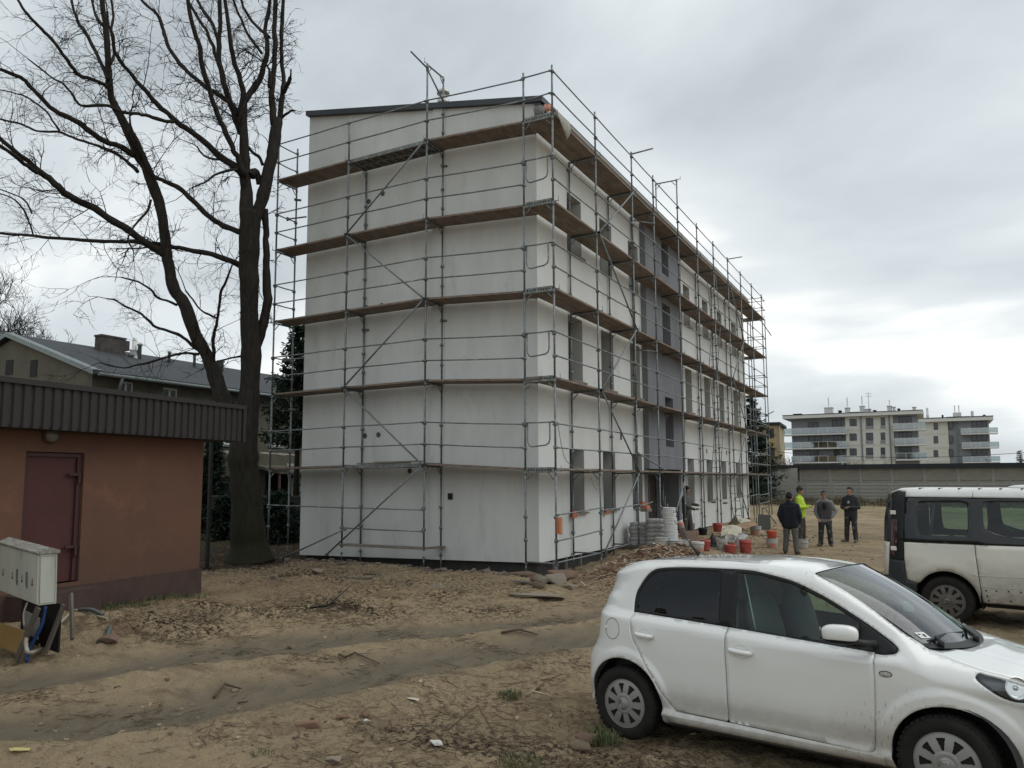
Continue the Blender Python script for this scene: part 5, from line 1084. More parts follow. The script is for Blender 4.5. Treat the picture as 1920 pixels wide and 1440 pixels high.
mb.quad(hp(-3.5, 0, 2.49), hp(-2.52, 0, 2.49), hp(-2.52, -.14, 2.49), hp(-3.5, -.14, 2.49))
mb.build('wall', M_RED, hut, world=True)
mb = MB(); hbox(mb, -9.02, .03, -4.5, .035, -.4, .42); mb.build('plinth', M_PLI, hut, world=True)
mb = MB(); hbox(mb, -3.49, -2.53, -.13, -.09, .49, 2.48); dr = mb.build('door', M_DOOR, hut, world=True)
mb = MB(); hbox(mb, -2.60, -2.53, -.09, -.05, .49, 2.48); hbox(mb, -3.49, -3.43, -.09, -.05, .49, 2.48); hbox(mb, -3.43, -2.60, -.09, -.05, 2.42, 2.48); mb.build('door_frame', mat('door_frame_dark', (.05, .018, .018), .7), dr, world=True)
mb = MB(); 
for z in (1.02, 2.15): hbox(mb, -2.76, -2.56, -.05, -.02, z-.02, z+.02); hbox(mb, -2.60, -2.56, -.05, -.01, z-.14, z+.02)
mb.build('door_latch', mat('door_frame_dark', (.05, .018, .018), .7), dr, world=True)
mb = MB(); hbox(mb, -3.7, -2.42, .036, .42, -.3, .40); mb.build('step', M_PLI, hut, world=True)
mb = MB(); hbox(mb, -9.4, .52, -4.7, .44, 2.80, 2.84); mb.build('soffit', M_CORR, hut, world=True)
mb = MB()
# trapezoid sheet parapet
def corr(mb, P0, D_, O_, L_, z0, z1, pitch=.153, dep=.028):
    pts = []; u = 0
    while u < L_:
        for du, o in ((0, dep), (.085, dep), (.100, 0), (.138, 0)): pts.append((min(u+du, L_), o))
        u += pitch
    a = [P0+D_*u_+O_*o_+np.array([0, 0, z0]) for u_, o_ in pts]; b = [p+np.array([0, 0, z1-z0]) for p in a]
    mb.grid([a, b], smooth=False)
corr(mb, hp(-9.4, .44, 0), HD, HN, 9.92, 2.80, 3.44)
corr(mb, hp(.52, .44, 0), -HN, HD, 5.1, 2.80, 3.44)
o = mb.build('corrugated_parapet', M_CORR, hut, world=True)
mb = MB(); hbox(mb, -9.45, .58, .40, .50, 3.42, 3.50); hbox(mb, .50, .58, -4.7, .40, 3.42, 3.50); hbox(mb, -9.4, .5, -4.7, .4, 3.30, 3.34); hbox(mb, .50, .575, .42, .495, 2.79, 3.42); mb.build('coping', M_CORR, hut, world=True)
lp = hp(-3.14, .0, 2.74); mb = MB(); M_ = Matrix.Translation(Vector(lp)) @ Vector(HN).to_track_quat('Z', 'Y').to_matrix().to_4x4()
mb.lathe([(.13, 0), (.13, .03), (.115, .035)], n=24, M=M_); lmp_ = mb.build('wall_lamp', M_PLI, hut, world=True)
mb = MB(); mb.lathe([(.112, .03), (.10, .07), (.07, .095), (.002, .105)], n=24, M=M_); mb.build('lamp_glass', mat('dusty_lamp_glass', (.16, .14, .12), .25), lmp_, world=True)
# black post right of the hut
pp = onground(388, 1068); mb = MB(); mb.box((pp[0]-.035, pp[1]-.035, pp[2]-.2), (pp[0]+.035, pp[1]+.035, 3.6)); mb.box((pp[0]-.06, pp[1]-.06, pp[2]-.2), (pp[0]+.06, pp[1]+.06, pp[2]+.05)); mb.box((pp[0]-.045, pp[1]-.045, 3.6), (pp[0]+.045, pp[1]+.045, 3.64))
o = mb.build('fence_post', M_BLK); tag(o, 'slim black steel post standing just right of the red hut corner', 'post')
# ================================================================== ELECTRICITY CABINET
cb0 = onz(75, 1178, 0.0); cb0 = atd(88, 1136, 9.0); ca = radians(28.6+50); CD1 = np.array([-sin(ca), cos(ca), 0.]); CD2 = np.array([CD1[1], -CD1[0], 0])*1.0
# CD1 runs left along the front, CD2 must point towards the camera
if CD2 @ (CP-cb0) < 0: CD2 = -CD2
tl = .045; UPc = np.array([CD2[0]*.03+CD1[0]*-.0, CD2[1]*.03, 1.]); UPc /= np.linalg.norm(UPc); CDt = CD1*cos(tl)+np.array([0, 0, 1])*sin(tl)
corner = atd(70, 1136, 8.75)
cab = thing('electric_cabinet', 'weathered cream electricity meter cabinet leaning on boards in front of the red hut', 'cabinet', corner)
M_CAB = mat('aged_cream_plastic', (.44, .455, .40), .7, var=.8, vscale=2.5, col2=(.34, .35, .30), stretch=(1.5, 1.5, .25), stain=((.20, .19, .15), .5, 3), bump=.1)
M_CABT = mat('mossy_cabinet_top', (.30, .30, .26), .85, var=1, vscale=9, col2=(.14, .13, .11), stretch=(1, 3, 1))
def cbp(mb, u0, u1, v0, v1, z0, z1):   # u to the left, v towards the camera (0 = front), z up
    vs = []
    for z in (z0, z1):
        for u, v in ((u0, v0), (u1, v0), (u1, v1), (u0, v1)): vs.append(corner+CDt*u+CD2*v+UPc*z)
    mb.add(vs, [(0, 3, 2, 1), (4, 5, 6, 7), (0, 1, 5, 4), (1, 2, 6, 5), (2, 3, 7, 6), (3, 0, 4, 7)])
CWd, CH, CDp = 1.25, .575, .20
mb = MB(); cbp(mb, 0, CWd, -CDp, -.012, 0, CH); o = mb.build('housing', M_CAB, cab, world=True); bevel(o, .008)
for k, (a, b) in enumerate(((.008, .318), (.324, .634), (.640, .95), (.956, 1.24))):
    mb = MB(); cbp(mb, a, b, -.011, .004, .012, CH-.012); d = mb.build('cabinet_door', M_CAB, cab, world=True); bevel(d, .004)
    mb = MB(); hb = a+.30 if k == 0 else a+.29
    if k in (0, 1): cbp(mb, hb-.010, hb+.010, .004, .022, .20, .34); cbp(mb, hb-.018, hb+.018, .004, .016, .16, .21); mb.build('latch', mat('latch_grey', (.14, .14, .13), .5), d, world=True)
    mb = MB(); q = a+.15; P = lambda u, z: corner+CDt*u+CD2*.0055+UPc*z
    mb.add([P(q-.028, .245), P(q+.028, .245), P(q, .30)], [(0, 1, 2)]); mb.add([P(q-.026, .20), P(q+.026, .20), P(q+.026, .236), P(q-.026, .236)], [(0, 1, 2, 3)])
    wsn = mb.build('warning_sign', mat('faded_yellow', (.20, .18, .07), .7), d, world=True)
    mb = MB(); P2 = lambda u, z: corner+CDt*u+CD2*.0075+UPc*z
    mb.add([P2(q+.004, .285), P2(q-.010, .268), P2(q-.001, .268), P2(q-.006, .252), P2(q+.010, .272), P2(q+.001, .272)], [(0, 1, 2, 3, 4, 5)])
    for zz in (.206, .217, .228): mb.add([P2(q-.020, zz), P2(q+.020, zz), P2(q+.020, zz+.004), P2(q-.020, zz+.004)], [(0, 1, 2, 3)])
    mb.build('sign_print', M_BLK, wsn, world=True)
mb = MB(); vs = [corner+CDt*u+CD2*v+UPc*z for u, v, z in ((-.02, .02, CH+.002), (CWd+.02, .02, CH+.002), (CWd+.02, .02, CH+.02), (-.02, .02, CH+.02), (-.02, -CDp-.02, CH+.002), (CWd+.02, -CDp-.02, CH+.002), (CWd+.02, -CDp-.02, CH+.035), (-.02, -CDp-.02, CH+.035), (-.02, -CDp*.5, CH+.075), (CWd+.02, -CDp*.5, CH+.075))]
mb.add(vs, [(0, 1, 2, 3), (5, 4, 7, 6), (3, 2, 9, 8), (8, 9, 6, 7), (0, 3, 8, 7, 4), (1, 5, 6, 9, 2), (0, 4, 5, 1)]); mb.build('lid', M_CABT, cab, world=True)
mb = MB(); P = [corner+CD2*v-CDt*.0015+UPc*z for v, z in ((-.02, .02), (-CDp+.02, .02), (-CDp+.02, CH-.03), (-.02, CH-.03))]; mb.tube(P+[P[0]], .0025, 4); mb.build('side_panel_groove', mat('latch_grey', (.14, .14, .13), .5), cab, world=True)
M_PLY = mat('ochre_plywood', (.27, .17, .055), .75, var=.6, vscale=2, col2=(.20, .125, .045)); M_OLDW = mat('old_grey_board', (.13, .115, .09), .9, var=.9, vscale=4, col2=(.07, .06, .05), stretch=(1, 1, .3)); M_YEL = mat('yellow_plastic', (.55, .45, .02), .5); M_BLUE = mat('blue_conduit', (.012, .045, .16), .5); M_HOSE = mat('dirty_hose', (.34, .32, .26), .7, var=.7, vscale=6, col2=(.2, .17, .12)); M_SLV = mat('grey_sleeve', (.085, .095, .09), .6)
def board(name, label, cat, a, b, wdir, wd, th, m):
    mb = MB(); a = np.array(a); b = np.array(b); d = (b-a); l = np.linalg.norm(d); d /= l; w_ = np.array(wdir, float); w_ -= d*(w_@d); w_ /= np.linalg.norm(w_); mb.obox((a+b)/2, d, w_, np.cross(d, w_), l/2, wd/2, th/2)
    o = mb.build(name, m); return tag(o, label, cat)
C0 = corner
def CC(u, v, z): return C0+CD1*u+CD2*v+np.array([0, 0, z])
board('wooden_prop', 'dark wooden prop board slanting under the right end of the cabinet', 'board', CC(.02, -.02, -.02), CC(.24, .10, -.62), CD1, .09, .03, M_OLDW)
board('wooden_prop', 'second dark prop under the right rear corner of the cabinet', 'board', CC(-.02, -.27, -.02), CC(.10, -.15, -.55), CD1, .07, .03, M_OLDW)
board('wooden_stake', 'grey stake slanting down behind the cabinet against the hut step', 'board', CC(-.05, -.33, .10), CC(-.36, -.25, -.36), CD1, .06, .025, M_OLDW)
board('plywood_sheet', 'ochre plywood sheet leaning beneath the electricity cabinet', 'board', CC(.18, .06, -.42), CC(1.1, .10, -.40), (0, 0, 1), .27, .018, M_PLY)
board('plastic_sheet', 'bright yellow plastic scrap at the bottom left edge under the plywood sheet', 'scrap', CC(.62, .16, -.60), CC(1.0, .2, -.62), (0, 0, 1), .07, .01, M_YEL)
board('cement_board', 'pale grey board upright in the dark behind the plywood sheet', 'board', CC(.26, -.12, -.30), CC(.70, -.12, -.26), (0, 0, 1), .24, .015, mat('pale_board', (.20, .20, .18), .9))
board('cabinet_base_panel', 'black base panel closing the rear under the cabinet', 'panel', CC(.1, -.29, -.30), CC(1.3, -.29, -.3), (0, 0, 1), .55, .02, M_UNDER)
def cable(name, label, cat, pts, r, m, n=8, ng=6):
    mb = MB(); P = [np.array(p) for p in pts]; P2 = [2*P[0]-P[1]]+P+[2*P[-1]-P[-2]]; out = []
    for i in range(1, len(P2)-2):
        a, b, c, d = P2[i-1:i+3]
        for k in range(n): t = k/n; out.append(.5*((2*b)+(-a+c)*t+(2*a-5*b+4*c-d)*t*t+(-a+3*b-3*c+d)*t**3))
    out.append(P[-1]); mb.tube(out, r, ng); return tag(mb.build(name, m), label, cat)
def G(px, py, dz=0):
    p = onz(px, py, .12); return np.array([p[0], p[1], max(gh(p[0], p[1]), .05)+.025+dz*.5])
cable('conduit', 'blue corrugated conduit rising into the cabinet base', 'conduit', [CC(.04, -.10, -.02), CC(.08, -.08, -.25), CC(.17, .0, -.50), CC(.05, .06, -.60)], .022, M_BLUE)
cable('cable', 'thin pale cable hanging from the cabinet underside', 'cable', [CC(.36, -.02, -.0), CC(.33, .02, -.12), CC(.30, .02, -.25)], .012, M_HOSE)
cable('hose', 'pale hose curling out of the sand under the cabinet', 'hose', [CC(.12, .05, -.36), CC(.04, .08, -.42), CC(-.02, .06, -.50), G(82, 1208, .0)], .022, M_HOSE)
cable('hose', 'long pale hose with dark sleeves looping over the sand right of the cabinet', 'hose', [G(73, 1206, .02), G(95, 1190, .06), G(118, 1175, .10), G(135, 1170, .11), G(150, 1171, .08), G(192, 1173, .05), G(201, 1180, .02)], .020, M_HOSE)
cable('pipe_sleeve', 'dark grey sleeve lying on the sand along the hose', 'sleeve', [G(147, 1171, .085), G(170, 1172, .075), G(193, 1172, .055)], .027, M_SLV)
cable('pipe_sleeve', 'grey sleeve end sticking out of the sand at the end of the hose loop', 'sleeve', [G(206, 1181, .05), G(200, 1189, .03), G(185, 1196, -.02)], .034, M_SLV)
# ================================================================== LONG HOUSE BEHIND
M_HW = mat('stained_beige_render', (.12, .112, .082), .95, var=.9, vscale=.7, col2=(.075, .07, .055), stain=((.18, .17, .13), .5, .35), bump=.2)
M_HR = mat('tar_paper_roof', (.034, .040, .047), .8, var=.7, vscale=1.2, col2=(.022, .026, .030), stretch=(1, .3, 1))
M_ZINC = mat('zinc_flashing', (.20, .235, .235), .5, metal=.4, var=.5, vscale=3)
M_PUTTY = mat('pale_putty', (.42, .40, .34), .9, var=.6, vscale=4)
M_WWH = mat('white_window_frame', (.62, .62, .60), .5); M_OLDC = mat('old_brick_stack', (.085, .075, .065), .95, var=1, vscale=3, col2=(.045, .04, .038), bump=.4)
HX, HE, HRX, HRZ, HY0, HY1 = -27.7, 6.15, -33.2, 7.92, 18.2, 46.
house = thing('long_house', 'long old beige house with dark tar roof stretching behind the hut and the bare tree', 'house', (HX, HY0, 0))
hb_ = lambda mb, n, m, p=house: mb.build(n, m, p, world=True)
HWN = []
def hwin(px0, py0, px1, py1, fr=M_WWH, dark=False):
    a = onx(px0, py0, HX); b = onx(px1, py1, HX); y0, y1 = a[1], b[1]; z1, z0 = a[2], b[2]; HWN.append((y0, y1, z0, z1))
    mb = MB(); t = .07
    for lo, hi in (((HX-.12, y0, z0), (HX-.06, y0+t, z1)), ((HX-.12, y1-t, z0), (HX-.06, y1, z1)), ((HX-.12, y0+t, z0), (HX-.06, y1-t, z0+t)), ((HX-.12, y0+t, z1-t), (HX-.06, y1-t, z1)), ((HX-.11, (y0+y1)/2-.04, z0+t), (HX-.062, (y0+y1)/2+.04, z1-t))): mb.box(lo, hi)
    f = hb_(mb, 'window', fr); mb = MB(); mb.quad((HX-.09, y0, z0), (HX-.09, y1, z0), (HX-.09, y1, z1), (HX-.09, y0, z1)); mb.build('pane', M_PANE, f, world=True)
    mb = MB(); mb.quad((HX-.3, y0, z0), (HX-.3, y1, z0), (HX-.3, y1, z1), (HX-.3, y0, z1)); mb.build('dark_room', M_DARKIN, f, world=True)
    mb = MB(); mb.box((HX-.06, y0-.08, z0-.09), (HX+.08, y1+.08, z0-.003)); mb.build('sill', M_ZINC, f, world=True)
hwin(506, 808, 528, 837); hwin(409, 803, 436, 834); hwin(410, 895, 433, 930, M_PLI)
hwin(225, 714, 250, 745); hwin(306, 726, 333, 760); hwin(560, 808, 580, 836)
da_, db_2 = onx(498, 889, HX), onx(537, 972, HX); HWN.append((da_[1], db_2[1], -.5, da_[2]))
mb = MB(); rv = MB(); wall_panel(mb, rv, HX, HY0, HY1, -.5, HE+.1, HWN); mb.add([(HX, HY0, -.5), (HRX*2-HX, HY0, -.5), (HRX*2-HX, HY0, HE+.1), (HRX, HY0, HRZ), (HX, HY0, HE+.1)], [(0, 4, 3, 2, 1)])
mb.add([(HX, HY1, -.5), (HRX*2-HX, HY1, -.5), (HRX*2-HX, HY1, HE+.1), (HRX, HY1, HRZ), (HX, HY1, HE+.1)], [(0, 1, 2, 3, 4)]); mb.quad((HRX*2-HX, HY0, -.5), (HRX*2-HX, HY1, -.5), (HRX*2-HX, HY1, HE+.1), (HRX*2-HX, HY0, HE+.1)); hb_(mb, 'wall', M_HW)
for (y0, y1, z0, z1) in HWN[:-1]:
    rv = MB(); i = HX-.1; X = HX
    rv.quad((X, y1, z0), (i, y1, z0), (i, y1, z1), (X, y1, z1)); rv.quad((i, y0, z0), (X, y0, z0), (X, y0, z1), (i, y0, z1)); rv.quad((i, y0, z1), (X, y0, z1), (X, y1, z1), (i, y1, z1)); hb_(rv, 'window_reveal', M_HW)
mb = MB(); y0, y1 = HWN[-1][:2]; z1 = HWN[-1][3]; mb.quad((HX-1.2, y0, -.5), (HX-1.2, y1, -.5), (HX-1.2, y1, z1), (HX-1.2, y0, z1)); mb.quad((HX, y1, -.5), (HX-1.2, y1, -.5), (HX-1.2, y1, z1), (HX, y1, z1)); mb.quad((HX-1.2, y0, -.5), (HX, y0, -.5), (HX, y0, z1), (HX-1.2, y0, z1)); hb_(mb, 'doorway', M_DARKIN)
mb = MB()
for sgn in (1, -1):
    xe = HRX+sgn*(HX+.45-HRX); ze = HE-.12
    mb.add([(xe, HY0-.25, ze), (xe, HY1+.2, ze), (HRX, HY1+.2, HRZ+.08), (HRX, HY0-.25, HRZ+.08), (xe, HY0-.25, ze+.14), (xe, HY1+.2, ze+.14), (HRX, HY1+.2, HRZ+.22), (HRX, HY0-.25, HRZ+.22)], [(0, 3, 2, 1), (4, 5, 6, 7), (0, 1, 5, 4), (1, 2, 6, 5), (3, 0, 4, 7)][::1])
rfh = hb_(mb, 'roof', M_HR)
mb = MB(); mb.add([(HX+.45, HY0-.28, HE-.14), (HRX, HY0-.28, HRZ+.06), (HRX, HY0-.28, HRZ+.25), (HX+.45, HY0-.28, HE+.05), (HX+.45, HY0+.1, HE+.05), (HRX, HY0+.1, HRZ+.25)], [(0, 3, 2, 1), (3, 4, 5, 2)]); mb.add([(2*HRX-HX-.45, HY0-.28, HE-.14), (HRX, HY0-.28, HRZ+.06), (HRX, HY0-.28, HRZ+.25), (2*HRX-HX-.45, HY0-.28, HE+.05)], [(0, 1, 2, 3)]); mb.build('verge_flashing', M_ZINC, rfh, world=True)
mb = MB(); mb.tube([(HX+.52, HY0-.1, HE-.10), (HX+.52, HY1, HE-.12)], .07, 8); mb.build('gutter', M_ZINC, rfh, world=True)
mb = MB(); mb.tube([(HX+.5, HY0+.9, HE-.15), (HX+.2, HY0+1.0, HE-.55), (HX+.08, HY0+1.0, HE-.8), (HX+.08, HY0+1.0, 0)], .06, 8); mb.build('downpipe', M_ZINC, rfh, world=True)
def onroof(px, py):     # where the line of sight meets the front roof slope
    d = ray(px, py); n = np.array([-(HRZ-HE-.0), 0, (HRX-HX)]); n = np.cross(np.array([HRX-HX, 0, HRZ-HE]), np.array([0, 1., 0])); P0_ = np.array([HX, HY0, HE+.15]); return CP+d*((P0_-CP)@n)/(d@n)
a = onroof(186, 660); b = onroof(228, 660); mb = MB(); c_ = a[1]+(b[1]-a[1])*.62; mb.box((a[0]-.35, a[1], a[2]-.5), (a[0]+.15, c_, a[2]+.72)); mb.box((a[0]-.38, a[1]-.04, a[2]+.72), (a[0]+.18, c_+.04, a[2]+.80)); mb.box((a[0]-.30, c_, a[2]+.25), (a[0]+.1, c_+.25, a[2]+.70)); mb.build('chimney', M_OLDC, rfh, world=True)
for px, py, h, r, cone in ((251, 672, .75, .10, 1), (261, 675, .75, .09, 0), (317, 682, .6, .07, 0), (364, 690, .7, .07, 0), (413, 698, .6, .16, 0), (246, 672, .2, .1, 0)):
    a = onroof(px, py); mb = MB()
    if cone: mb.lathe([(.28, -.3), (.26, .0), (.16, .32), (.20, .34), (.20, .40), (r, .42), (r, h+.15), (r*.6, h+.22)], (a[0], a[1], a[2]), 12)
    else: mb.lathe([(r, -.3), (r, h-.1), (r*1.35, h-.08), (r*1.35, h)], (a[0], a[1], a[2]), 10)
    mb.build('roof_vent', M_WWH if cone else M_ZINC, rfh, world=True)
# gable wall openings, entrance canopy, putty seams, meter box
for px0, py0, px1, py1 in ((12, 676, 24, 702), (58, 676, 69, 706)):
    a = ony(px0, py0, HY0); b = ony(px1, py1, HY0); mb = MB(); mb.box((a[0], HY0-.02, b[2]), (b[0], HY0+.02, a[2])); hb_(mb, 'attic_opening', M_DARKIN)
a = onx(480, 882, HX); b = onx(575, 884, HX); mb = MB(); mb.add([(HX, a[1], a[2]+.25), (HX, b[1], a[2]+.25), (HX+1.5, b[1], a[2]-.05), (HX+1.5, a[1], a[2]-.05), (HX, a[1], a[2]+.1), (HX, b[1], a[2]+.1), (HX+1.5, b[1], a[2]-.17), (HX+1.5, a[1], a[2]-.17)], [(0, 3, 2, 1), (4, 5, 6, 7), (0, 1, 5, 4), (1, 2, 6, 5), (2, 3, 7, 6), (3, 0, 4, 7)]); hb_(mb, 'canopy', M_HW)
mb = MB(); mb.tube([(HX+1.4, b[1]-.15, a[2]-.15), (HX+.1, b[1]-.15, a[2]-2.2)], .05, 5); hb_(mb, 'canopy_brace', M_PLI); mb = MB(); mb.tube([(HX+1.4, a[1]+.1, a[2]-.15), (HX+1.4, a[1]+.1, -.3)], .06, 6); hb_(mb, 'canopy_post', M_PLI)
rr_ = np.random.default_rng(2)
for (pa, pb, th_) in (((400, 846), (438, 848), 5), ((488, 849), (556, 853), 3.5), ((556, 852), (557, 868), 3), ((538, 872), (562, 874), 6), ((546, 886), (562, 893), 10)):
    n_ = 16; up, dn = [], []
    for k in range(n_+1):
        q = k/n_; px, py = pa[0]+(pb[0]-pa[0])*q, pa[1]+(pb[1]-pa[1])*q; v = pb[0]-pa[0] < 5
        t1, t2 = th_*rr_.uniform(.3, .7), th_*rr_.uniform(.3, .7)
        p = onx(px-(t1 if v else 0), py-(0 if v else t1), HX+.012); s_ = onx(px+(t2 if v else 0), py+(0 if v else t2), HX+.012); up.append(p); dn.append(s_)
    mb = MB(); mb.grid([up, dn], smooth=False); hb_(mb, 'putty_patch', M_PUTTY)
a = onx(547, 897, HX+.2); b = onx(565, 934, HX+.2); mb = MB(); mb.box((HX, a[1], b[2]), (HX+.2, b[1], a[2])); mx_ = hb_(mb, 'meter_box', M_CAB)
mb = MB(); mb.box((HX+.2, (a[1]+b[1])/2-.015, b[2]+.03), (HX+.206, (a[1]+b[1])/2+.015, a[2]-.03))
for zz in (b[2]+.2, (a[2]+b[2])/2+.1): mb.box((HX+.2, a[1]+.1, zz), (HX+.215, a[1]+.16, zz+.12)); mb.box((HX+.2, b[1]-.16, zz), (HX+.215, b[1]-.1, zz+.12))
mb.build('meter_box_seam', M_BLK, mx_, world=True)
# wall coloured dark for shade and picket fence between the tree and the house
M_PICK = mat('dark_wood_picket', (.06, .052, .045), .9, var=.8, vscale=3)
pf = thing('picket_fence', 'low dark picket fence in the shade left of the big trunk', 'fence', onz(415, 985))
for k in range(15):
    p = onz(392+k*4.2, 985, 0); mb = MB(); h_ = 1.05+.05*RNG.random(); mb.box((p[0]-.035, p[1]-.012, -.1), (p[0]+.035, p[1]+.012, h_)); mb.build('picket', M_PICK, pf, world=True)
p0, p1 = onz(390, 985), onz(453, 985)
for z in (.3, .85): mb = MB(); mb.tube([p0+(0, .03, z), p1+(0, .03, z)], .025, 4); mb.build('fence_rail', M_PICK, pf, world=True)
dw = thing('garden_wall', 'low wall darkened for the shade running behind the scaffold foot at the left', 'wall', onz(500, 990))
p0, p1 = onz(392, 1000), onz(575, 1003); mb = MB(); d = (p1-p0)/np.linalg.norm(p1-p0); mb.obox((p0+p1)/2+(0, 0, .60), d, (-d[1], d[0], 0), (0, 0, 1), np.linalg.norm(p1-p0)/2, .1, .80); mb.build('wall_body', mat('shade_dark_wall', (.028, .028, .022), .95, var=.8, vscale=2, col2=(.014, .017, .012)), dw, world=True)  # near-black tone puts the shade of this gap into the wall colour
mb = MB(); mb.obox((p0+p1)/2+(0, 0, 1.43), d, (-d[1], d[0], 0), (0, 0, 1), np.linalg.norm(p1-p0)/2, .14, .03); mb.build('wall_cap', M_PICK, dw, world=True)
# ================================================================== PRECAST FENCE AND GARAGE BACK WALL
M_CONC = mat('precast_concrete', (.33, .335, .31), .95, var=.9, vscale=1.6, col2=(.175, .18, .16), stretch=(.5, 1, 2.5), stain=((.34, .34, .32), .5, 1.2), bump=.3)
M_CONP = mat('precast_post', (.29, .285, .265), .95, var=.6, vscale=3)
FY = 69.0; XA = ony(1405, 930, FY)[0]-.5; SP = 2.04; XP0 = ony(1464, 930, FY)[0]
fen = thing('concrete_fence', 'grey precast concrete plank fence with posts across the far side of the yard', 'fence', (XP0, FY, -.15))
pm = MB(); pm.box((-.98, -.02, 0), (.98, .02, .215)); pm.box((-.95, -.05, .02), (.95, -.02, .19)); PMs = [pm.mesh('concrete_plank', M_CONC)]
po = MB(); po.box((-.07, -.08, 0), (.07, .08, 2.10)); po.box((-.085, -.09, 2.10), (.085, .09, 2.13)); POm = po.mesh('fence_post', M_CONP)
cp_ = MB(); cp_.box((-.96, -.045, 0), (.96, .045, .05)); CPm = cp_.mesh('coping', M_CONP)
for i in range(-16, 18):
    x = i*SP; inst('fence_post', POm, fen, (x, 0, -.1))
    for r_ in range(7): inst('concrete_plank', PMs[0], fen, (x+SP/2, RNG.normal(0, .006), .02+r_*.275+RNG.normal(0, .003)), rot=(RNG.normal(0, .01), 0, RNG.normal(0, .001)))
    inst('coping', CPm, fen, (x+SP/2, 0, 1.945))
M_CONB = mat('brown_grey_panel', (.235, .225, .19), .95, var=.9, vscale=1.2, col2=(.165, .155, .13), stretch=(.6, 1, 1.4), bump=.3); M_TAR = mat('black_tar_edge', (.014, .016, .019), .75, var=.5, vscale=2)
GY_ = 74.5; x0 = ony(1497, 890, GY_)[0]; gar = thing('garage_row', 'garage row with brown grey back wall and black tar roof edge behind the fence', 'garage', (x0, GY_, 0))
gz0, gz1 = -.3, 2.95
gp = MB(); gp.box((-1.17, -.03, 0), (1.17, .03, 1.05)); GPm = gp.mesh('wall_panel', M_CONB); gq = MB(); gq.box((-.09, -.07, 0), (.09, .07, 3.3)); GQm = gq.mesh('wall_post', M_CONP)
for i in range(0, 15):
    inst('wall_post', GQm, gar, (.2+i*2.45, 0, gz0))
    for r_ in range(3): inst('wall_panel', GPm, gar, (.2+i*2.45+1.225, RNG.normal(0, .01), gz0+.02+r_*1.08))
mb = MB(); mb.box((x0-.6, GY_-.35, 2.93), (x0+37, GY_+5, 3.18)); mb.box((x0-1.5, GY_-.2, 3.18), (x0+37, GY_+5, 3.30)); mb.build('roof', M_TAR, gar, world=True)
mb = MB(); mb.box((x0, GY_+.1, -.3), (x0+36.8, GY_+4.8, 2.92)); mb.build('garage_body', M_CONB, gar, world=True)
shed = thing('plastered_shed', 'pale plastered shed wall behind the fence at the far scaffold corner', 'shed', (x0-10, GY_-.6, 0))
mb = MB(); mb.box((x0-22, GY_-.6, -.3), (x0-.02, GY_+4, 3.02)); mb.build('wall', mat('patchy_plaster', (.28, .275, .245), .95, var=.9, vscale=.8, col2=(.20, .195, .175), bump=.3), shed, world=True)
mb = MB(); mb.box((x0-22.2, GY_-.75, 3.02), (x0-.62, GY_+4.2, 3.17)); mb.build('roof', M_TAR, shed, world=True)
# weeds along the fence foot
g = MB()
for i in range(1500):
    x = RNG.uniform(XP0-14, XP0+30); y = FY-.2-RNG.random()**2*5; tuft(g, np.array([x, y, gh(x, y)]), .19, 9, .28+.75*RNG.random()*(y > FY-1.5), .02)
tag(g.build('dry_weeds', M_DRYGR), 'dry brown weeds along the foot of the concrete fence', 'weeds', kind='stuff')
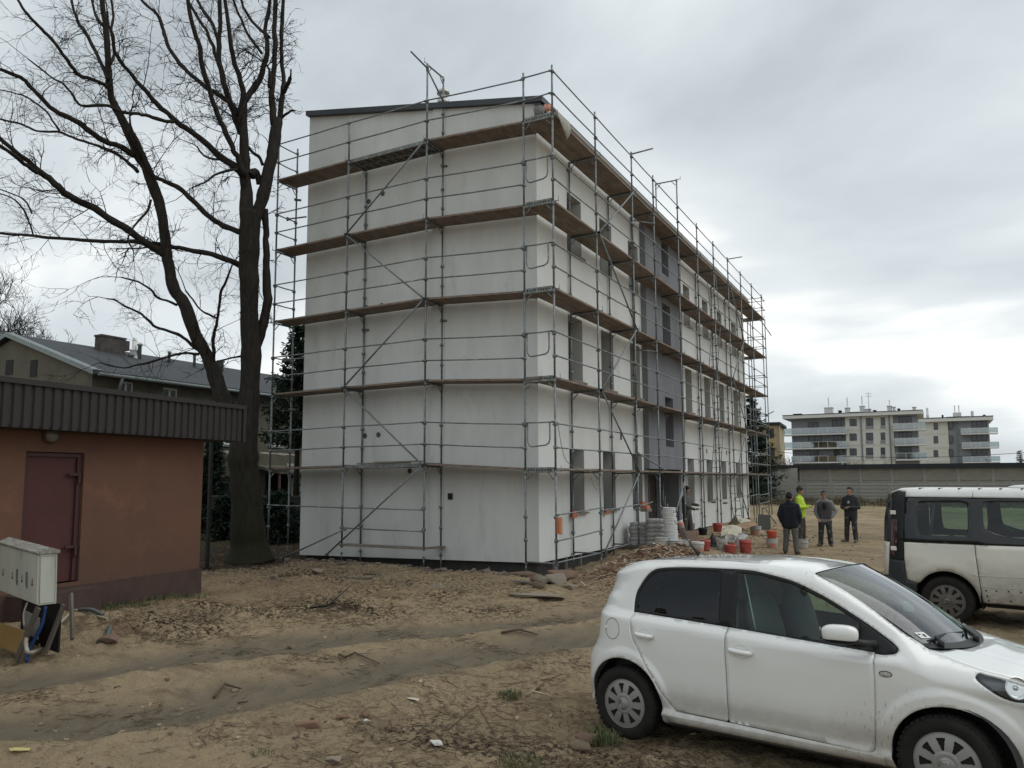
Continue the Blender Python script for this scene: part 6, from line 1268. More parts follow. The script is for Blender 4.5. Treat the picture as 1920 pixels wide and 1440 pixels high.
# ================================================================== MODERN APARTMENT BLOCKS FAR BEHIND
M_CREAM = mat('cream_render', (.60, .59, .54), .9, var=.3, vscale=.3, col2=(.53, .52, .475)); M_GRYR = mat('mid_grey_render', (.26, .27, .28), .9, var=.3, vscale=.3, col2=(.22, .23, .24)); M_SLAB = mat('white_slab', (.62, .62, .60), .8); M_BGL = glass('balcony_glass', (.45, .52, .52), .05, 1.5)
M_BAND = mat('white_band', (.52, .51, .47), .9); M_WGR = mat('anthracite_frame', (.030, .032, .036), .5)
class Block:
    def __init__(s, name, label, pa, Da, pb, Db, zk=None):
        s.A = atd(pa[0], pa[1], Da); s.B = atd(pb[0], pb[1], Db); s.A[2] = s.B[2] = 0; s.d = (s.B-s.A); s.L = np.linalg.norm(s.d); s.d /= s.L; s.n = np.array([s.d[1], -s.d[0], 0.])
        if s.n@(CP-s.A) < 0: s.n = -s.n
        s.root = thing(name, label, 'building', s.A)
    def uz(s, zx, zy, off=0):     # zoomed-photo coordinates -> (u, z) on the facade pushed out by off
        px, py = 1430+zx/4.085, 740+zy/4.087; P = onp(px, py, s.A+s.n*off, s.n); return float((P-s.A)@s.d), float(P[2])
    def box(s, mb, u0, u1, z0, z1, o0, o1): mb.obox(s.A+s.d*(u0+u1)/2+s.n*(o0+o1)/2+np.array([0, 0, (z0+z1)/2]), s.d, s.n, (0, 0, 1), abs(u1-u0)/2, abs(o1-o0)/2, abs(z1-z0)/2)
    def part(s, nm, m, *bx, parent=None):
        mb = MB()
        for b in bx: s.box(mb, *b)
        return mb.build(nm, m, parent or s.root, world=True)
    def win(s, x0, y0, x1, y1, off=0, mull=1, parent=None):
        u0, z1 = s.uz(x0, y0, off); u1, z0 = s.uz(x1, y1, off); t = .09; o = off
        f = s.part('window', M_WGR, (u0, u0+t, z0, z1, o, o+.05), (u1-t, u1, z0, z1, o, o+.05), (u0+t, u1-t, z0, z0+t, o, o+.05), (u0+t, u1-t, z1-t, z1, o, o+.05), *[((u0+(u1-u0)*(k+1)/(mull+1))-.05, (u0+(u1-u0)*(k+1)/(mull+1))+.05, z0+t, z1-t, o, o+.045) for k in range(mull)])
        s.part('pane', mat('far_pane', (.045, .055, .065), .08), (u0+t, u1-t, z0+t, z1-t, o, o+.02), parent=f)
    def balcony(s, x0, x1, yslab, yrail, off, dep, zs=.22, ends=True):
        u0, zb_2 = s.uz(x0, yslab, off+dep); u1, zc_2 = s.uz(x1, yslab, off+dep); z = (zb_2+zc_2)/2; zr = z+1.15
        b = s.part('balcony', M_SLAB, (u0, u1, z-zs, z, off, off+dep)); n_ = max(2, int((u1-u0)/1.5))
        s.part('railing_glass', M_BGL, (u0+.05, u1-.05, z+.08, zr-.05, off+dep-.08, off+dep-.05), (u0+.03, u0+.06, z+.08, zr-.05, off, off+dep-.1), (u1-.06, u1-.03, z+.08, zr-.05, off, off+dep-.1), parent=b)
        s.part('handrail', M_SLAB, (u0, u1, zr-.05, zr, off+dep-.1, off+dep-.03), *[(u0+(u1-u0)*k/n_-.03, u0+(u1-u0)*k/n_+.03, z, zr-.05, off+dep-.1, off+dep-.04) for k in range(n_+1)], parent=b)
A_ = Block('apartment_block', 'cream and grey four storey apartment block with long glass balconies, nearer of the two', (1484, 860), 150, (1722, 860), 139.5)
u_, zt_a = A_.uz(640, 168); ztA = 13.9
uu = lambda x: A_.uz(x, 300)[0]
A_.part('wall', M_GRYR, (uu(215), uu(640), -2, ztA-.3, -12, -1.2))
A_.part('wall', M_CREAM, (uu(636), uu(1003), -2, ztA-.3, -12, 0))
A_.part('wall', M_GRYR, (uu(1003), uu(1190), -2, ztA-.3, -12, -.6))
A_.part('plinth', mat('dark_base', (.05, .052, .055), .9), (uu(205), uu(1195), -3, 2.2, -12.1, -.1))
A_.part('roof', M_SLAB, (uu(165), uu(1236), ztA-.3, ztA+.32, -13, 1.2))
A_.part('roof_edge', M_TAR, (uu(163), uu(1238), ztA+.32, ztA+.42, -13.1, 1.3))
for yy in (270, 385, 498): z = A_.uz(820, yy)[1]; A_.part('floor_band', M_BAND, (uu(636), uu(1003), z-.12, z+.12, -.1, .04))
for x0, x1, cols in ((665, 722, ((187, 240), (298, 352), (412, 466))), (790, 848, ((180, 237), (292, 350), (407, 463))), (903, 940, ((175, 233), (290, 346), (405, 460)))):
    for a, b in cols: A_.win(x0, a, x1, b, 0, 1 if x1-x0 > 50 else 0)
for x0, x1, rows in ((788, 850, ((240, 272), (353, 385), (466, 498))), (901, 942, ((236, 268), (350, 382), (463, 498)))):
    for a, b in rows: u0, z1 = A_.uz(x0, a); u1, z0 = A_.uz(x1, b); A_.part('grey_panel', M_GRYR, (u0, u1, z0, z1, .002, .03))
for x in (757, 975): A_.part('downpipe', M_ZINC, (uu(x)-.12, uu(x)+.12, -1, ztA-.3, .0, .2))
for rows, y0, y1 in (((345, 430), 212, 288), ((530, 608), 195, 290), ((350, 455), 312, 400), ((540, 612), 305, 395), ((360, 430), 420, 508), ((545, 622), 415, 500)): A_.win(rows[0], y0, rows[1], y1, -1.2, 1)
for y0, y1 in ((170, 262), (288, 378), (405, 490)): A_.win(1040, y0, 1145, y1, -.6, 2)
A_.balcony(150, 642, 300, 245, -1.2, 2.6); A_.balcony(152, 645, 408, 352, -1.2, 2.6); A_.balcony(222, 645, 516, 462, -1.2, 2.6)
A_.balcony(1003, 1245, 266, 212, -.6, 2.4); A_.balcony(1012, 1252, 380, 330, -.6, 2.4); A_.balcony(1020, 1262, 494, 448, -.6, 2.4)
for x0, x1, h, pipe in ((215, 275, .5, 0), (460, 522, 1.5, 1), (570, 588, .8, 0), (622, 656, 1.3, 1), (738, 775, 1.5, 1), (775, 822, .9, 0), (845, 862, .6, 0), (955, 990, 1.3, .6), (998, 1016, 1.1, 0), (1037, 1052, .7, 0), (1155, 1180, .9, 0)):
    A_.part('roof_chimney', M_SLAB if h > .85 else M_TAR, (uu(x0), uu(x1), ztA+.4, ztA+.4+h, -6, -4), (uu(x0)-.1, uu(x1)+.1, ztA+.4+h, ztA+.5+h, -6.1, -3.9), *([((uu(x0)+uu(x1))/2-.08, (uu(x0)+uu(x1))/2+.08, ztA+.5+h, ztA+.5+h+2.0*pipe, -5.1, -4.9)] if pipe else []))
A_.part('solar_panels', M_WGR, (uu(380), uu(600), ztA+.6, ztA+.75, -5, -3.2), (uu(660), uu(735), ztA+.7, ztA+.85, -5, -3.2), (uu(870), uu(1140), ztA+.42, ztA+.7, -5, -3))
mb = MB(); p = A_.A+A_.d*uu(815)+A_.n*-3; mb.tube([p+(0, 0, ztA+.4), p+(0, 0, ztA+4.4)], .04, 4)
for z in (3.7, 4.2): mb.tube([p-A_.d*.5+(0, 0, ztA+z), p+A_.d*.6+(0, 0, ztA+z)], .03, 4)
mb.build('antenna', M_ZINC, A_.root, world=True)
B_ = Block('apartment_block', 'smaller cream and grey apartment block at the far right, partly behind its neighbour', (1733, 860), 172, (1856, 860), 166)
ub = lambda x: B_.uz(x, 300)[0]; ztB = B_.uz(1450, 205)[1]
B_.part('wall', M_CREAM, (ub(1195), ub(1422), -2, ztB, -12, 0)); B_.part('wall', M_GRYR, (ub(1422), ub(1738), -2, ztB, -12, -.4))
B_.part('roof', M_SLAB, (ub(1195), ub(1772), ztB, ztB+.75, -13, 1.2)); B_.part('roof_edge', M_TAR, (ub(1193), ub(1774), ztB+.75, ztB+.9, -13.1, 1.3))
for x0, x1, cols in ((1308, 1345, ((218, 268), (318, 373), (425, 477))), (1423, 1460, ((210, 263), (313, 370), (418, 473)))):
    for a, b in cols: B_.win(x0, a, x1, b, 0, 0)
for yy in (302, 408, 516): z = B_.uz(1300, yy)[1]; B_.part('floor_band', M_BAND, (ub(1235), ub(1422), z-.12, z+.12, -.1, .04))
for y0, y1 in ((205, 290), (310, 355), (415, 465)): B_.win(1598, y0, 1722, y1, -.4, 2)
B_.balcony(1520, 1802, 295, 245, -.4, 2.4); B_.balcony(1528, 1812, 404, 355, -.4, 2.4); B_.balcony(1535, 1820, 514, 465, -.4, 2.4)
B_.part('downpipe', M_ZINC, (ub(1488)-.12, ub(1488)+.12, -1, ztB, -.4, -.2))
for x0, x1, h, pipe in ((1258, 1280, 1.0, 1), (1380, 1395, .9, 0), (1470, 1535, 1.3, 1), (1612, 1632, 1.5, 0), (1705, 1725, .6, 0)):
    B_.part('roof_chimney', M_SLAB if h > .95 else M_TAR, (ub(x0), ub(x1), ztB+.8, ztB+.9+h, -6, -4), *([(ub(x0)+.3, ub(x0)+.5, ztB+.9+h, ztB+2.6+h, -5.1, -4.9), (ub(x1)-.5, ub(x1)-.3, ztB+.9+h, ztB+2.6+h, -5.1, -4.9)] if pipe else []))
B_.part('solar_panels', M_WGR, (ub(1420), ub(1600), ztB+1.0, ztB+1.25, -5, -3))
# cream block right behind the far scaffold corner
def slabbox(name, label, pxl, pxr, D, ytop, m, depth=14, rootlabel='building'):
    a = atd(pxl, 900, D); b = atd(pxr, 900, D*.99); zt = atd((pxl+pxr)/2, ytop, D)[2]; d = b-a; d[2] = 0; L_ = np.linalg.norm(d); d /= L_; n = np.array([-d[1], d[0], 0]); r = thing(name, label, rootlabel, (a[0], a[1], 0))
    return a, d, n, L_, zt, r
a, d, n, L_, zt, r = slabbox('yellow_building', 'ochre yellow rendered building end between the spruce and the apartment blocks', 1425, 1462, 115, 797, None)
mb = MB(); c = a+d*L_/2+n*5; c[2] = zt/2-1; mb.obox(c, d, n, (0, 0, 1), L_/2, 5, zt/2+1); mb.build('wall', mat('ochre_render', (.42, .31, .165), .9, var=.4, vscale=.4), r, world=True)
mb = MB(); c = a+d*L_/2+n*5; c[2] = zt+.2; mb.obox(c, d, n, (0, 0, 1), L_/2+.4, 5.4, .2); mb.build('roof', M_TAR, r, world=True)
mb = MB(); c = a+d*(L_+.2)-n*.1; mb.tube([(c[0], c[1], 0), (c[0], c[1], zt)], .15, 6); mb.build('downpipe', M_ZINC, r, world=True)
for k in range(3): mb = MB(); c = a+d*(L_*.62)-n*.03; c[2] = 3.0+k*2.9; mb.obox(c, d, n, (0, 0, 1), .5, .06, .7); mb.build('window', M_WGR, r, world=True)
# ================================================================== THE BIG BARE TREE
M_BARK = mat('bark', (.038, .035, .030), .95, var=.9, vscale=5, col2=(.020, .018, .016), stretch=(3, 3, .6), bump=.9, bscale=14, spec=.15, dirtz=((.030, .036, .012), .3, 3.0, .75))
M_TWIG = mat('twig_bark', (.022, .018, .016), .95, spec=.1)
TB0 = onground(470, 1050)
tree = thing('bare_tree', 'large leafless tree with forked dark trunk standing between the red hut and the scaffold', 'tree', TB0)
TD = float((TB0-CP)@CF); D0 = TD
PXM = F_PX
LIMBS = []
def limb(pts, d0=0., d1=0., name='limb', jit=.0):
    """pts (x, y, width px); depth runs from d0 to d1 metres relative to the trunk"""
    P = []; n = len(pts)
    for i, (x, y, w_) in enumerate(pts):
        q = i/(n-1); D = D0+d0+(d1-d0)*q; P.append((*atd(x, y, D), w_*(1 if w_ > 28 else .86)*D/F_PX/2))
    P = np.array(P); E = np.vstack([2*P[0]-P[1], P, 2*P[-1]-P[-2]]); out = []
    for i in range(1, len(E)-2):
        a, b, c, d = E[i-1:i+3]; m_ = max(3, int(np.linalg.norm(c[:3]-b[:3])/.22))
        for k in range(m_): t = k/m_; out.append(.5*((2*b)+(-a+c)*t+(2*a-5*b+4*c-d)*t*t+(-a+3*b-3*c+d)*t**3))
    out.append(E[-2]); out = np.array(out)
    # small kinks so the limbs are not spline-smooth
    k_ = len(out); s_ = RNG.integers(0, 1000)
    for ax in range(3): out[1:-1, ax] += np.clip(out[1:-1, 3]*1.2, .006, .05)*vnoise(np.arange(1, k_-1)*.7+s_, np.full(k_-2, ax*3.3), 5)*.8
    out[:, 3] = np.maximum(out[:, 3], .006)*(1+.16*vnoise(np.arange(k_)*.8+s_, np.zeros(k_), 8))
    mb = MB(); n_ = 14 if out[0, 3] > .12 else 8 if out[0, 3] > .05 else 6; mb.tube([p[:3] for p in out], list(out[:, 3]), n_)
    o = mb.build(name, M_BARK, tree, world=True); LIMBS.append(out); return o
# trunk with root flare
trk = [(468, 1052, 92), (467, 1030, 72), (465, 1000, 62), (462, 950, 55), (459, 900, 54), (457, 860, 55), (459, 820, 50), (464, 780, 42), (467, 740, 38), (469, 700, 37), (470, 650, 37), (468, 600, 34), (467, 540, 35), (467, 500, 37), (468, 460, 38), (470, 420, 40), (472, 395, 42)]
limb(trk, 0, 0, 'trunk')
limb([(466, 420, 30), (462, 380, 28), (461, 350, 25), (459, 310, 23), (458, 280, 21), (457, 240, 18), (456, 205, 17), (458, 180, 15)], 0, .2)
limb([(458, 190, 15), (466, 178, 13), (480, 160, 13), (492, 135, 12), (500, 100, 11), (501, 77, 10), (497, 55, 9), (503, 25, 8), (508, -20, 7)], .2, 1.2)
limb([(449, 215, 14), (456, 175, 13), (450, 150, 12), (443, 127, 11), (438, 105, 10), (433, 83, 10), (427, 43, 9), (421, -20, 8)], .2, -.6)
limb([(452, 250, 15), (442, 222, 15), (436, 205, 14), (430, 187, 13), (421, 160, 12), (416, 140, 12), (411, 110, 11), (411, 75, 10), (413, 40, 9), (411, -20, 8)], .3, .9)
limb([(414, 130, 8), (403, 98, 8), (395, 75, 8), (386, 55, 7), (372, 35, 7), (358, 12, 6), (342, -20, 5)], .7, 1.8)
limb([(410, 85, 9), (404, 62, 8), (396, 40, 8), (382, 22, 7), (360, -15, 6)], .8, 2.2)
limb([(460, 330, 13), (448, 300, 12), (438, 283, 12), (428, 260, 12), (416, 232, 11), (409, 216, 11), (402, 197, 11), (395, 175, 11), (388, 150, 11), (379, 118, 11), (376, 95, 10), (367, 68, 10), (357, 35, 9), (350, -20, 8)], -.1, -1.4)
limb([(457, 330, 17), (442, 313, 17), (417, 297, 15), (398, 280, 14), (377, 260, 13), (355, 245, 12), (333, 230, 12), (315, 213, 11), (300, 200, 11), (287, 186, 10), (273, 170, 10), (260, 155, 9), (247, 140, 9), (237, 128, 8), (227, 117, 8), (218, 102, 8), (214, 88, 7), (213, 70, 7), (204, 48, 5), (201, 20, 4)], 0, -2.0)
limb([(452, 235, 11), (440, 203, 11), (423, 187, 10), (405, 175, 10), (387, 164, 10), (367, 148, 9), (350, 133, 9), (332, 112, 9), (317, 90, 8), (310, 72, 8), (306, 58, 8), (298, 33, 7), (288, 20, 6), (272, 6, 6), (255, -12, 5)], .2, 2.2)
limb([(326, 228, 8), (310, 228, 8), (287, 220, 8), (270, 216, 7), (257, 213, 7), (230, 210, 7), (205, 199, 7), (183, 198, 7), (153, 197, 6), (142, 187, 6), (132, 172, 5), (118, 157, 5), (100, 147, 4), (75, 128, 4), (52, 110, 3)], -1.0, -2.8)
# second big stem to the left
limb([(458, 860, 34), (440, 800, 32), (424, 758, 29), (414, 738, 30), (405, 710, 29), (396, 685, 28), (386, 662, 27), (372, 637, 27), (360, 610, 28), (349, 578, 27), (339, 560, 26), (328, 545, 25), (322, 522, 25), (316, 495, 24), (311, 470, 24), (308, 440, 22), (303, 400, 20), (298, 378, 22), (291, 358, 24), (280, 330, 20), (271, 312, 19), (262, 298, 19), (254, 280, 19), (246, 262, 19), (236, 240, 19), (228, 222, 18), (218, 205, 17), (211, 190, 16), (207, 170, 14), (205, 150, 14), (203, 120, 13), (201, 90, 13), (199, 55, 12), (193, 20, 12), (190, -20, 11)], 0, -.8, 'stem')
limb([(288, 352, 12), (286, 335, 11), (278, 310, 11), (268, 290, 11), (258, 268, 10), (250, 250, 9)], -.4, -.8)
limb([(311, 480, 17), (296, 468, 17), (278, 458, 16), (258, 445, 16), (236, 428, 16), (213, 415, 16), (193, 402, 15), (173, 388, 15), (152, 379, 15), (137, 372, 15), (122, 362, 15), (108, 350, 15), (92, 334, 14), (75, 322, 14), (58, 307, 11), (38, 292, 10), (20, 275, 10), (-15, 247, 9)], -.3, -2.6)
limb([(70, 324, 10), (52, 312, 9), (33, 297, 9), (15, 284, 8), (-20, 262, 8)], -2.2, -3.4)
limb([(300, 458, 10), (272, 455, 9), (247, 453, 9), (207, 453, 8), (167, 451, 8), (127, 448, 7), (87, 445, 7), (62, 442, 6), (40, 441, 6), (18, 440, 6), (-20, 434, 5)], -.2, 1.6)
limb([(450, 497, 14), (432, 489, 13), (413, 481, 12), (392, 476, 11), (373, 472, 11), (345, 467, 10), (318, 462, 9)], .1, -.2)
limb([(250, 290, 14), (238, 282, 13), (222, 273, 12), (203, 268, 12), (190, 262, 12), (173, 250, 12), (155, 236, 12), (133, 223, 11), (112, 212, 11), (93, 199, 10), (77, 183, 10), (60, 167, 9), (47, 152, 9), (35, 143, 9), (18, 136, 8), (-15, 124, 7)], -.6, -2.4)
limb([(258, 322, 8), (247, 310, 8), (235, 301, 7), (220, 290, 7), (200, 280, 7), (175, 271, 6), (150, 263, 6), (130, 255, 6), (113, 248, 6), (90, 247, 5), (67, 245, 5), (50, 237, 5), (33, 231, 5), (-15, 220, 4)], -.6, 1.5)
limb([(112, 247, 5), (102, 231, 4), (90, 213, 4), (70, 195, 4), (50, 182, 4), (22, 173, 3), (-10, 167, 3)], .9, 2.)
limb([(452, 436, 14), (435, 430, 13), (417, 423, 13), (400, 412, 12), (383, 397, 12), (367, 380, 11), (350, 365, 11), (333, 352, 11), (317, 343, 10), (303, 337, 9), (291, 331, 9)], 0, -.6)
limb([(208, 170, 9), (195, 159, 8), (182, 152, 8), (167, 147, 8), (153, 143, 8), (143, 137, 8), (136, 127, 8), (128, 115, 8), (118, 102, 7), (110, 90, 7), (98, 75, 7), (83, 60, 7), (70, 47, 7), (57, 33, 6), (42, 14, 6), (28, -10, 5)], -.7, -2.4)
limb([(203, 150, 8), (192, 125, 8), (180, 100, 8), (172, 84, 8), (163, 67, 8), (155, 53, 7), (147, 43, 7), (140, 22, 6), (130, -20, 6)], -.8, .8)
limb([(196, 50, 8), (185, 38, 7), (177, 20, 6), (168, -20, 6)], -.8, .2)
limb([(207, 120, 7), (215, 92, 6), (209, 60, 6), (212, 30, 5), (206, -15, 5)], -.8, 1.)
# right stems
limb([(478, 655, 22), (487, 628, 22), (496, 600, 20), (501, 570, 19), (501, 540, 18), (500, 500, 16), (500, 470, 14), (499, 440, 13), (498, 415, 14), (495, 392, 18)], .2, .3, 'stem')
limb([(478, 410, 26), (488, 385, 26), (494, 362, 27), (500, 335, 27), (506, 308, 27), (512, 285, 25), (516, 262, 25), (518, 240, 24), (520, 225, 22)], .1, .5, 'stem')
limb([(514, 235, 15), (511, 205, 14), (510, 175, 13), (511, 150, 12), (515, 120, 11), (516, 90, 11), (514, 60, 10), (516, 30, 10), (517, -20, 9)], .4, .9)
limb([(506, 165, 10), (505, 148, 9), (506, 134, 8)], .5, .5, 'cut_stub')
limb([(524, 225, 12), (528, 195, 11), (531, 165, 10), (530, 140, 9), (529, 115, 9), (528, 85, 8), (527, 55, 8), (530, 25, 8), (532, -20, 7)], .5, 1.4)
limb([(532, 172, 11), (537, 160, 10), (544, 146, 9)], .6, .2, 'cut_stub')
limb([(529, 220, 7), (538, 213, 6), (547, 208, 5), (554, 207, 2)], .6, .3, 'cut_stub')
limb([(493, 310, 7), (486, 295, 7), (476, 288, 7), (466, 275, 6)], .3, .2)
limb([(505, 70, 7), (492, 58, 7), (478, 45, 6), (462, 25, 6), (446, -15, 5)], .8, 1.8)
limb([(491, 100, 6), (470, 72, 6), (456, 45, 5), (445, 20, 5), (434, -10, 4)], .8, 2.)
limb([(470, 330, 22), (478, 322, 16), (484, 332, 14), (487, 345, 16)], .1, .3)
# low fine branches
limb([(376, 660, 9), (363, 650, 8), (348, 637, 7), (333, 627, 7), (313, 619, 6), (293, 613, 6), (280, 602, 6), (267, 590, 5), (251, 581, 5), (233, 573, 4), (215, 562, 4), (200, 560, 3)], -.1, -1.6)
limb([(372, 664, 7), (350, 662, 6), (320, 667, 5), (300, 673, 5), (280, 680, 5), (255, 684, 4), (233, 690, 4), (187, 680, 3)], -.1, 1.2)
limb([(332, 572, 6), (318, 565, 5), (300, 560, 5), (290, 552, 5), (283, 543, 5), (263, 530, 4), (248, 525, 4), (228, 520, 3)], -.2, -1.2)
limb([(401, 700, 10), (400, 670, 8), (402, 655, 8), (400, 635, 7), (404, 615, 7), (407, 597, 6), (411, 570, 6), (415, 547, 6), (424, 527, 5), (433, 503, 4)], -.1, -1.4)
limb([(407, 597, 5), (392, 590, 5), (375, 580, 4), (360, 560, 4), (348, 545, 4)], -.8, -1.2)
limb([(452, 668, 5), (430, 672, 4), (410, 677, 4)], 0, .4)
limb([(340, 500, 5), (332, 512, 5)], 0, 0) if False else None
limb([(448, 318, 7), (438, 318, 6), (420, 322, 6), (402, 328, 5), (388, 340, 4), (360, 352, 3)], -.1, -1.5)
limb([(420, 300, 5), (398, 298, 5), (380, 290, 4), (370, 275, 4)], -.2, 1.5)
limb([(283, 375, 6), (277, 395, 6), (262, 412, 5), (248, 430, 4), (240, 450, 4), (250, 470, 3)], -.3, -1.4)
limb([(60, 400, 4), (50, 380, 4), (35, 368, 3), (0, 355, 3)], -1.8, -1.2)
limb([(62, 440, 4), (56, 420, 4), (48, 400, 4), (38, 385, 4), (20, 370, 3), (-10, 360, 3)], 1.3, 1.9)
# twigs: grown along every limb, three generations
tw = MB()
UP = np.array([0, 0, 1.])
def norm(v): return v/(np.linalg.norm(v)+1e-9)
NT = [0]; TREEC = atd(470, 300, D0); TREER = CR
def twig(p, d, l, r, gen):
    v_ = p+norm(d)*l-TREEC
    if v_@TREER > .9: l *= .35      # the crown was cut back on the scaffold side
    n = 5 if gen < 2 else 3; pts = [p]; q = p.copy(); dd = norm(d); droop = RNG.uniform(-.30, .22)
    turn = RNG.normal(0, 1, 3); turn -= dd*(turn@dd)
    for i in range(n):
        dd = norm(dd+RNG.normal(0, .16, 3)+turn*.10+UP*droop*.22); q = q+dd*l/n; pts.append(q)
    tw.tube(pts, [r*(1-.72*i/n) for i in range(n+1)], 3, cap=False, smooth=False); NT[0] += 1
    if gen >= 3 or l < .10: return
    m_ = int(RNG.integers(3, 6)) if gen == 0 else int(RNG.integers(2, 5)) if gen == 1 else int(RNG.integers(1, 3))
    for k in range(m_):
        i = int(RNG.integers(1, n+1)); s_ = RNG.normal(0, 1, 3); ax = norm(pts[min(i, n)]-pts[i-1]); s_ -= ax*(s_@ax); s_ = norm(s_)
        twig(pts[i], ax*.75+s_*.75, l*RNG.uniform(.35, .65), r*.62, gen+1)
fwd = CF
for out in LIMBS[1:]:
    L_ = np.sum(np.linalg.norm(np.diff(out[:, :3], axis=0), axis=1)); avg = out[:, 3].mean()
    if avg > .16: dens = 1.0
    elif avg > .09: dens = 2.1
    else: dens = 3.6
    for k in range(int(L_*dens)):
        i = int(RNG.integers(1, len(out)-1)); r0 = out[i, 3]; ax = norm(out[i+1, :3]-out[i, :3])
        if r0 > .14 and RNG.random() < .5: continue
        s_ = RNG.normal(0, 1, 3); s_ -= ax*(s_@ax); s_ = norm(s_); s_ = norm(s_-fwd*(s_@fwd)*.3)
        l = RNG.uniform(.35, 1.35)*(.75 if r0 > .1 else 1); twig(out[i, :3], ax*.5+s_*.85+UP*.1, l, min(.015, max(.007, r0*.26)), 0)
    if out[-1, 3] < .08: twig(out[-1, :3], out[-1, :3]-out[-3, :3], 1.2, out[-1, 3]*.7, 0)
print('twigs', NT[0], 'verts', len(tw.v))
tag(tw.build('twigs', M_TWIG, tree, world=True), kind='stuff')
# two small dark clumps in the crown
for px, py in ((119, 76), (162, 372)):
    p = atd(px, py, D0-1.5); mb = MB()
    for k in range(40): a = p+RNG.normal(0, .07, 3); mb.tube([a, a+RNG.normal(0, .09, 3)], .006, 3, cap=False)
    tag(mb.build('twig_nest', M_TWIG, tree, world=True), kind='stuff')
# ================================================================== OTHER TREES AND BUSHES
def grown(name, label, cat, base, h, spread, n0, seed, m=None, up=.7, r0=.12, trunkh=.35, gens=4, lean=(0, 0), group=None, rfac=1.0):
    rg = np.random.default_rng(seed); root = thing(name, label, cat, base, group=group); mb = MB(); tm = MB()
    base = np.array(base, float); top = base+np.array([lean[0], lean[1], h*trunkh]); tm.tube([base-(0, 0, .2), base+(top-base)*.5+rg.normal(0, .03*h, 3)*(1, 1, 0), top], [r0*1.4, r0, r0*.8], 7); tm.build('trunk', M_BARK, root, world=True)
    def br(p, d, l, r, g):
        n = 4; pts = [p]; q = p; dd = norm(d)
        for i in range(n): dd = norm(dd+rg.normal(0, .17, 3)+UP*.06); q = q+dd*l/n; pts.append(q)
        mb.tube(pts, [max(.004*rfac, r*(1-.6*i/n)) for i in range(n+1)], 3 if g > 0 else 5, cap=False, smooth=False)
        if g >= gens: return
        for k in range(int(rg.integers(3, 6))):
            i = int(rg.integers(1, n+1)); ax = norm(pts[i]-pts[i-1]); s_ = rg.normal(0, 1, 3); s_ -= ax*(s_@ax); br(pts[i], ax*.8+norm(s_)*.7, l*rg.uniform(.45, .7), r*.55, g+1)
    for k in range(n0):
        a = 2*pi*k/n0+rg.uniform(-.4, .4); br(base+(top-base)*rg.uniform(.45, 1), np.array([cos(a)*spread, sin(a)*spread, up]), h*rg.uniform(.28, .42), r0*.45, 0)
    tag(mb.build('crown', m or M_TWIG, root, world=True), kind='stuff'); return root
# bushes in front of the long house
p = atd(20, 690, 24); grown('bare_bush', 'leafless shrub in front of the house gable above the hut parapet', 'bush', (p[0], p[1], 3.0), 3.6, .9, 9, 3, r0=.05, gens=3, trunkh=.15)
p = atd(95, 705, 24); grown('bare_bush', 'reddish bare shrub against the right half of the house gable', 'bush', (p[0], p[1], 2.9), 3.0, .9, 8, 4, r0=.04, gens=3, trunkh=.15, m=mat('reddish_twig', (.06, .032, .022), .9))
p = onz(405, 990); grown('bare_bush', 'dense dark bush in the gap between hut and tree trunk', 'bush', (p[0], p[1], -.1), 4.3, .55, 9, 5, r0=.05, gens=4, trunkh=.12)
p = onz(430, 978); grown('bare_bush', 'lower tangle of bare twigs directly left of the trunk', 'bush', (p[0], p[1], -.1), 3.4, .7, 8, 6, r0=.04, gens=3, trunkh=.12)
p = onz(455, 1003); grown('bare_bush', 'thin bare shrub just behind the foot of the big trunk', 'bush', (p[0], p[1], -.1), 2.6, .8, 8, 7, r0=.03, gens=3, trunkh=.12)
p = onz(545, 1012); grown('bare_bush', 'thin shrub behind the lowest scaffold bay at the left', 'bush', (p[0], p[1], -.1), 1.8, .8, 8, 8, r0=.02, gens=3, trunkh=.12)
p = atd(-25, 900, 52); grown('bare_tree', 'feathery leafless tree at the far left edge above the house roof', 'tree', (p[0], p[1], 0), 13.5, .30, 14, 9, r0=.16, up=1.0, gens=4, trunkh=.62, rfac=2.5)
M_NEED = mat('spruce_needles', (.020, .036, .022), .8, var=.8, vscale=3, col2=(.010, .018, .012), spec=.2)
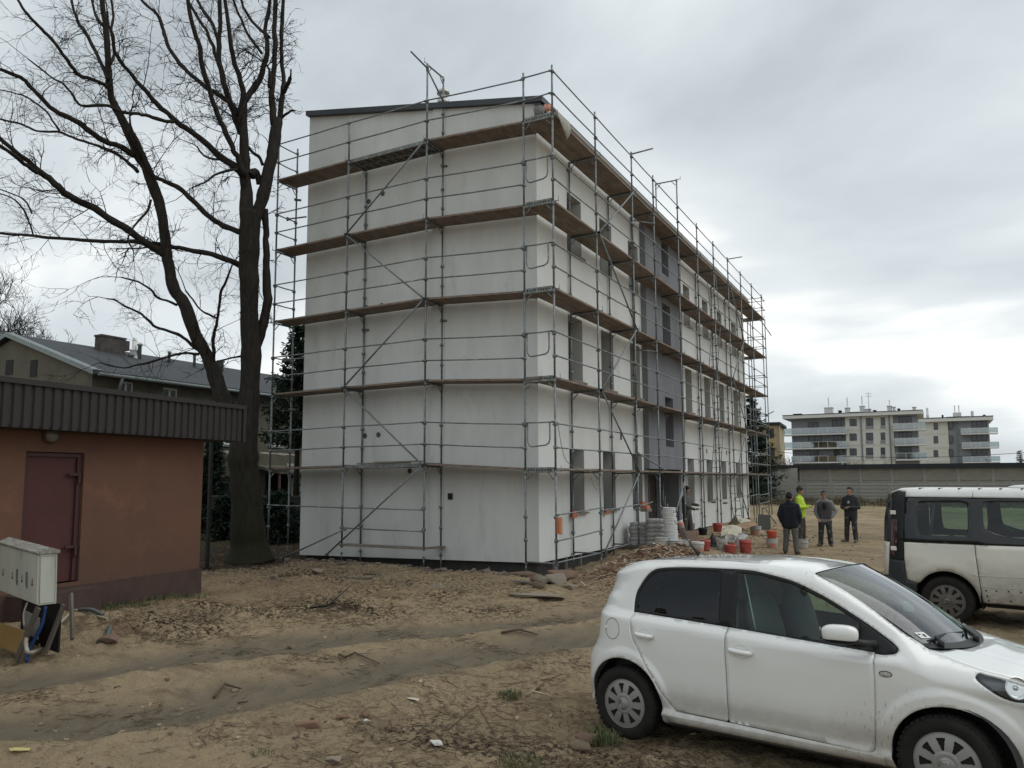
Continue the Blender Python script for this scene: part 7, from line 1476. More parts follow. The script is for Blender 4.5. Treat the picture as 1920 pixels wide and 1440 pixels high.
def spruce(name, label, base, h, rad, seed, lo=.08, n=46, dens=1.0):
    rg = np.random.default_rng(seed); root = thing(name, label, 'tree', base); base = np.array(base, float); mb = MB(); mb.tube([base-(0, 0, .3), base+(0, 0, h)], [h*.018, .02], 8); mb.build('trunk', M_BARK, root, world=True); mb = MB(); bm_ = MB()
    for k in range(int(n)):
        q = lo+(1-lo)*k/n; z = h*q; R_ = rad*(1-q)**.8+.12; m_ = 9 if q < .8 else 6
        for j in range(m_):
            a = rg.uniform(0, 2*pi); l = R_*rg.uniform(.6, 1.12); sl = rg.uniform(-.28, -.02)+.35*q; p = base+np.array([0, 0, z+rg.uniform(-.1, .1)]); d = np.array([cos(a), sin(a), sl]); nn = 6; pts = [p]
            for i in range(nn): pts.append(p+d*l*(i+1)/nn+np.array([0, 0, .16*l*((i+1)/nn)**2])+rg.normal(0, .02, 3))
            bm_.tube(pts, [.02*(1-i/nn)+.004 for i in range(nn+1)], 3, cap=False, smooth=False)
            for i in range(1, nn+1):
                for s_ in range(int(5*dens)):
                    c = pts[i]+rg.normal(0, .05+.05*l*.3, 3); t_ = norm(d+rg.normal(0, .6, 3)+(0, 0, -.25)); w_ = norm(np.cross(t_, rg.normal(0, 1, 3))); ln = rg.uniform(.10, .26)*(.6+.4*l/rad)
                    mb.add([c-w_*.022, c+w_*.022, c+t_*ln*.7+w_*.03, c+t_*ln, c+t_*ln*.7-w_*.03], [(0, 1, 2, 3, 4)])
    bm_.build('branches', M_BARK, root, world=True); root.children[-1]['kind'] = 'stuff'; tag(mb.build('needles', M_NEED, root, world=True), kind='stuff'); return root
p = atd(556, 900, 30); spruce('spruce_tree', 'dark spruce showing past the left edge of the white building', (p[0], p[1], 0.2), 8.0, 2.2, 21, lo=.40, n=28, dens=1.6)
p = onz(395, 995); spruce('conifer_bush', 'dark conifer bush squeezed between the red hut and the tree trunk', (p[0], p[1], 0), 4.0, .5, 24, lo=.02, n=26, dens=1.5)
p = onz(425, 1012); spruce('conifer_bush', 'low dark evergreen clump at the left foot of the big tree', (p[0], p[1], 0), 1.5, .7, 25, lo=.02, n=14, dens=1.5)
p = onz(520, 1018); spruce('conifer_bush', 'low dark evergreen clump behind the left scaffold posts', (p[0], p[1], 0), 1.6, .8, 26, lo=.02, n=14, dens=1.5)
p = atd(1412, 900, 62); spruce('spruce_tree', 'dark spruce behind the far right corner of the scaffold', (p[0], p[1], 0), 8.6, 2.7, 22, lo=.1, n=34, dens=2.2)
p = atd(1914, 880, 150); spruce('spruce_tree', 'tiny distant spruce tip at the right edge above the garages', (p[0], p[1], 0), 7.5, 1.8, 23, lo=.3, n=14)
for (px, D, h, s_, lab) in ((1462, 105, 6.2, 31, 'pale bare tree between the yellow building and the apartment block'), (1482, 108, 5.6, 32, 'small bare tree touching the left end of the apartment block'), (1610, 112, 6.2, 33, 'pale blossoming tree in front of the apartment block, left of the pair'), (1640, 114, 5.6, 34, 'pale blossoming tree in front of the narrow apartment windows, right of the pair'), (1872, 118, 5.2, 35, 'bare bush at the right end of the far apartment block')):
    p = atd(px, 880, D); grown('bare_tree', lab, 'tree', (p[0], p[1], 0), h, .8, 8, s_, m=mat('blossom_twig', (.36, .34, .29), .9) if s_ in (33, 34) else mat('grey_twig', (.14, .13, .12), .9), r0=.06, gens=3, rfac=7.0 if s_ in (33, 34) else 5.0)
# overhead wire in front of the apartment blocks
mb = MB(); a, b = atd(1455, 847, 100), atd(1960, 845, 92); mb.tube([a+(b-a)*q-np.array([0, 0, 2.2*4*q*(1-q)*.35]) for q in np.linspace(0, 1, 20)], .03, 4); tag(mb.build('overhead_wire', M_BLK), 'single overhead wire crossing in front of the apartment blocks', 'wire')
# ================================================================== PEOPLE
def capsule(mb, a, b, ra, rb, n=12):
    a = np.array(a, float); b = np.array(b, float); d = b-a; l = np.linalg.norm(d)
    t = d/l if l > 1e-6 else np.array([0, 0, 1.]); ref = np.array([1., 0, 0]) if abs(t[0]) < .8 else np.array([0, 1., 0]); u = np.cross(t, ref); u /= np.linalg.norm(u); v = np.cross(t, u)
    rows = []
    for q in np.linspace(-pi/2, 0, 5)[:]: rows.append((a+t*ra*sin(q), ra*cos(q)))
    for q in np.linspace(0, pi/2, 5)[:]: rows.append((b+t*rb*sin(q), rb*cos(q)))
    P = [[c+(u*cos(2*pi*j/n)+v*sin(2*pi*j/n))*max(r, .0004) for j in range(n)] for c, r in rows]; vs = [p for row in P for p in row]; fs = []
    for i in range(len(rows)-1):
        for j in range(n): fs.append((i*n+j, i*n+(j+1) % n, (i+1)*n+(j+1) % n, (i+1)*n+j))
    fs.append(tuple(range(n-1, -1, -1))); fs.append(tuple((len(rows)-1)*n+j for j in range(n))); mb.add(vs, fs, True)
def fused(name, cones, m, root, vox, sm=3):
    mb = MB()
    for c in cones: capsule(mb, *c)
    o = mb.build(name, m, root); r = o.modifiers.new('remesh', 'REMESH'); r.mode = 'VOXEL'; r.voxel_size = vox; r.use_smooth_shade = True
    s = o.modifiers.new('smooth', 'SMOOTH'); s.iterations = sm; s.factor = .5; return o
M_SKIN = mat('skin', (.38, .22, .16), .6, var=.3, vscale=20); M_HAIR = mat('dark_hair', (.03, .022, .018), .8)
def person(label, base, H, yaw, col, pose, hat=None, lean=0., wide=1.0, shoes=(.02, .02, .022), extra=None):
    """col: jacket, trousers materials; pose: left/right elbow and wrist, feet"""
    root = thing('person', label, 'person', base, yaw); k = H/1.78
    S_ = lambda p: np.array(p, float)*k
    J, T_ = col; L_ = pose
    hipz = .93
    body = []; jacket = []; trou = []
    body += [(S_((0, 0, hipz)), S_((.0, 0, 1.25)), .10, .11), (S_((0, 0, 1.25)), S_((0, 0, 1.44)), .11, .06), (S_((-.01, 0, 1.42)), S_((.012, 0, 1.56)), .058, .052)]
    hy = L_.get('head', 0.); hc = np.array([.02, 0, 1.655])
    def hd(p): x, y, z = p; return S_(np.array([cos(hy)*x-sin(hy)*y, sin(hy)*x+cos(hy)*y, z])+hc)
    body += [(hd((-.02, 0, .03)), hd((-.005, 0, .035)), .088*k, .086*k), (hd((.03, 0, -.07)), hd((.035, 0, .02)), .052*k, .072*k), (hd((.085, 0, -.082)), hd((.045, 0, -.085)), .024*k, .04*k)]
    body += [(hd((.095, 0, .012)), hd((.118, 0, -.022)), .009*k, .014*k)]+[(hd((-.005, e*.088, -.03)), hd((.0, e*.092, .02)), .013*k, .018*k) for e in (-1, 1)]+[(hd((.085, e*.034, .028)), hd((.092, e*.012, .030)), .012*k, .012*k) for e in (-1, 1)]
    w_ = wide
    for e in (-.08, 0, .08): jacket += [(S_((0, e*w_, .86)), S_((.0, e*w_*1.1, 1.12)), .125*w_, .125*w_), (S_((0, e*w_*1.1, 1.12)), S_((-.01, e*w_*1.25, 1.34)), .125*w_, .118)]
    jacket += [(S_((-.01, -.155, 1.425)), S_((-.01, .155, 1.425)), .072, .072), (S_((-.01, -.05, 1.46)), S_((-.01, .05, 1.46)), .078, .078), (S_((-.02, 0, 1.46)), S_((-.01, 0, 1.525)), .078, .068)]
    for e, sd in ((1, 'l'), (-1, 'r')):
        sh = np.array([-.01, e*.185*max(1, w_*.96), 1.405]); el = np.array(L_['elbow_'+sd]); wr = np.array(L_['wrist_'+sd])
        body += [(S_(sh), S_(el), .04, .036), (S_(el), S_(wr), .036, .026)]
        jacket += [(S_(sh), S_(el), .078, .062), (S_(el), S_(el+(wr-el)*.93), .062, .048)]
        f_ = norm(wr-el); hd_ = np.array(L_.get('hand_'+sd, f_)); hd_ = norm(hd_); sidev = norm(np.cross(hd_, np.array([0, 0, 1.]) if abs(hd_[2]) < .8 else np.array([1., 0, 0])))
        pc = wr+hd_*.045; 
        for q in (-1, 1): body.append((S_(wr+sidev*.012*q), S_(wr+hd_*.085+sidev*.022*q), .018, .016))
        curl = np.cross(sidev, hd_)*(-.5)
        for i, (q, fl) in enumerate(((-.032, .055), (-.011, .068), (.011, .072), (.032, .062))):
            a = wr+hd_*.085+sidev*q; b = a+norm(hd_+curl*.5)*fl*.55; c = b+norm(hd_+curl*1.6)*fl*.5; body += [(S_(a), S_(b), .0095, .009), (S_(b), S_(c), .009, .0075)]
        a = wr+hd_*.03+sidev*.03*e; b = a+norm(hd_+sidev*e*.9)*.04; body += [(S_(a), S_(b), .012, .011), (S_(b), S_(b+norm(hd_+curl)*.035), .011, .009)]
        ft = np.array(L_['foot_'+sd]); hip = np.array([0, e*.095, hipz]); kn = np.array(L_.get('knee_'+sd, (hip+ft+np.array([.06, 0, .08]))/2)); an = ft+np.array([0, 0, .09])
        body += [(S_(hip), S_(kn), .07, .05), (S_(kn), S_(an), .05, .035)]
        trou += [(S_(hip), S_((hip+kn)/2), .115, .100), (S_((hip+kn)/2), S_(kn), .100, .084), (S_(kn), S_((kn+an)/2), .084, .080), (S_((kn+an)/2), S_(an+np.array([0, 0, .0])), .080, .076)]
        fd = norm(np.array([cos(L_.get('toe_'+sd, e*.25)), sin(L_.get('toe_'+sd, e*.25)), 0])); sb_ = [(S_(ft+fd*-.04+(0, 0, .045)), S_(ft+fd*.15+(0, 0, .038)), .046, .040), (S_(ft+(0, 0, .10)), S_(ft+(0, 0, .05)), .05, .05)]
        fused('shoe', sb_, mat('shoe_%d' % int(shoes[0]*100), shoes, .7), root, .012)
    trou += [(S_((0, -.06, .90)), S_((0, .06, .90)), .125, .125), (S_((0, -.05, 1.0)), S_((0, .05, 1.0)), .115, .115)]
    fused('body', body, M_SKIN, root, .0075, 2); fused('jacket', jacket, J, root, .014, 4); fused('trousers', trou, T_, root, .014, 3)
    for e in (-1, 1): mb = MB(); c = hd((.088, e*.032, .012)); ellip(mb, c, (.008, .012, .006), 6, 8); mb.build('eye', M_BLK, root)
    mb = MB(); mb.tube([hd((.094, -.024, -.052)), hd((.100, 0, -.053)), hd((.094, .024, -.052))], .004*k, 5); mb.build('mouth', mat('lips', (.26, .11, .09), .6), root)
    if hat == 'beanie': fused('beanie', [(hd((-.025, 0, .045)), hd((-.02, 0, .085)), .104*k, .085*k), (hd((.02, 0, .055)), hd((-.02, 0, .075)), .088*k, .09*k)], extra['hat'], root, .010, 3)
    elif hat == 'cap':
        fused('cap', [(hd((-.02, 0, .05)), hd((-.01, 0, .07)), .102*k, .09*k)], extra['hat'], root, .010, 3); mb = MB(); ellip(mb, hd((.085, 0, .045)), (.06*k, .075*k, .012*k), 8, 12); mb.build('cap_peak', extra['hat'], root)
        mb = MB(); mb.tube([hd((.104*cos(a), .098*sin(a), .038)) for a in np.linspace(-2.2, 2.2, 16)], .012*k, 6); mb.build('cap_band', extra.get('band', extra['hat']), root)
    else: fused('hair', [(hd((-.03, 0, .05)), hd((.0, 0, .07)), .096*k, .084*k)], M_HAIR, root, .010, 2)
    return root, S_, hd
def away(px): return YAW  # camera heading
fab = lambda n, c, c2=None, st=None: mat(n, c, .9, var=.6, vscale=5, col2=c2, bump=.5, bscale=10, stain=st)
M_NAVY = fab('navy_jacket', (.008, .012, .022)); M_GTR = fab('grey_trousers', (.115, .11, .10)); M_HV = fab('hi_vis_fabric', (.46, .62, .05), (.26, .40, .03)); M_DKT = fab('dark_work_trousers', (.028, .030, .032), None, ((.28, .28, .27), .8, 7)); M_VEST = fab('grey_quilted_vest', (.055, .055, .058), None, ((.12, .12, .12), .6, 9)); M_LGR = fab('light_grey_sleeve', (.21, .22, .22)); M_HOOD = fab('charcoal_hoodie', (.030, .034, .038)); M_BNK = mat('black_knit', (.012, .012, .013), .95, bump=.4, bscale=40); M_BNB = mat('brown_knit', (.03, .022, .02), .95); M_GRYJ = fab('dusty_grey_jacket', (.085, .082, .076), (.05, .05, .05))
def pos(px, py):
    p = onground(px, py)
    if p[0] < -7.2 and 19 < p[1] < 45: p = onx(px, py, -7.2)
    return p
hang = lambda e: ((-.02, e*.27, 1.12), (.08, e*.27, .88))
# dark jacket, back to camera
person('man seen from behind in navy jacket, dark beanie and grey trousers', pos(1484, 1040), 1.71, radians(86), (M_NAVY, M_GTR),
       dict(elbow_l=(-.06, .30, 1.14), wrist_l=(.06, .25, .90), elbow_r=(-.06, -.30, 1.14), wrist_r=(.08, -.24, .90), foot_l=(.02, .17, 0), foot_r=(-.02, -.16, 0), head=-.2), 'beanie', wide=1.18, extra=dict(hat=M_BNK))
person('man in bright yellow hi-vis jacket and dark beanie standing behind the man in navy', pos(1503, 1016), 1.80, radians(-8), (M_HV, fab('greenish_trousers', (.06, .062, .055), None, ((.2, .2, .19), .6, 7))),
       dict(elbow_l=(.06, .27, 1.14), wrist_l=(.30, .10, 1.16), elbow_r=(.02, -.27, 1.13), wrist_r=(.28, -.08, 1.12), hand_l=(.8, -.5, .1), hand_r=(.8, .5, .1), foot_l=(.03, .12, 0), foot_r=(0, -.12, 0), head=-.1), 'beanie', wide=1.12, extra=dict(hat=M_BNB))
r_, S_, hd_ = person('man in grey quilted vest and banded cap facing the camera', pos(1549, 1024), 1.70, radians(-84), (M_LGR, M_DKT),
       dict(elbow_l=(-.08, .34, 1.13), wrist_l=(.08, .22, .93), elbow_r=(-.05, -.28, 1.12), wrist_r=(.09, -.20, .90), foot_l=(.04, .15, 0), foot_r=(.0, -.16, 0), head=.05, toe_r=-.6), 'cap', wide=1.08, shoes=(.10, .095, .085), extra=dict(hat=fab('grey_cap', (.05, .052, .055)), band=mat('cap_band_white', (.36, .35, .33), .9)))
fused('vest', [(S_((.01, e*1.1, .93)), S_((.0, e*1.2, 1.33)), .138, .130) for e in (-.085, 0, .085)]+[(S_((-.01, -.13, 1.40)), S_((-.01, .13, 1.40)), .082, .082)], M_VEST, r_, .014, 3)
mb = MB(); ellip(mb, S_((.135, 0, 1.30)), (.03, .06, .12), 10, 12); mb.build('dark_shirt', M_BNK, r_)
r_, S_, hd_ = person('man in charcoal hoodie with white chest print and paint stained trousers, furthest right', pos(1598, 1018), 1.79, radians(-108), (M_HOOD, M_DKT),
       dict(elbow_l=(.02, .27, 1.12), wrist_l=(.22, .08, 1.14), elbow_r=(.0, -.28, 1.12), wrist_r=(.20, -.10, 1.08), hand_l=(.3, -.9, .1), hand_r=(.5, .6, .3), foot_l=(.0, .13, 0), foot_r=(.0, -.17, 0), head=-.45, toe_r=-.8), None, wide=1.0, shoes=(.13, .12, .10))
fused('hood', [(S_((-.10, -.05, 1.47)), S_((-.10, .05, 1.47)), .07, .07), (S_((-.04, -.09, 1.49)), S_((-.08, -.05, 1.47)), .05, .06), (S_((-.04, .09, 1.49)), S_((-.08, .05, 1.47)), .05, .06)], M_HOOD, r_, .012, 3)
mb = MB()      # three-leaf emblem with stripes on the chest
for a, l in ((0, .075), (.55, .062), (-.55, .062)):
    c0 = np.array([.1575, 0, 1.275]); d = np.array([0, sin(a), cos(a)]); n_ = np.array([0, cos(a), -sin(a)]); P = [c0+d*l*t_+n_*.020*sin(pi*t_)*q+np.array([-.05*t_*t_*.4, 0, 0]) for q in (1, -1) for t_ in np.linspace(.05, 1, 7)]
    mb.add([S_(p) for p in P[:7]+P[7:][::-1]], [tuple(range(14))])
for z in (1.262, 1.250): mb.add([S_((.158, y, z+dz)) for y, dz in ((-.045, 0), (.045, 0), (.045, .006), (-.045, .006))], [(0, 1, 2, 3)])
mb.build('chest_print', mat('white_print', (.5, .5, .5), .8), r_)
r_, S_, hd_ = person('man in dusty grey jacket and black beanie working at the entrance behind the scaffold', pos(1289, 1004)-(0, 0, .05), 1.67, radians(-5), (M_GRYJ, M_GRYJ),
       dict(elbow_l=(.10, .26, 1.16), wrist_l=(.36, .20, 1.12), elbow_r=(.08, -.26, 1.10), wrist_r=(.36, -.18, .98), hand_l=(1, 0, .1), hand_r=(1, 0, 0), foot_l=(.1, .14, 0), foot_r=(-.1, -.12, 0), head=-.25), 'beanie', wide=1.05, extra=dict(hat=M_BNK))
mb = MB(); mb.obox(S_((.50, -.18, 1.0)), (1, 0, 0), (0, 1, 0), (0, 0, 1), .10, .05, .008); mb.tube([S_((.40, -.18, 1.02)), S_((.50, -.18, 1.03))], .014, 6)
o = mb.build('hand_trowel', mat('trowel_steel', (.25, .25, .24), .4, metal=.5)); o.location = r_.location; o.rotation_euler = r_.rotation_euler; tag(o, 'steel hand trowel held by the man at the entrance', 'trowel')
# ================================================================== BUCKETS AND MATERIALS BY THE ENTRANCE
M_BW = mat('white_bucket', (.50, .50, .48), .55, var=.5, vscale=7, col2=(.36, .35, .33), dirtz=((.2, .18, .15), 0, .2, 1.2)); M_BR = mat('red_bucket', (.36, .050, .038), .5, var=.5, vscale=6, col2=(.28, .06, .05), stain=((.4, .3, .28), .6, 9)); M_BO = mat('orange_bucket', (.50, .085, .035), .5, var=.4, vscale=6); M_BG = mat('grey_dusty_tub', (.20, .195, .18), .9, var=.8, vscale=6); M_OL = mat('orange_label', (.52, .13, .05), .5, var=.6, vscale=25, col2=(.45, .40, .34)); M_LID = mat('bucket_lid', (.44, .45, .45), .6, var=.6, vscale=9)
FONTC = {}
def text_mesh(txt, size):
    if txt in FONTC: return FONTC[txt]
    c = bpy.data.curves.new('txt', 'FONT'); c.body = txt; c.size = 1; c.align_x = 'CENTER'; c.align_y = 'CENTER'; o = bpy.data.objects.new('txt', c); COL.objects.link(o)
    bpy.context.view_layer.update(); me = bpy.data.meshes.new_from_object(o.evaluated_get(bpy.context.evaluated_depsgraph_get())); bpy.data.objects.remove(o); FONTC[txt] = me; return me
TM = text_mesh('BAUMIT', 1)
def bucket(label, px, py, wpx, hpx, m, lidm=None, lab=None, tilt=0, txt=False, z0=None, base=None, foil=False):
    p = pos(px, py) if base is None else np.array(base); D = float((p-CP)@CF); r = wpx*D/F_PX/2; h = hpx*D/F_PX
    root = thing('bucket', label, 'bucket', p, RNG.uniform(-.2, .2)); 
    if tilt: root.rotation_euler = (tilt, 0, 0)
    mb = MB(); mb.lathe([(r*.80, 0), (r*.82, .01), (r*.95, h*.78), (r*.955, h*.80), (r*1.0, h*.80), (r*1.0, h*.84), (r*.97, h*.86), (r*1.0, h)] + ([] if lidm else [(r*.94, h), (r*.80, h*.35), (.001, h*.34)]), n=28); o = mb.build('shell', m, root)
    if lidm: mb = MB(); mb.lathe([(r*1.03, h*.93), (r*1.04, h*1.01), (r*.98, h*1.02), (r*.95, h*1.0), (.001, h*(1.0 if not foil else 1.06))], n=28); mb.build('lid', lidm, root)
    mb = MB(); mb.tube([(r*1.01*cos(a), r*1.01*sin(a)*(1 if True else 1), h*.80-h*.5*abs(sin((a)*1.0))*(a > 0)) for a in np.linspace(0, pi, 12)], .004, 4); mb.build('handle', M_PIPE, root)
    def wrap(a0, a1, z0_, z1_, off): 
        return [[((r*(.80+.15*zz/(h*.78))+off)*cos(a), (r*(.80+.15*zz/(h*.78))+off)*sin(a), zz) for a in np.linspace(a0, a1, 8)] for zz in (z0_, z1_)]
    if lab: mb = MB(); a0, a1, z0_, z1_ = lab; mb.grid(wrap(a0, a1, h*z0_, h*z1_, .003), flip=True); mb.build('label_print', M_OL, root)
    if txt:
        me = TM.copy(); sz = r*.38
        for v in me.vertices: a = -pi/2+.35+(v.co.x*sz)/r; rr_2 = r*.93+.006; z = h*.62+v.co.y*sz; v.co = (rr_2*cos(a), rr_2*sin(a), z)
        me.materials.clear(); me.materials.append(M_BLK); o = bpy.data.objects.new('lettering', me); COL.objects.link(o); o.parent = root
    return root
hp_ = -pi/2
bucket('white foil covered bucket with red label, leftmost in front of the nested bucket stack', 1241, 1036, 25, 28, M_BW, M_LID, (hp_+.3, hp_+1.1, .12, .55), foil=True)
bucket('white foil covered bucket second from the left, before the nested bucket stack', 1268, 1037, 25, 24, M_BW, M_LID, foil=True)
bucket('short white bucket partly hidden behind the second foil covered bucket', 1284, 1030, 17, 18, M_BW, M_LID)
bucket('open white bucket with orange label right of the leaning boards', 1309, 1037, 24, 20, M_BW, None, (hp_-.1, hp_+.9, .08, .42))
bucket('red bucket behind the open white bucket with orange label', 1323, 1029, 19, 20, M_BR)
bucket('pinkish red bucket beside the sand heap near the wall', 1346, 997, 19, 16, M_BR)
bucket('white bucket with grey print standing left of the short red bucket', 1354, 1031, 22, 21, M_BW, M_LID, txt=True)
bucket('white bucket tipped over showing its orange label', 1372, 1019, 20, 17, M_BW, None, (hp_-.6, hp_+.9, .2, .8), tilt=.7)
bucket('short bright red tub in the front row of buckets', 1370, 1037, 23, 16, M_BR)
bucket('white bucket between the short red tub and the tall red bucket', 1387, 1030, 17, 18, M_BW, M_LID)
bucket('tall bright red bucket at the right end of the front row', 1398, 1037, 23, 24, M_BR)
bucket('white bucket with orange label on the cardboard heap', 1417, 1004, 21, 17, M_BW, M_LID, (hp_-.8, hp_+.6, .1, .5), txt=True)
b13 = bucket('white bucket with orange label carrying the orange red bucket', 1448, 1027, 21, 18, M_BW, M_LID, (hp_-.5, hp_+.9, .1, .52))
p13 = pos(1448, 1027); D13 = float((p13-CP)@CF)
bucket('orange red bucket stacked on top of the white one', 1447, 1009, 19, 14, M_BO, None, base=p13+np.array([0, 0, 18.6*D13/F_PX]))
bucket('white lettered bucket behind the legs of the man in navy', 1506, 1030, 20, 19, M_BW, M_LID, None, txt=True)
bucket('dented grey mortar tub left of the entrance worker', 1293, 1001, 21, 20, M_BG)
bucket('black rubber tub behind the buckets', 1318, 1003, 17, 13, M_BLK)
# sacks: a tall leaning stack of white bags
M_BAG = mat('white_sack', (.66, .66, .65), .75, var=.6, vscale=9, col2=(.50, .50, .50), bump=.8, bscale=18); M_FOIL = mat('dull_foil', (.36, .36, .355), .5, var=.9, vscale=7, col2=(.20, .20, .205), bump=1, bscale=9)
def sack(mb, c, L_, W_, H_, rz, seed=0):
    M_ = Matrix.Translation(Vector(c)) @ Matrix.Rotation(rz, 4, 'Z'); n0 = len(mb.v); ellip(mb, (0, 0, H_/2), (L_/2, W_/2, H_/2*1.12), 10, 24, M=M_, power=6)
    a = np.array(mb.v[n0:]); nz = vnoise(a[:, 0]*9+seed, a[:, 1]*9+a[:, 2]*14+seed, 3); mb.v[n0:] = [tuple(p) for p in (a+np.stack([nz*.02, vnoise(a[:, 0]*8, a[:, 2]*16+seed, 4)*.02, nz*.015], -1)).tolist()]
p = pos(1260, 1013); D = float((p-CP)@CF); hh_ = 62*D/F_PX/13
p = pos(1260, 1030); D = float((p-CP)@CF); hh_ = 80*D/F_PX; rs_ = 25*D/F_PX/2; st_ = (hh_-.30)/12
sm_ = MB(); sm_.lathe([(rs_*.80, 0), (rs_*.83, .01), (rs_*.93, .235), (rs_*.93, .24), (rs_*1.0, .242), (rs_*1.02, .262), (rs_*.97, .266), (rs_*.96, .285), (rs_*1.02, .29), (rs_*1.03, .305), (rs_*.96, .31), (rs_*.94, .30), (rs_*.80, .03), (.001, .03)], n=30)
SMm = sm_.mesh('bucket', M_BAG)
for k in range(13):
    c = p+np.array([RNG.normal(0, .006)-.004*k, RNG.normal(0, .006), st_*k]); o = bpy.data.objects.new('bucket', SMm); COL.objects.link(o); o.location = V3(c); o.rotation_euler = (RNG.normal(0, .02), RNG.normal(0, .03), RNG.uniform(0, 6))
    nth = ['lowest', 'second', 'third', 'fourth', 'fifth', 'sixth', 'seventh', 'eighth', 'ninth', 'tenth', 'eleventh', 'twelfth', 'topmost'][k]
    tag(o, ('white bucket, %s from the ground in the tall nested stack' % nth) if 0 < k < 12 else 'white bucket, %s of the tall nested stack' % nth, 'bucket', 'white buckets in the tall nested stack')
    if k == 12:
        me = TM.copy()
        o.rotation_euler = (0, 0, 0)
        for v in me.vertices: a_ = -pi/2+.55+v.co.x*.42; v.co = (rs_*.955*cos(a_), rs_*.955*sin(a_), .17+v.co.y*.085)
        me.materials.clear(); me.materials.append(M_BLK); t_ = bpy.data.objects.new('lettering', me); COL.objects.link(t_); t_.parent = o
p = pos(1212, 1022); D = float((p-CP)@CF)
for j, (dx_, w_, hgt) in enumerate(((-.26, .50, .62), (.25, .50, .72))):
    for k in range(6):
        mb = MB(); sack(mb, (0, 0, 0), w_*1.08, .55, hgt/6*1.15, 0, j*7+k); o = mb.build('wrapped_sack', M_FOIL); o.location = V3(p+np.array([dx_+RNG.normal(0, .015), .15+RNG.normal(0, .01), hgt/6*k])); o.rotation_euler = (0, 0, .15+RNG.normal(0, .03))
        tag(o, 'grey dusty foil wrapped sack in the %s half of the low pile, %s layer' % (('left', 'right')[j], ('bottom', 'second', 'third', 'fourth', 'fifth', 'top')[k]), 'sack', 'grey wrapped sacks by the wall')
mb = MB(); mb.box((-.6, -.45, -.12), (.6, .45, -.02)); o = mb.build('pallet', M_OLDW); o.location = V3(p+np.array([0, .1, .02])); tag(o, 'old wooden pallet under the grey foil wrapped sacks', 'pallet')
# long tools leaning by the entrance
def rod(name, label, cat, a, b, r, m, head=None):
    mb = MB(); mb.tube([a, b], r, 7)
    if head is not None: mb.obox(np.array(a)+(0, 0, .1), norm(np.array(b)-np.array(a)), (1, 0, 0), (0, 1, 0), .14, .10, .008)
    return tag(mb.build(name, m), label, cat)
base_t = lambda px, py: pos(px, py)
topat = lambda px, py, D: atd(px, py, D)
a = pos(1231, 1010); Dt = float((a-CP)@CF)
for i, (x0, y0, x1, y1, lab, hd_f) in enumerate(((1229, 1007, 1240, 960, 'leftmost of the long handled tools leaning by the grey sacks', 1), (1234, 1008, 1243, 952, 'shovel handle leaning beside the tall white bucket stack', 1), (1240, 1009, 1239, 958, 'nearly upright tool handle left of the white bucket stack', 0), (1245, 1005, 1247, 930, 'tallest pole standing behind the white bucket stack', 0), (1238, 1006, 1252, 945, 'crossed handle leaning right over the other tools', 0))):
    aa = atd(x0, y0, Dt-.1*i); aa[2] = gh(aa[0], aa[1]); rod('long_tool', lab, 'tool', aa, atd(x1, y1, Dt+.5), .018, M_OLDW if i % 2 else M_TUBE, 1 if hd_f else None)
def leanboard(label, x0, y0, x1, y1, wpx, m, name='leaning_board', cat='board', dD=.6):
    aa = pos(x0, y0); D = float((aa-CP)@CF); b = atd(x1, y1, D+dD); w_ = wpx*D/F_PX; mb = MB(); d = b-aa; l = np.linalg.norm(d); d /= l; wv = CR-d*(CR@d); wv /= np.linalg.norm(wv); mb.obox((aa+b)/2, d, wv, np.cross(d, wv), l/2, w_/2, .018); return tag(mb.build(name, m), label, cat)
M_BRB = mat('rusty_brown_board', (.085, .05, .032), .85, var=.8, vscale=4, col2=(.05, .03, .022))
leanboard('dark brown board leaning steeply right of the white bucket stack', 1290, 1027, 1277, 992, 9, M_BRB); leanboard('second dark brown board leaning behind the first', 1297, 1027, 1281, 990, 5, M_OLDW)
leanboard('wide brown sheet leaning left against the mortar tub', 1306, 1018, 1292, 996, 20, mat('brown_sheet', (.16, .10, .065), .8, var=.6, vscale=3))
leanboard('dark timber leaning in front of the entrance', 1262, 1000, 1246, 932, 3.2, M_BRB, dD=1.4); leanboard('grey plank crossing above the white bucket stack at the entrance', 1256, 958, 1243, 933, 3, M_DECKE, dD=.3) 
leanboard('dark grey upright sheet at the scaffold end near the navy clad man', 1433, 993, 1433, 965, 23, mat('dark_grey_sheet', (.075, .08, .075), .8, var=.3, vscale=3), 'grey_sheet', 'sheet', .15)
aa = pos(1283, 1012); D = float((aa-CP)@CF); mb = MB(); mb.tube([atd(1279, 991, D-.4), atd(1274, 976, D-.35)], 5*D/F_PX, 14); mb.cur = 1; mb.tube([atd(1277.6, 986, D-.4)+0, atd(1275.6, 980, D-.38)], 5.3*D/F_PX, 14, cap=False)
tag(mb.build('foam_can', [M_BW, M_OL]), 'white cartridge with orange band lying on the leaning boards', 'cartridge')
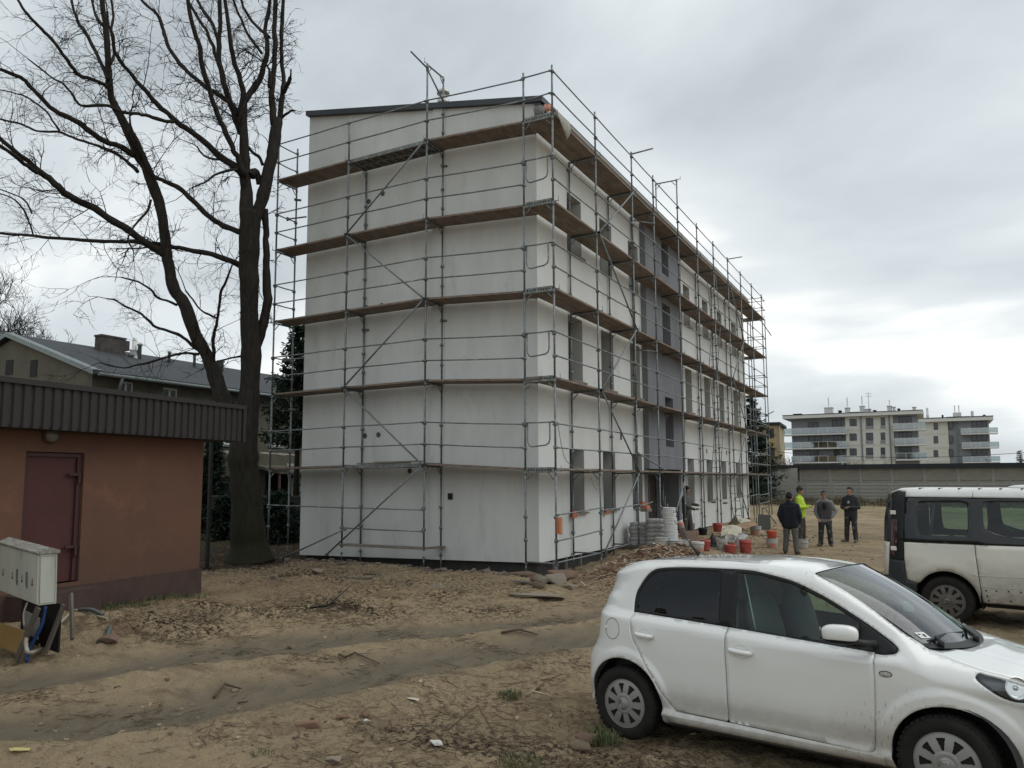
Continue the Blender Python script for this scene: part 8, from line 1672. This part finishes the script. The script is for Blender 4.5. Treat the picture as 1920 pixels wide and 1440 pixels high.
# black plastic bag, cardboard and foam sheets, sand heap
def lump(name, label, cat, px, py, wpx, hpx, m, pw=2.2, rough=.25, seed=1, dpt=.8, kind=None):
    p = pos(px, py); D = float((p-CP)@CF); w_ = wpx*D/F_PX/2; h = hpx*D/F_PX; mb = MB(); P = []; n = 18; m_ = 28
    for i in range(n+1):
        q = i/n; row = []
        for j in range(m_+1):
            a = 2*pi*j/m_; r = (1-q)**(1/pw*1.4); nz = 1+rough*(vnoise(cos(a)*2.2+seed+5, sin(a)*2.2+q*3+5, seed)+.5*vnoise(cos(a)*6+9+seed, sin(a)*6+q*9+9, seed+1)); row.append((p[0]+w_*r*cos(a)*nz, p[1]+w_*dpt*r*sin(a)*nz, p[2]-.05+(h+.05)*q*(1+rough*.3*vnoise(a*1.5+3, q*4+3, seed))))
        P.append(row)
    mb.grid(P); o = mb.build(name, m); return tag(o, label, cat, kind=kind)
M_SAND = mat('heaped_sand', (.15, .115, .075), .95, var=.9, vscale=5, col2=(.09, .068, .045), bump=1, bscale=14)
lump('sand_heap', 'pointed heap of brown sand against the wall right of the pink bucket', 'sand heap', 1379, 992, 46, 25, M_SAND, 1.4, .2, 3); lump('sand_heap', 'low spread of dark soil behind the buckets', 'soil heap', 1345, 1012, 60, 9, M_SAND, 1.6, .5, 5)
lump('plastic_bag', 'crumpled black plastic bag between the white buckets', 'bag', 1337, 1026, 17, 23, mat('black_foil', (.012, .013, .015), .25, bump=.8, bscale=9), 2.4, .7, 7, .7); lump('plastic_bag', 'pale grey torn bag lying beside the black one', 'bag', 1330, 1018, 18, 8, M_FOIL, 2.2, .8, 8)
M_CARD = mat('cardboard', (.32, .21, .125), .85, var=.5, vscale=4); M_PALE = mat('pale_foam_sheet', (.50, .47, .36), .85, var=.5, vscale=4)
def sheet(label, px, py, wpx, dm, m, rz, tilt, name='sheet', dz=.1):
    p = pos(px, py); D = float((p-CP)@CF); w_ = wpx*D/F_PX/2; mb = MB(); P = []
    for i in range(7): P.append([((j/6-.5)*2*w_, (i/6-.5)*dm, .05*vnoise(j*.9+px, i*.9+py, 2)+.06*sin(j/6*pi)) for j in range(7)])
    mb.grid(P, smooth=False); o = mb.build(name, m); o.location = V3(p+np.array([0, 0, dz])); o.rotation_euler = (tilt, .08, rz); md = o.modifiers.new('s', 'SOLIDIFY'); md.thickness = .025; tag(o, label, 'sheet'); return o
sheet('large pale foam sheet lying behind the red buckets', 1372, 1007, 36, 1.3, M_PALE, .2, .18, dz=.22); sheet('brown cardboard sheet lying on the pale foam sheets', 1396, 1002, 30, .9, M_CARD, -.3, .15, dz=.30); sheet('pale sheet at the back of the waste pile near the sand heap', 1399, 995, 24, .8, M_PALE, .4, .22, dz=.3); sheet('small pale offcut at the right end of the waste pile', 1424, 1003, 18, .6, M_CARD, .1, .1, dz=.08); sheet('grey wrapping sheet in front of the cardboard', 1385, 1013, 26, .6, M_FOIL, -.1, .2, dz=.15)
# work trestle at the end of the scaffold
mb = MB(); q = pos(1440, 985); D = float((q-CP)@CF)
for (x0, y0, x1, y1) in ((1428, 955, 1443, 949), (1430, 955, 1429, 966), (1436, 955, 1455, 982), (1418, 966, 1419, 990)): mb.tube([atd(x0, y0, D), atd(x1, y1, D)], .025, 6)
tag(mb.build('trestle', M_DECKE), 'light metal trestle with slanting leg at the far scaffold corner', 'trestle')
# rubble: brick fragments and pale splinters, bigger blocks singly
mb = MB()
for i in range(1500):
    y = RNG.normal(17.1, 1.35); x = RNG.normal(-5.35, .55)
    if x < -6.5: continue
    s = RNG.uniform(.03, .12)*(1.2 if RNG.random() < .1 else .8); rock(mb, np.array([x, y, gh(x, y)+s*.2]), s, flat=.45)
tag(mb.build('brick_rubble', M_BRICKC), 'bank of broken brick and plaster rubble along the long wall', 'rubble', kind='stuff')
mb = MB()
for i in range(900):
    y = RNG.normal(17.2, 1.5); x = RNG.normal(-5.3, .6)
    if x < -6.5: continue
    a = RNG.uniform(0, 6.28); l = RNG.uniform(.05, .22); z = gh(x, y)+RNG.uniform(.01, .06); d = np.array([cos(a), sin(a), RNG.uniform(-.3, .5)]); mb.obox((x, y, z), norm(d), (-sin(a), cos(a), 0), (0, 0, 1), l/2, RNG.uniform(.008, .02), .006)
tag(mb.build('pale_splinters', M_WOODCHIP), 'pale splinters and plaster flakes on the rubble bank', 'debris', kind='stuff')
mb = MB()
for i in range(260):
    x = RNG.uniform(-15, -6.8); y = 15.0+RNG.random()*.55; s = RNG.uniform(.02, .10)*(.6+RNG.random()); rock(mb, np.array([x, y, gh(x, y)+s*.15]), s)
for i in range(500):
    x = RNG.normal(-5.2, 1.2); y = RNG.uniform(19, 34); s = RNG.uniform(.02, .09); rock(mb, np.array([x, y, gh(x, y)+s*.15]), s)
tag(mb.build('wall_foot_debris', mat('mixed_debris', (.24, .21, .18), .95, var=1, vscale=1.5, col2=(.12, .085, .065))), 'small mixed debris along the foot of the white walls', 'debris', kind='stuff')
M_CHUNK = mat('concrete_chunk', (.21, .18, .135), .95, var=.8, vscale=5, col2=(.18, .155, .12), bump=.6, bscale=12); M_PINK = mat('pink_brick_mortar', (.17, .105, .075), .95, var=.8, vscale=4, col2=(.12, .085, .06), bump=.5)
def chunk(label, px, py, size, m=M_CHUNK, name='rubble_block', rz=0, dz=0, cat='block'):
    p = pos(px, py); mb = MB(); rg = np.random.default_rng(int(px*7+py)); sx, sy, sz = size; vs = []
    bmm = bmesh.new(); n_ = 15
    for k in range(n_):
        d = norm(rg.normal(0, 1, 3)); d = d/np.max(np.abs(d))*rg.uniform(.72, 1.05); bmm.verts.new((d[0]*sx/2, d[1]*sy/2, d[2]*sz/2+sz*.30))
    bmesh.ops.convex_hull(bmm, input=bmm.verts[:]); loose = [v for v in bmm.verts if not v.link_faces]; bmesh.ops.delete(bmm, geom=loose, context='VERTS')
    me_ = bpy.data.meshes.new(name); bmm.to_mesh(me_); bmm.free(); me_.materials.append(m); o = bpy.data.objects.new(name, me_); COL.objects.link(o); bevel(o, min(size)*.06, 1, 20); o.location = V3(p+(0, 0, dz)); o.rotation_euler = (0, 0, rz); return tag(o, label, cat)
chunk('greyish broken concrete lump left of the large pale block', 1017, 1094, (.42, .30, .22)); chunk('largest pale broken concrete block in front of the corner post', 1043, 1095, (.62, .38, .28), rz=-.4); chunk('flat pale stone slab right of the large block', 1060, 1101, (.48, .26, .09)); chunk('pinkish mortar block under the corner scaffold post', 1053, 1086, (.62, .5, .30), M_PINK); chunk('grey brown pad under the left corner frame post', 986, 1082, (.7, .42, .14), M_PINK)
chunk('flat sandy slab lying alone before the rubble', 1008, 1121, (.95, .45, .10), rz=.2); chunk('dark log like lump below the concrete blocks', 1009, 1103, (.45, .16, .13), M_LITTER, rz=-.3); chunk('long dirty timber stub left of the concrete lumps', 984, 1096, (.75, .12, .09), M_OLDW, rz=-.15, name='timber_stub', cat='timber'); chunk('reddish half brick near the pinkish block', 1001, 1090, (.22, .14, .12), M_PINK, rz=.5)
chunk('round grey stone in the middle of the yard', 820, 1103, (.24, .2, .16)); chunk('small pile of flat stones near the gable', 594, 1076, (.34, .24, .12)); chunk('rounded light stone left of the flat stones', 511, 1087, (.2, .16, .13)); chunk('red brick piece half sunk in the near sand', 575, 1361, (.28, .10, .05), M_BRICKC, rz=.5); chunk('small red brick chip near the tyre track', 641, 1347, (.14, .07, .04), M_BRICKC); chunk('thin red brick shard beside the chip', 683, 1342, (.10, .07, .04), M_BRICKC, rz=1.); chunk('pale plaster piece at the bottom of the picture', 625, 1430, (.15, .11, .05)); chunk('white plaster lump among the twigs near the bottom', 818, 1398, (.12, .09, .06), mat('white_plaster_bit', (.5, .49, .46), .9)); chunk('yellowish wood chip at the lower left', 37, 1404, (.17, .07, .02), mat('yellow_chip', (.42, .36, .15), .8), rz=.4); chunk('pale flake on the near sand left of the twigs', 773, 1312, (.15, .06, .02), M_PALE); chunk('bright little flake near the middle twigs', 688, 1358, (.08, .05, .02), mat('white_plaster_bit', (.5, .49, .46), .9)); chunk('sandy clod by the rear of the hatchback', 1090, 1408, (.22, .16, .07), M_SAND); chunk('half buried reddish stone right of the bottom twigs', 1100, 1395, (.2, .16, .09), M_PINK); chunk('dirt clod with red clay near the hose', 207, 1206, (.30, .2, .09), M_PINK); chunk('round red stone by the upper tyre track', 546, 1203, (.16, .10, .06), M_PINK)
for px, py, sz in ((685, 1056, (.55, .25, .08)), (750, 1058, (.25, .2, .12))): chunk('orange foam offcut at the gable foot, %s of the two' % ('larger' if sz[0] > .4 else 'smaller'), px, py, sz, M_FOAM, 'foam_offcut', cat='foam offcut')
for px, w_, lab in ((799, .75, 'wooden pad under the tall gable post'), (832, .4, 'small pad under the inner gable post'), (641, .3, 'pad under the post at the brace foot')): chunk(lab, px, 1058, (w_, .3, .06), M_OLDW, 'wooden_pad', cat='pad')
p = pos(676, 1082); mb = MB(); mb.tube([p+np.array([.42*cos(a), .42*sin(a), .02]) for a in np.linspace(0, 2*pi, 30)], .022, 6); mb.tube([p+np.array([.37*cos(a), .37*sin(a), .03]) for a in np.linspace(0, 2*pi, 30)], .012, 5); tag(mb.build('coiled_hoop', M_OLDW), 'flat ring shaped coil lying on the soil in front of the gable', 'coil')
def stick_(label, pts, r, m=M_LITTER, name='dead_branch', cat='branch'):
    P = [pos(x, y)+(0, 0, r*1.2+dz) for x, y, dz in pts]; mb = MB(); mb.tube(P, [r]*(len(P)-1)+[r*.5], 6); return tag(mb.build(name, m), label, cat)
stick_('thin black rod lying across the heap of dead twigs', [(580, 1143, .03), (615, 1139, .06), (653, 1127, .14)], .014, M_BLK, 'rod', 'rod')
stick_('forked dead branch on the sand between the tyre tracks', [(402, 1289, 0), (420, 1297, .02), (452, 1297, .01)], .016); stick_('short dead stick near the lower track edge', [(445, 1321, 0), (466, 1319, .01)], .012); stick_('dark bent branch left of the upper track', [(636, 1228, 0), (648, 1237, .02), (665, 1234, .01), (712, 1235, 0)], .013); stick_('long dark branch by the upper tyre track right part', [(940, 1203, 0), (975, 1198, .03), (1008, 1198, .0)], .016); stick_('small upright broken twig in the foreground sand', [(723, 1376, 0), (731, 1366, .06), (736, 1380, .0)], .010); stick_('slender twig arching near the bottom edge', [(840, 1370, .0), (895, 1342, .08), (925, 1375, .0)], .006); stick_('pale arched root near the small grass tuft', [(985, 1310, .0), (1000, 1304, .03), (1024, 1304, .03), (1040, 1312, .0)], .008, M_WOODCHIP); stick_('curved twig on the sand in front of the rear wheel', [(1000, 1300, 0), (1025, 1288, .05), (1050, 1270, .02)], .006)
# low platform and small items on the scaffold
mb = MB(); z = .42; x1_, x2_ = XO-T[1]+.02, XO-T[2]-.05; mb.box((x2_, YO-.05, z), (x1_+.0, YO+.28, z+.04)); mb.box((x1_-.1, YO+.3, z), (x1_+.12, YO+.72, z+.035)); o = mb.build('low_board', M_DECKE, sc, world=True)
mb = MB(); a_ = onx(1050, 972, XO+.09); mb.box((XO+.05, a_[1]-.10, a_[2]-.32), (XO+.12, a_[1]+.02, a_[2]+.02)); mb.cur = 1; mb.box((XO+.045, a_[1]+.02, a_[2]-.34), (XO+.125, a_[1]+.10, a_[2]+.03)); tag(mb.build('plaster_float', [M_FOAM, M_PALE]), 'orange and cream plastering float hanging on the lowest corner rail', 'float')
mb = MB(); a_ = onx(1208, 955, XO+.05); mb.box((XO+.0, a_[1]-.18, a_[2]-.06), (XO+.2, a_[1]+.2, a_[2]+.02)); mb.cur = 1; mb.box((XO+.02, a_[1]-.1, a_[2]+.02), (XO+.16, a_[1]+.2, a_[2]+.10)); tag(mb.build('float_tray', [M_DECKE, M_FOAM]), 'orange float resting on the tube rail right of the sacks window', 'float')
def strip_cloth(name, label, pts, m, th=.06):
    mb = MB(); P = []
    for i, (a, b) in enumerate(pts): P.append([np.array(a)+(np.array(b)-np.array(a))*t_+np.array([0, .05*vnoise(i*1.3, t_*4, 9), .04*vnoise(t_*5, i*1.7, 11)]) for t_ in np.linspace(0, 1, 8)])
    mb.grid(P); o = mb.build(name, m); md = o.modifiers.new('s', 'SOLIDIFY'); md.thickness = .012; return tag(o, label, 'cloth')
Z5 = ZD1+8.08
strip_cloth('dust_sheet', 'crumpled pale dust sheet hanging over the topmost deck at the corner', [((XO-.05, YO+.02, Z5+.12), (XO-.02, YO+.9, Z5+.05)), ((XO+.05, YO+.05, Z5+.06), (XO+.07, YO+.85, Z5+.05)), ((XO+.08, YO+.15, Z5-.10), (XO+.10, YO+.8, Z5-.12)), ((XO+.07, YO+.35, Z5-.22), (XO+.09, YO+.75, Z5-.28)), ((XO+.06, YO+.5, Z5-.30), (XO+.07, YO+.65, Z5-.42))], mat('pale_dust_sheet', (.34, .34, .29), .9, var=.8, vscale=8, col2=(.2, .19, .16)))
strip_cloth('orange_rag', 'small orange rag on the topmost corner deck', [((XO-.35, YO+.3, Z5+.38), (XO-.2, YO+.45, Z5+.42)), ((XO-.32, YO+.3, Z5+.22), (XO-.15, YO+.45, Z5+.22))], M_OL)
mb = MB(); mb.lathe([(.10, 0), (.13, .28), (.12, .28), (.09, .02), (.001, .02)], (XO-.42, YO+.2, Z5), 16); tag(mb.build('mixing_pail', M_BG), 'grey pail standing on the topmost corner deck', 'pail')
def wire(label, pts, r=.008, m=M_HOSE): return cable('loose_cable', label, 'cable', pts, r, m, 8, 5)
wire('thin white cable drooping from the corner post down to the lowest deck', [onx(1045, 790, XO+.03), onx(1056, 850, XO-.15), onx(1068, 870, XO-.2), onx(1085, 878, XO-.1), onx(1107, 881, XO+.02)])
wire('white cable end dangling below the lowest deck right of the corner', [onx(1107, 880, XO+.02), onx(1108, 895, XO+.04), onx(1113, 910, XO+.04), onx(1119, 918, XO+.05)])
wire('pale cable hanging in the entrance', [onx(1257, 897, XW-.3), onx(1256, 912, XW-.3), onx(1259, 918, XW-.3)])
for (px, py) in ((1360, 943), (1338, 941)): p = onx(px, py, XO+.02); mb = MB(); ellip(mb, p, (.09, .16, .05), 8, 12, power=2.4); tag(mb.build('work_glove', M_BG), 'work glove left on the scaffold rail, %s of the two' % ('farther' if px > 1350 else 'nearer'), 'glove')
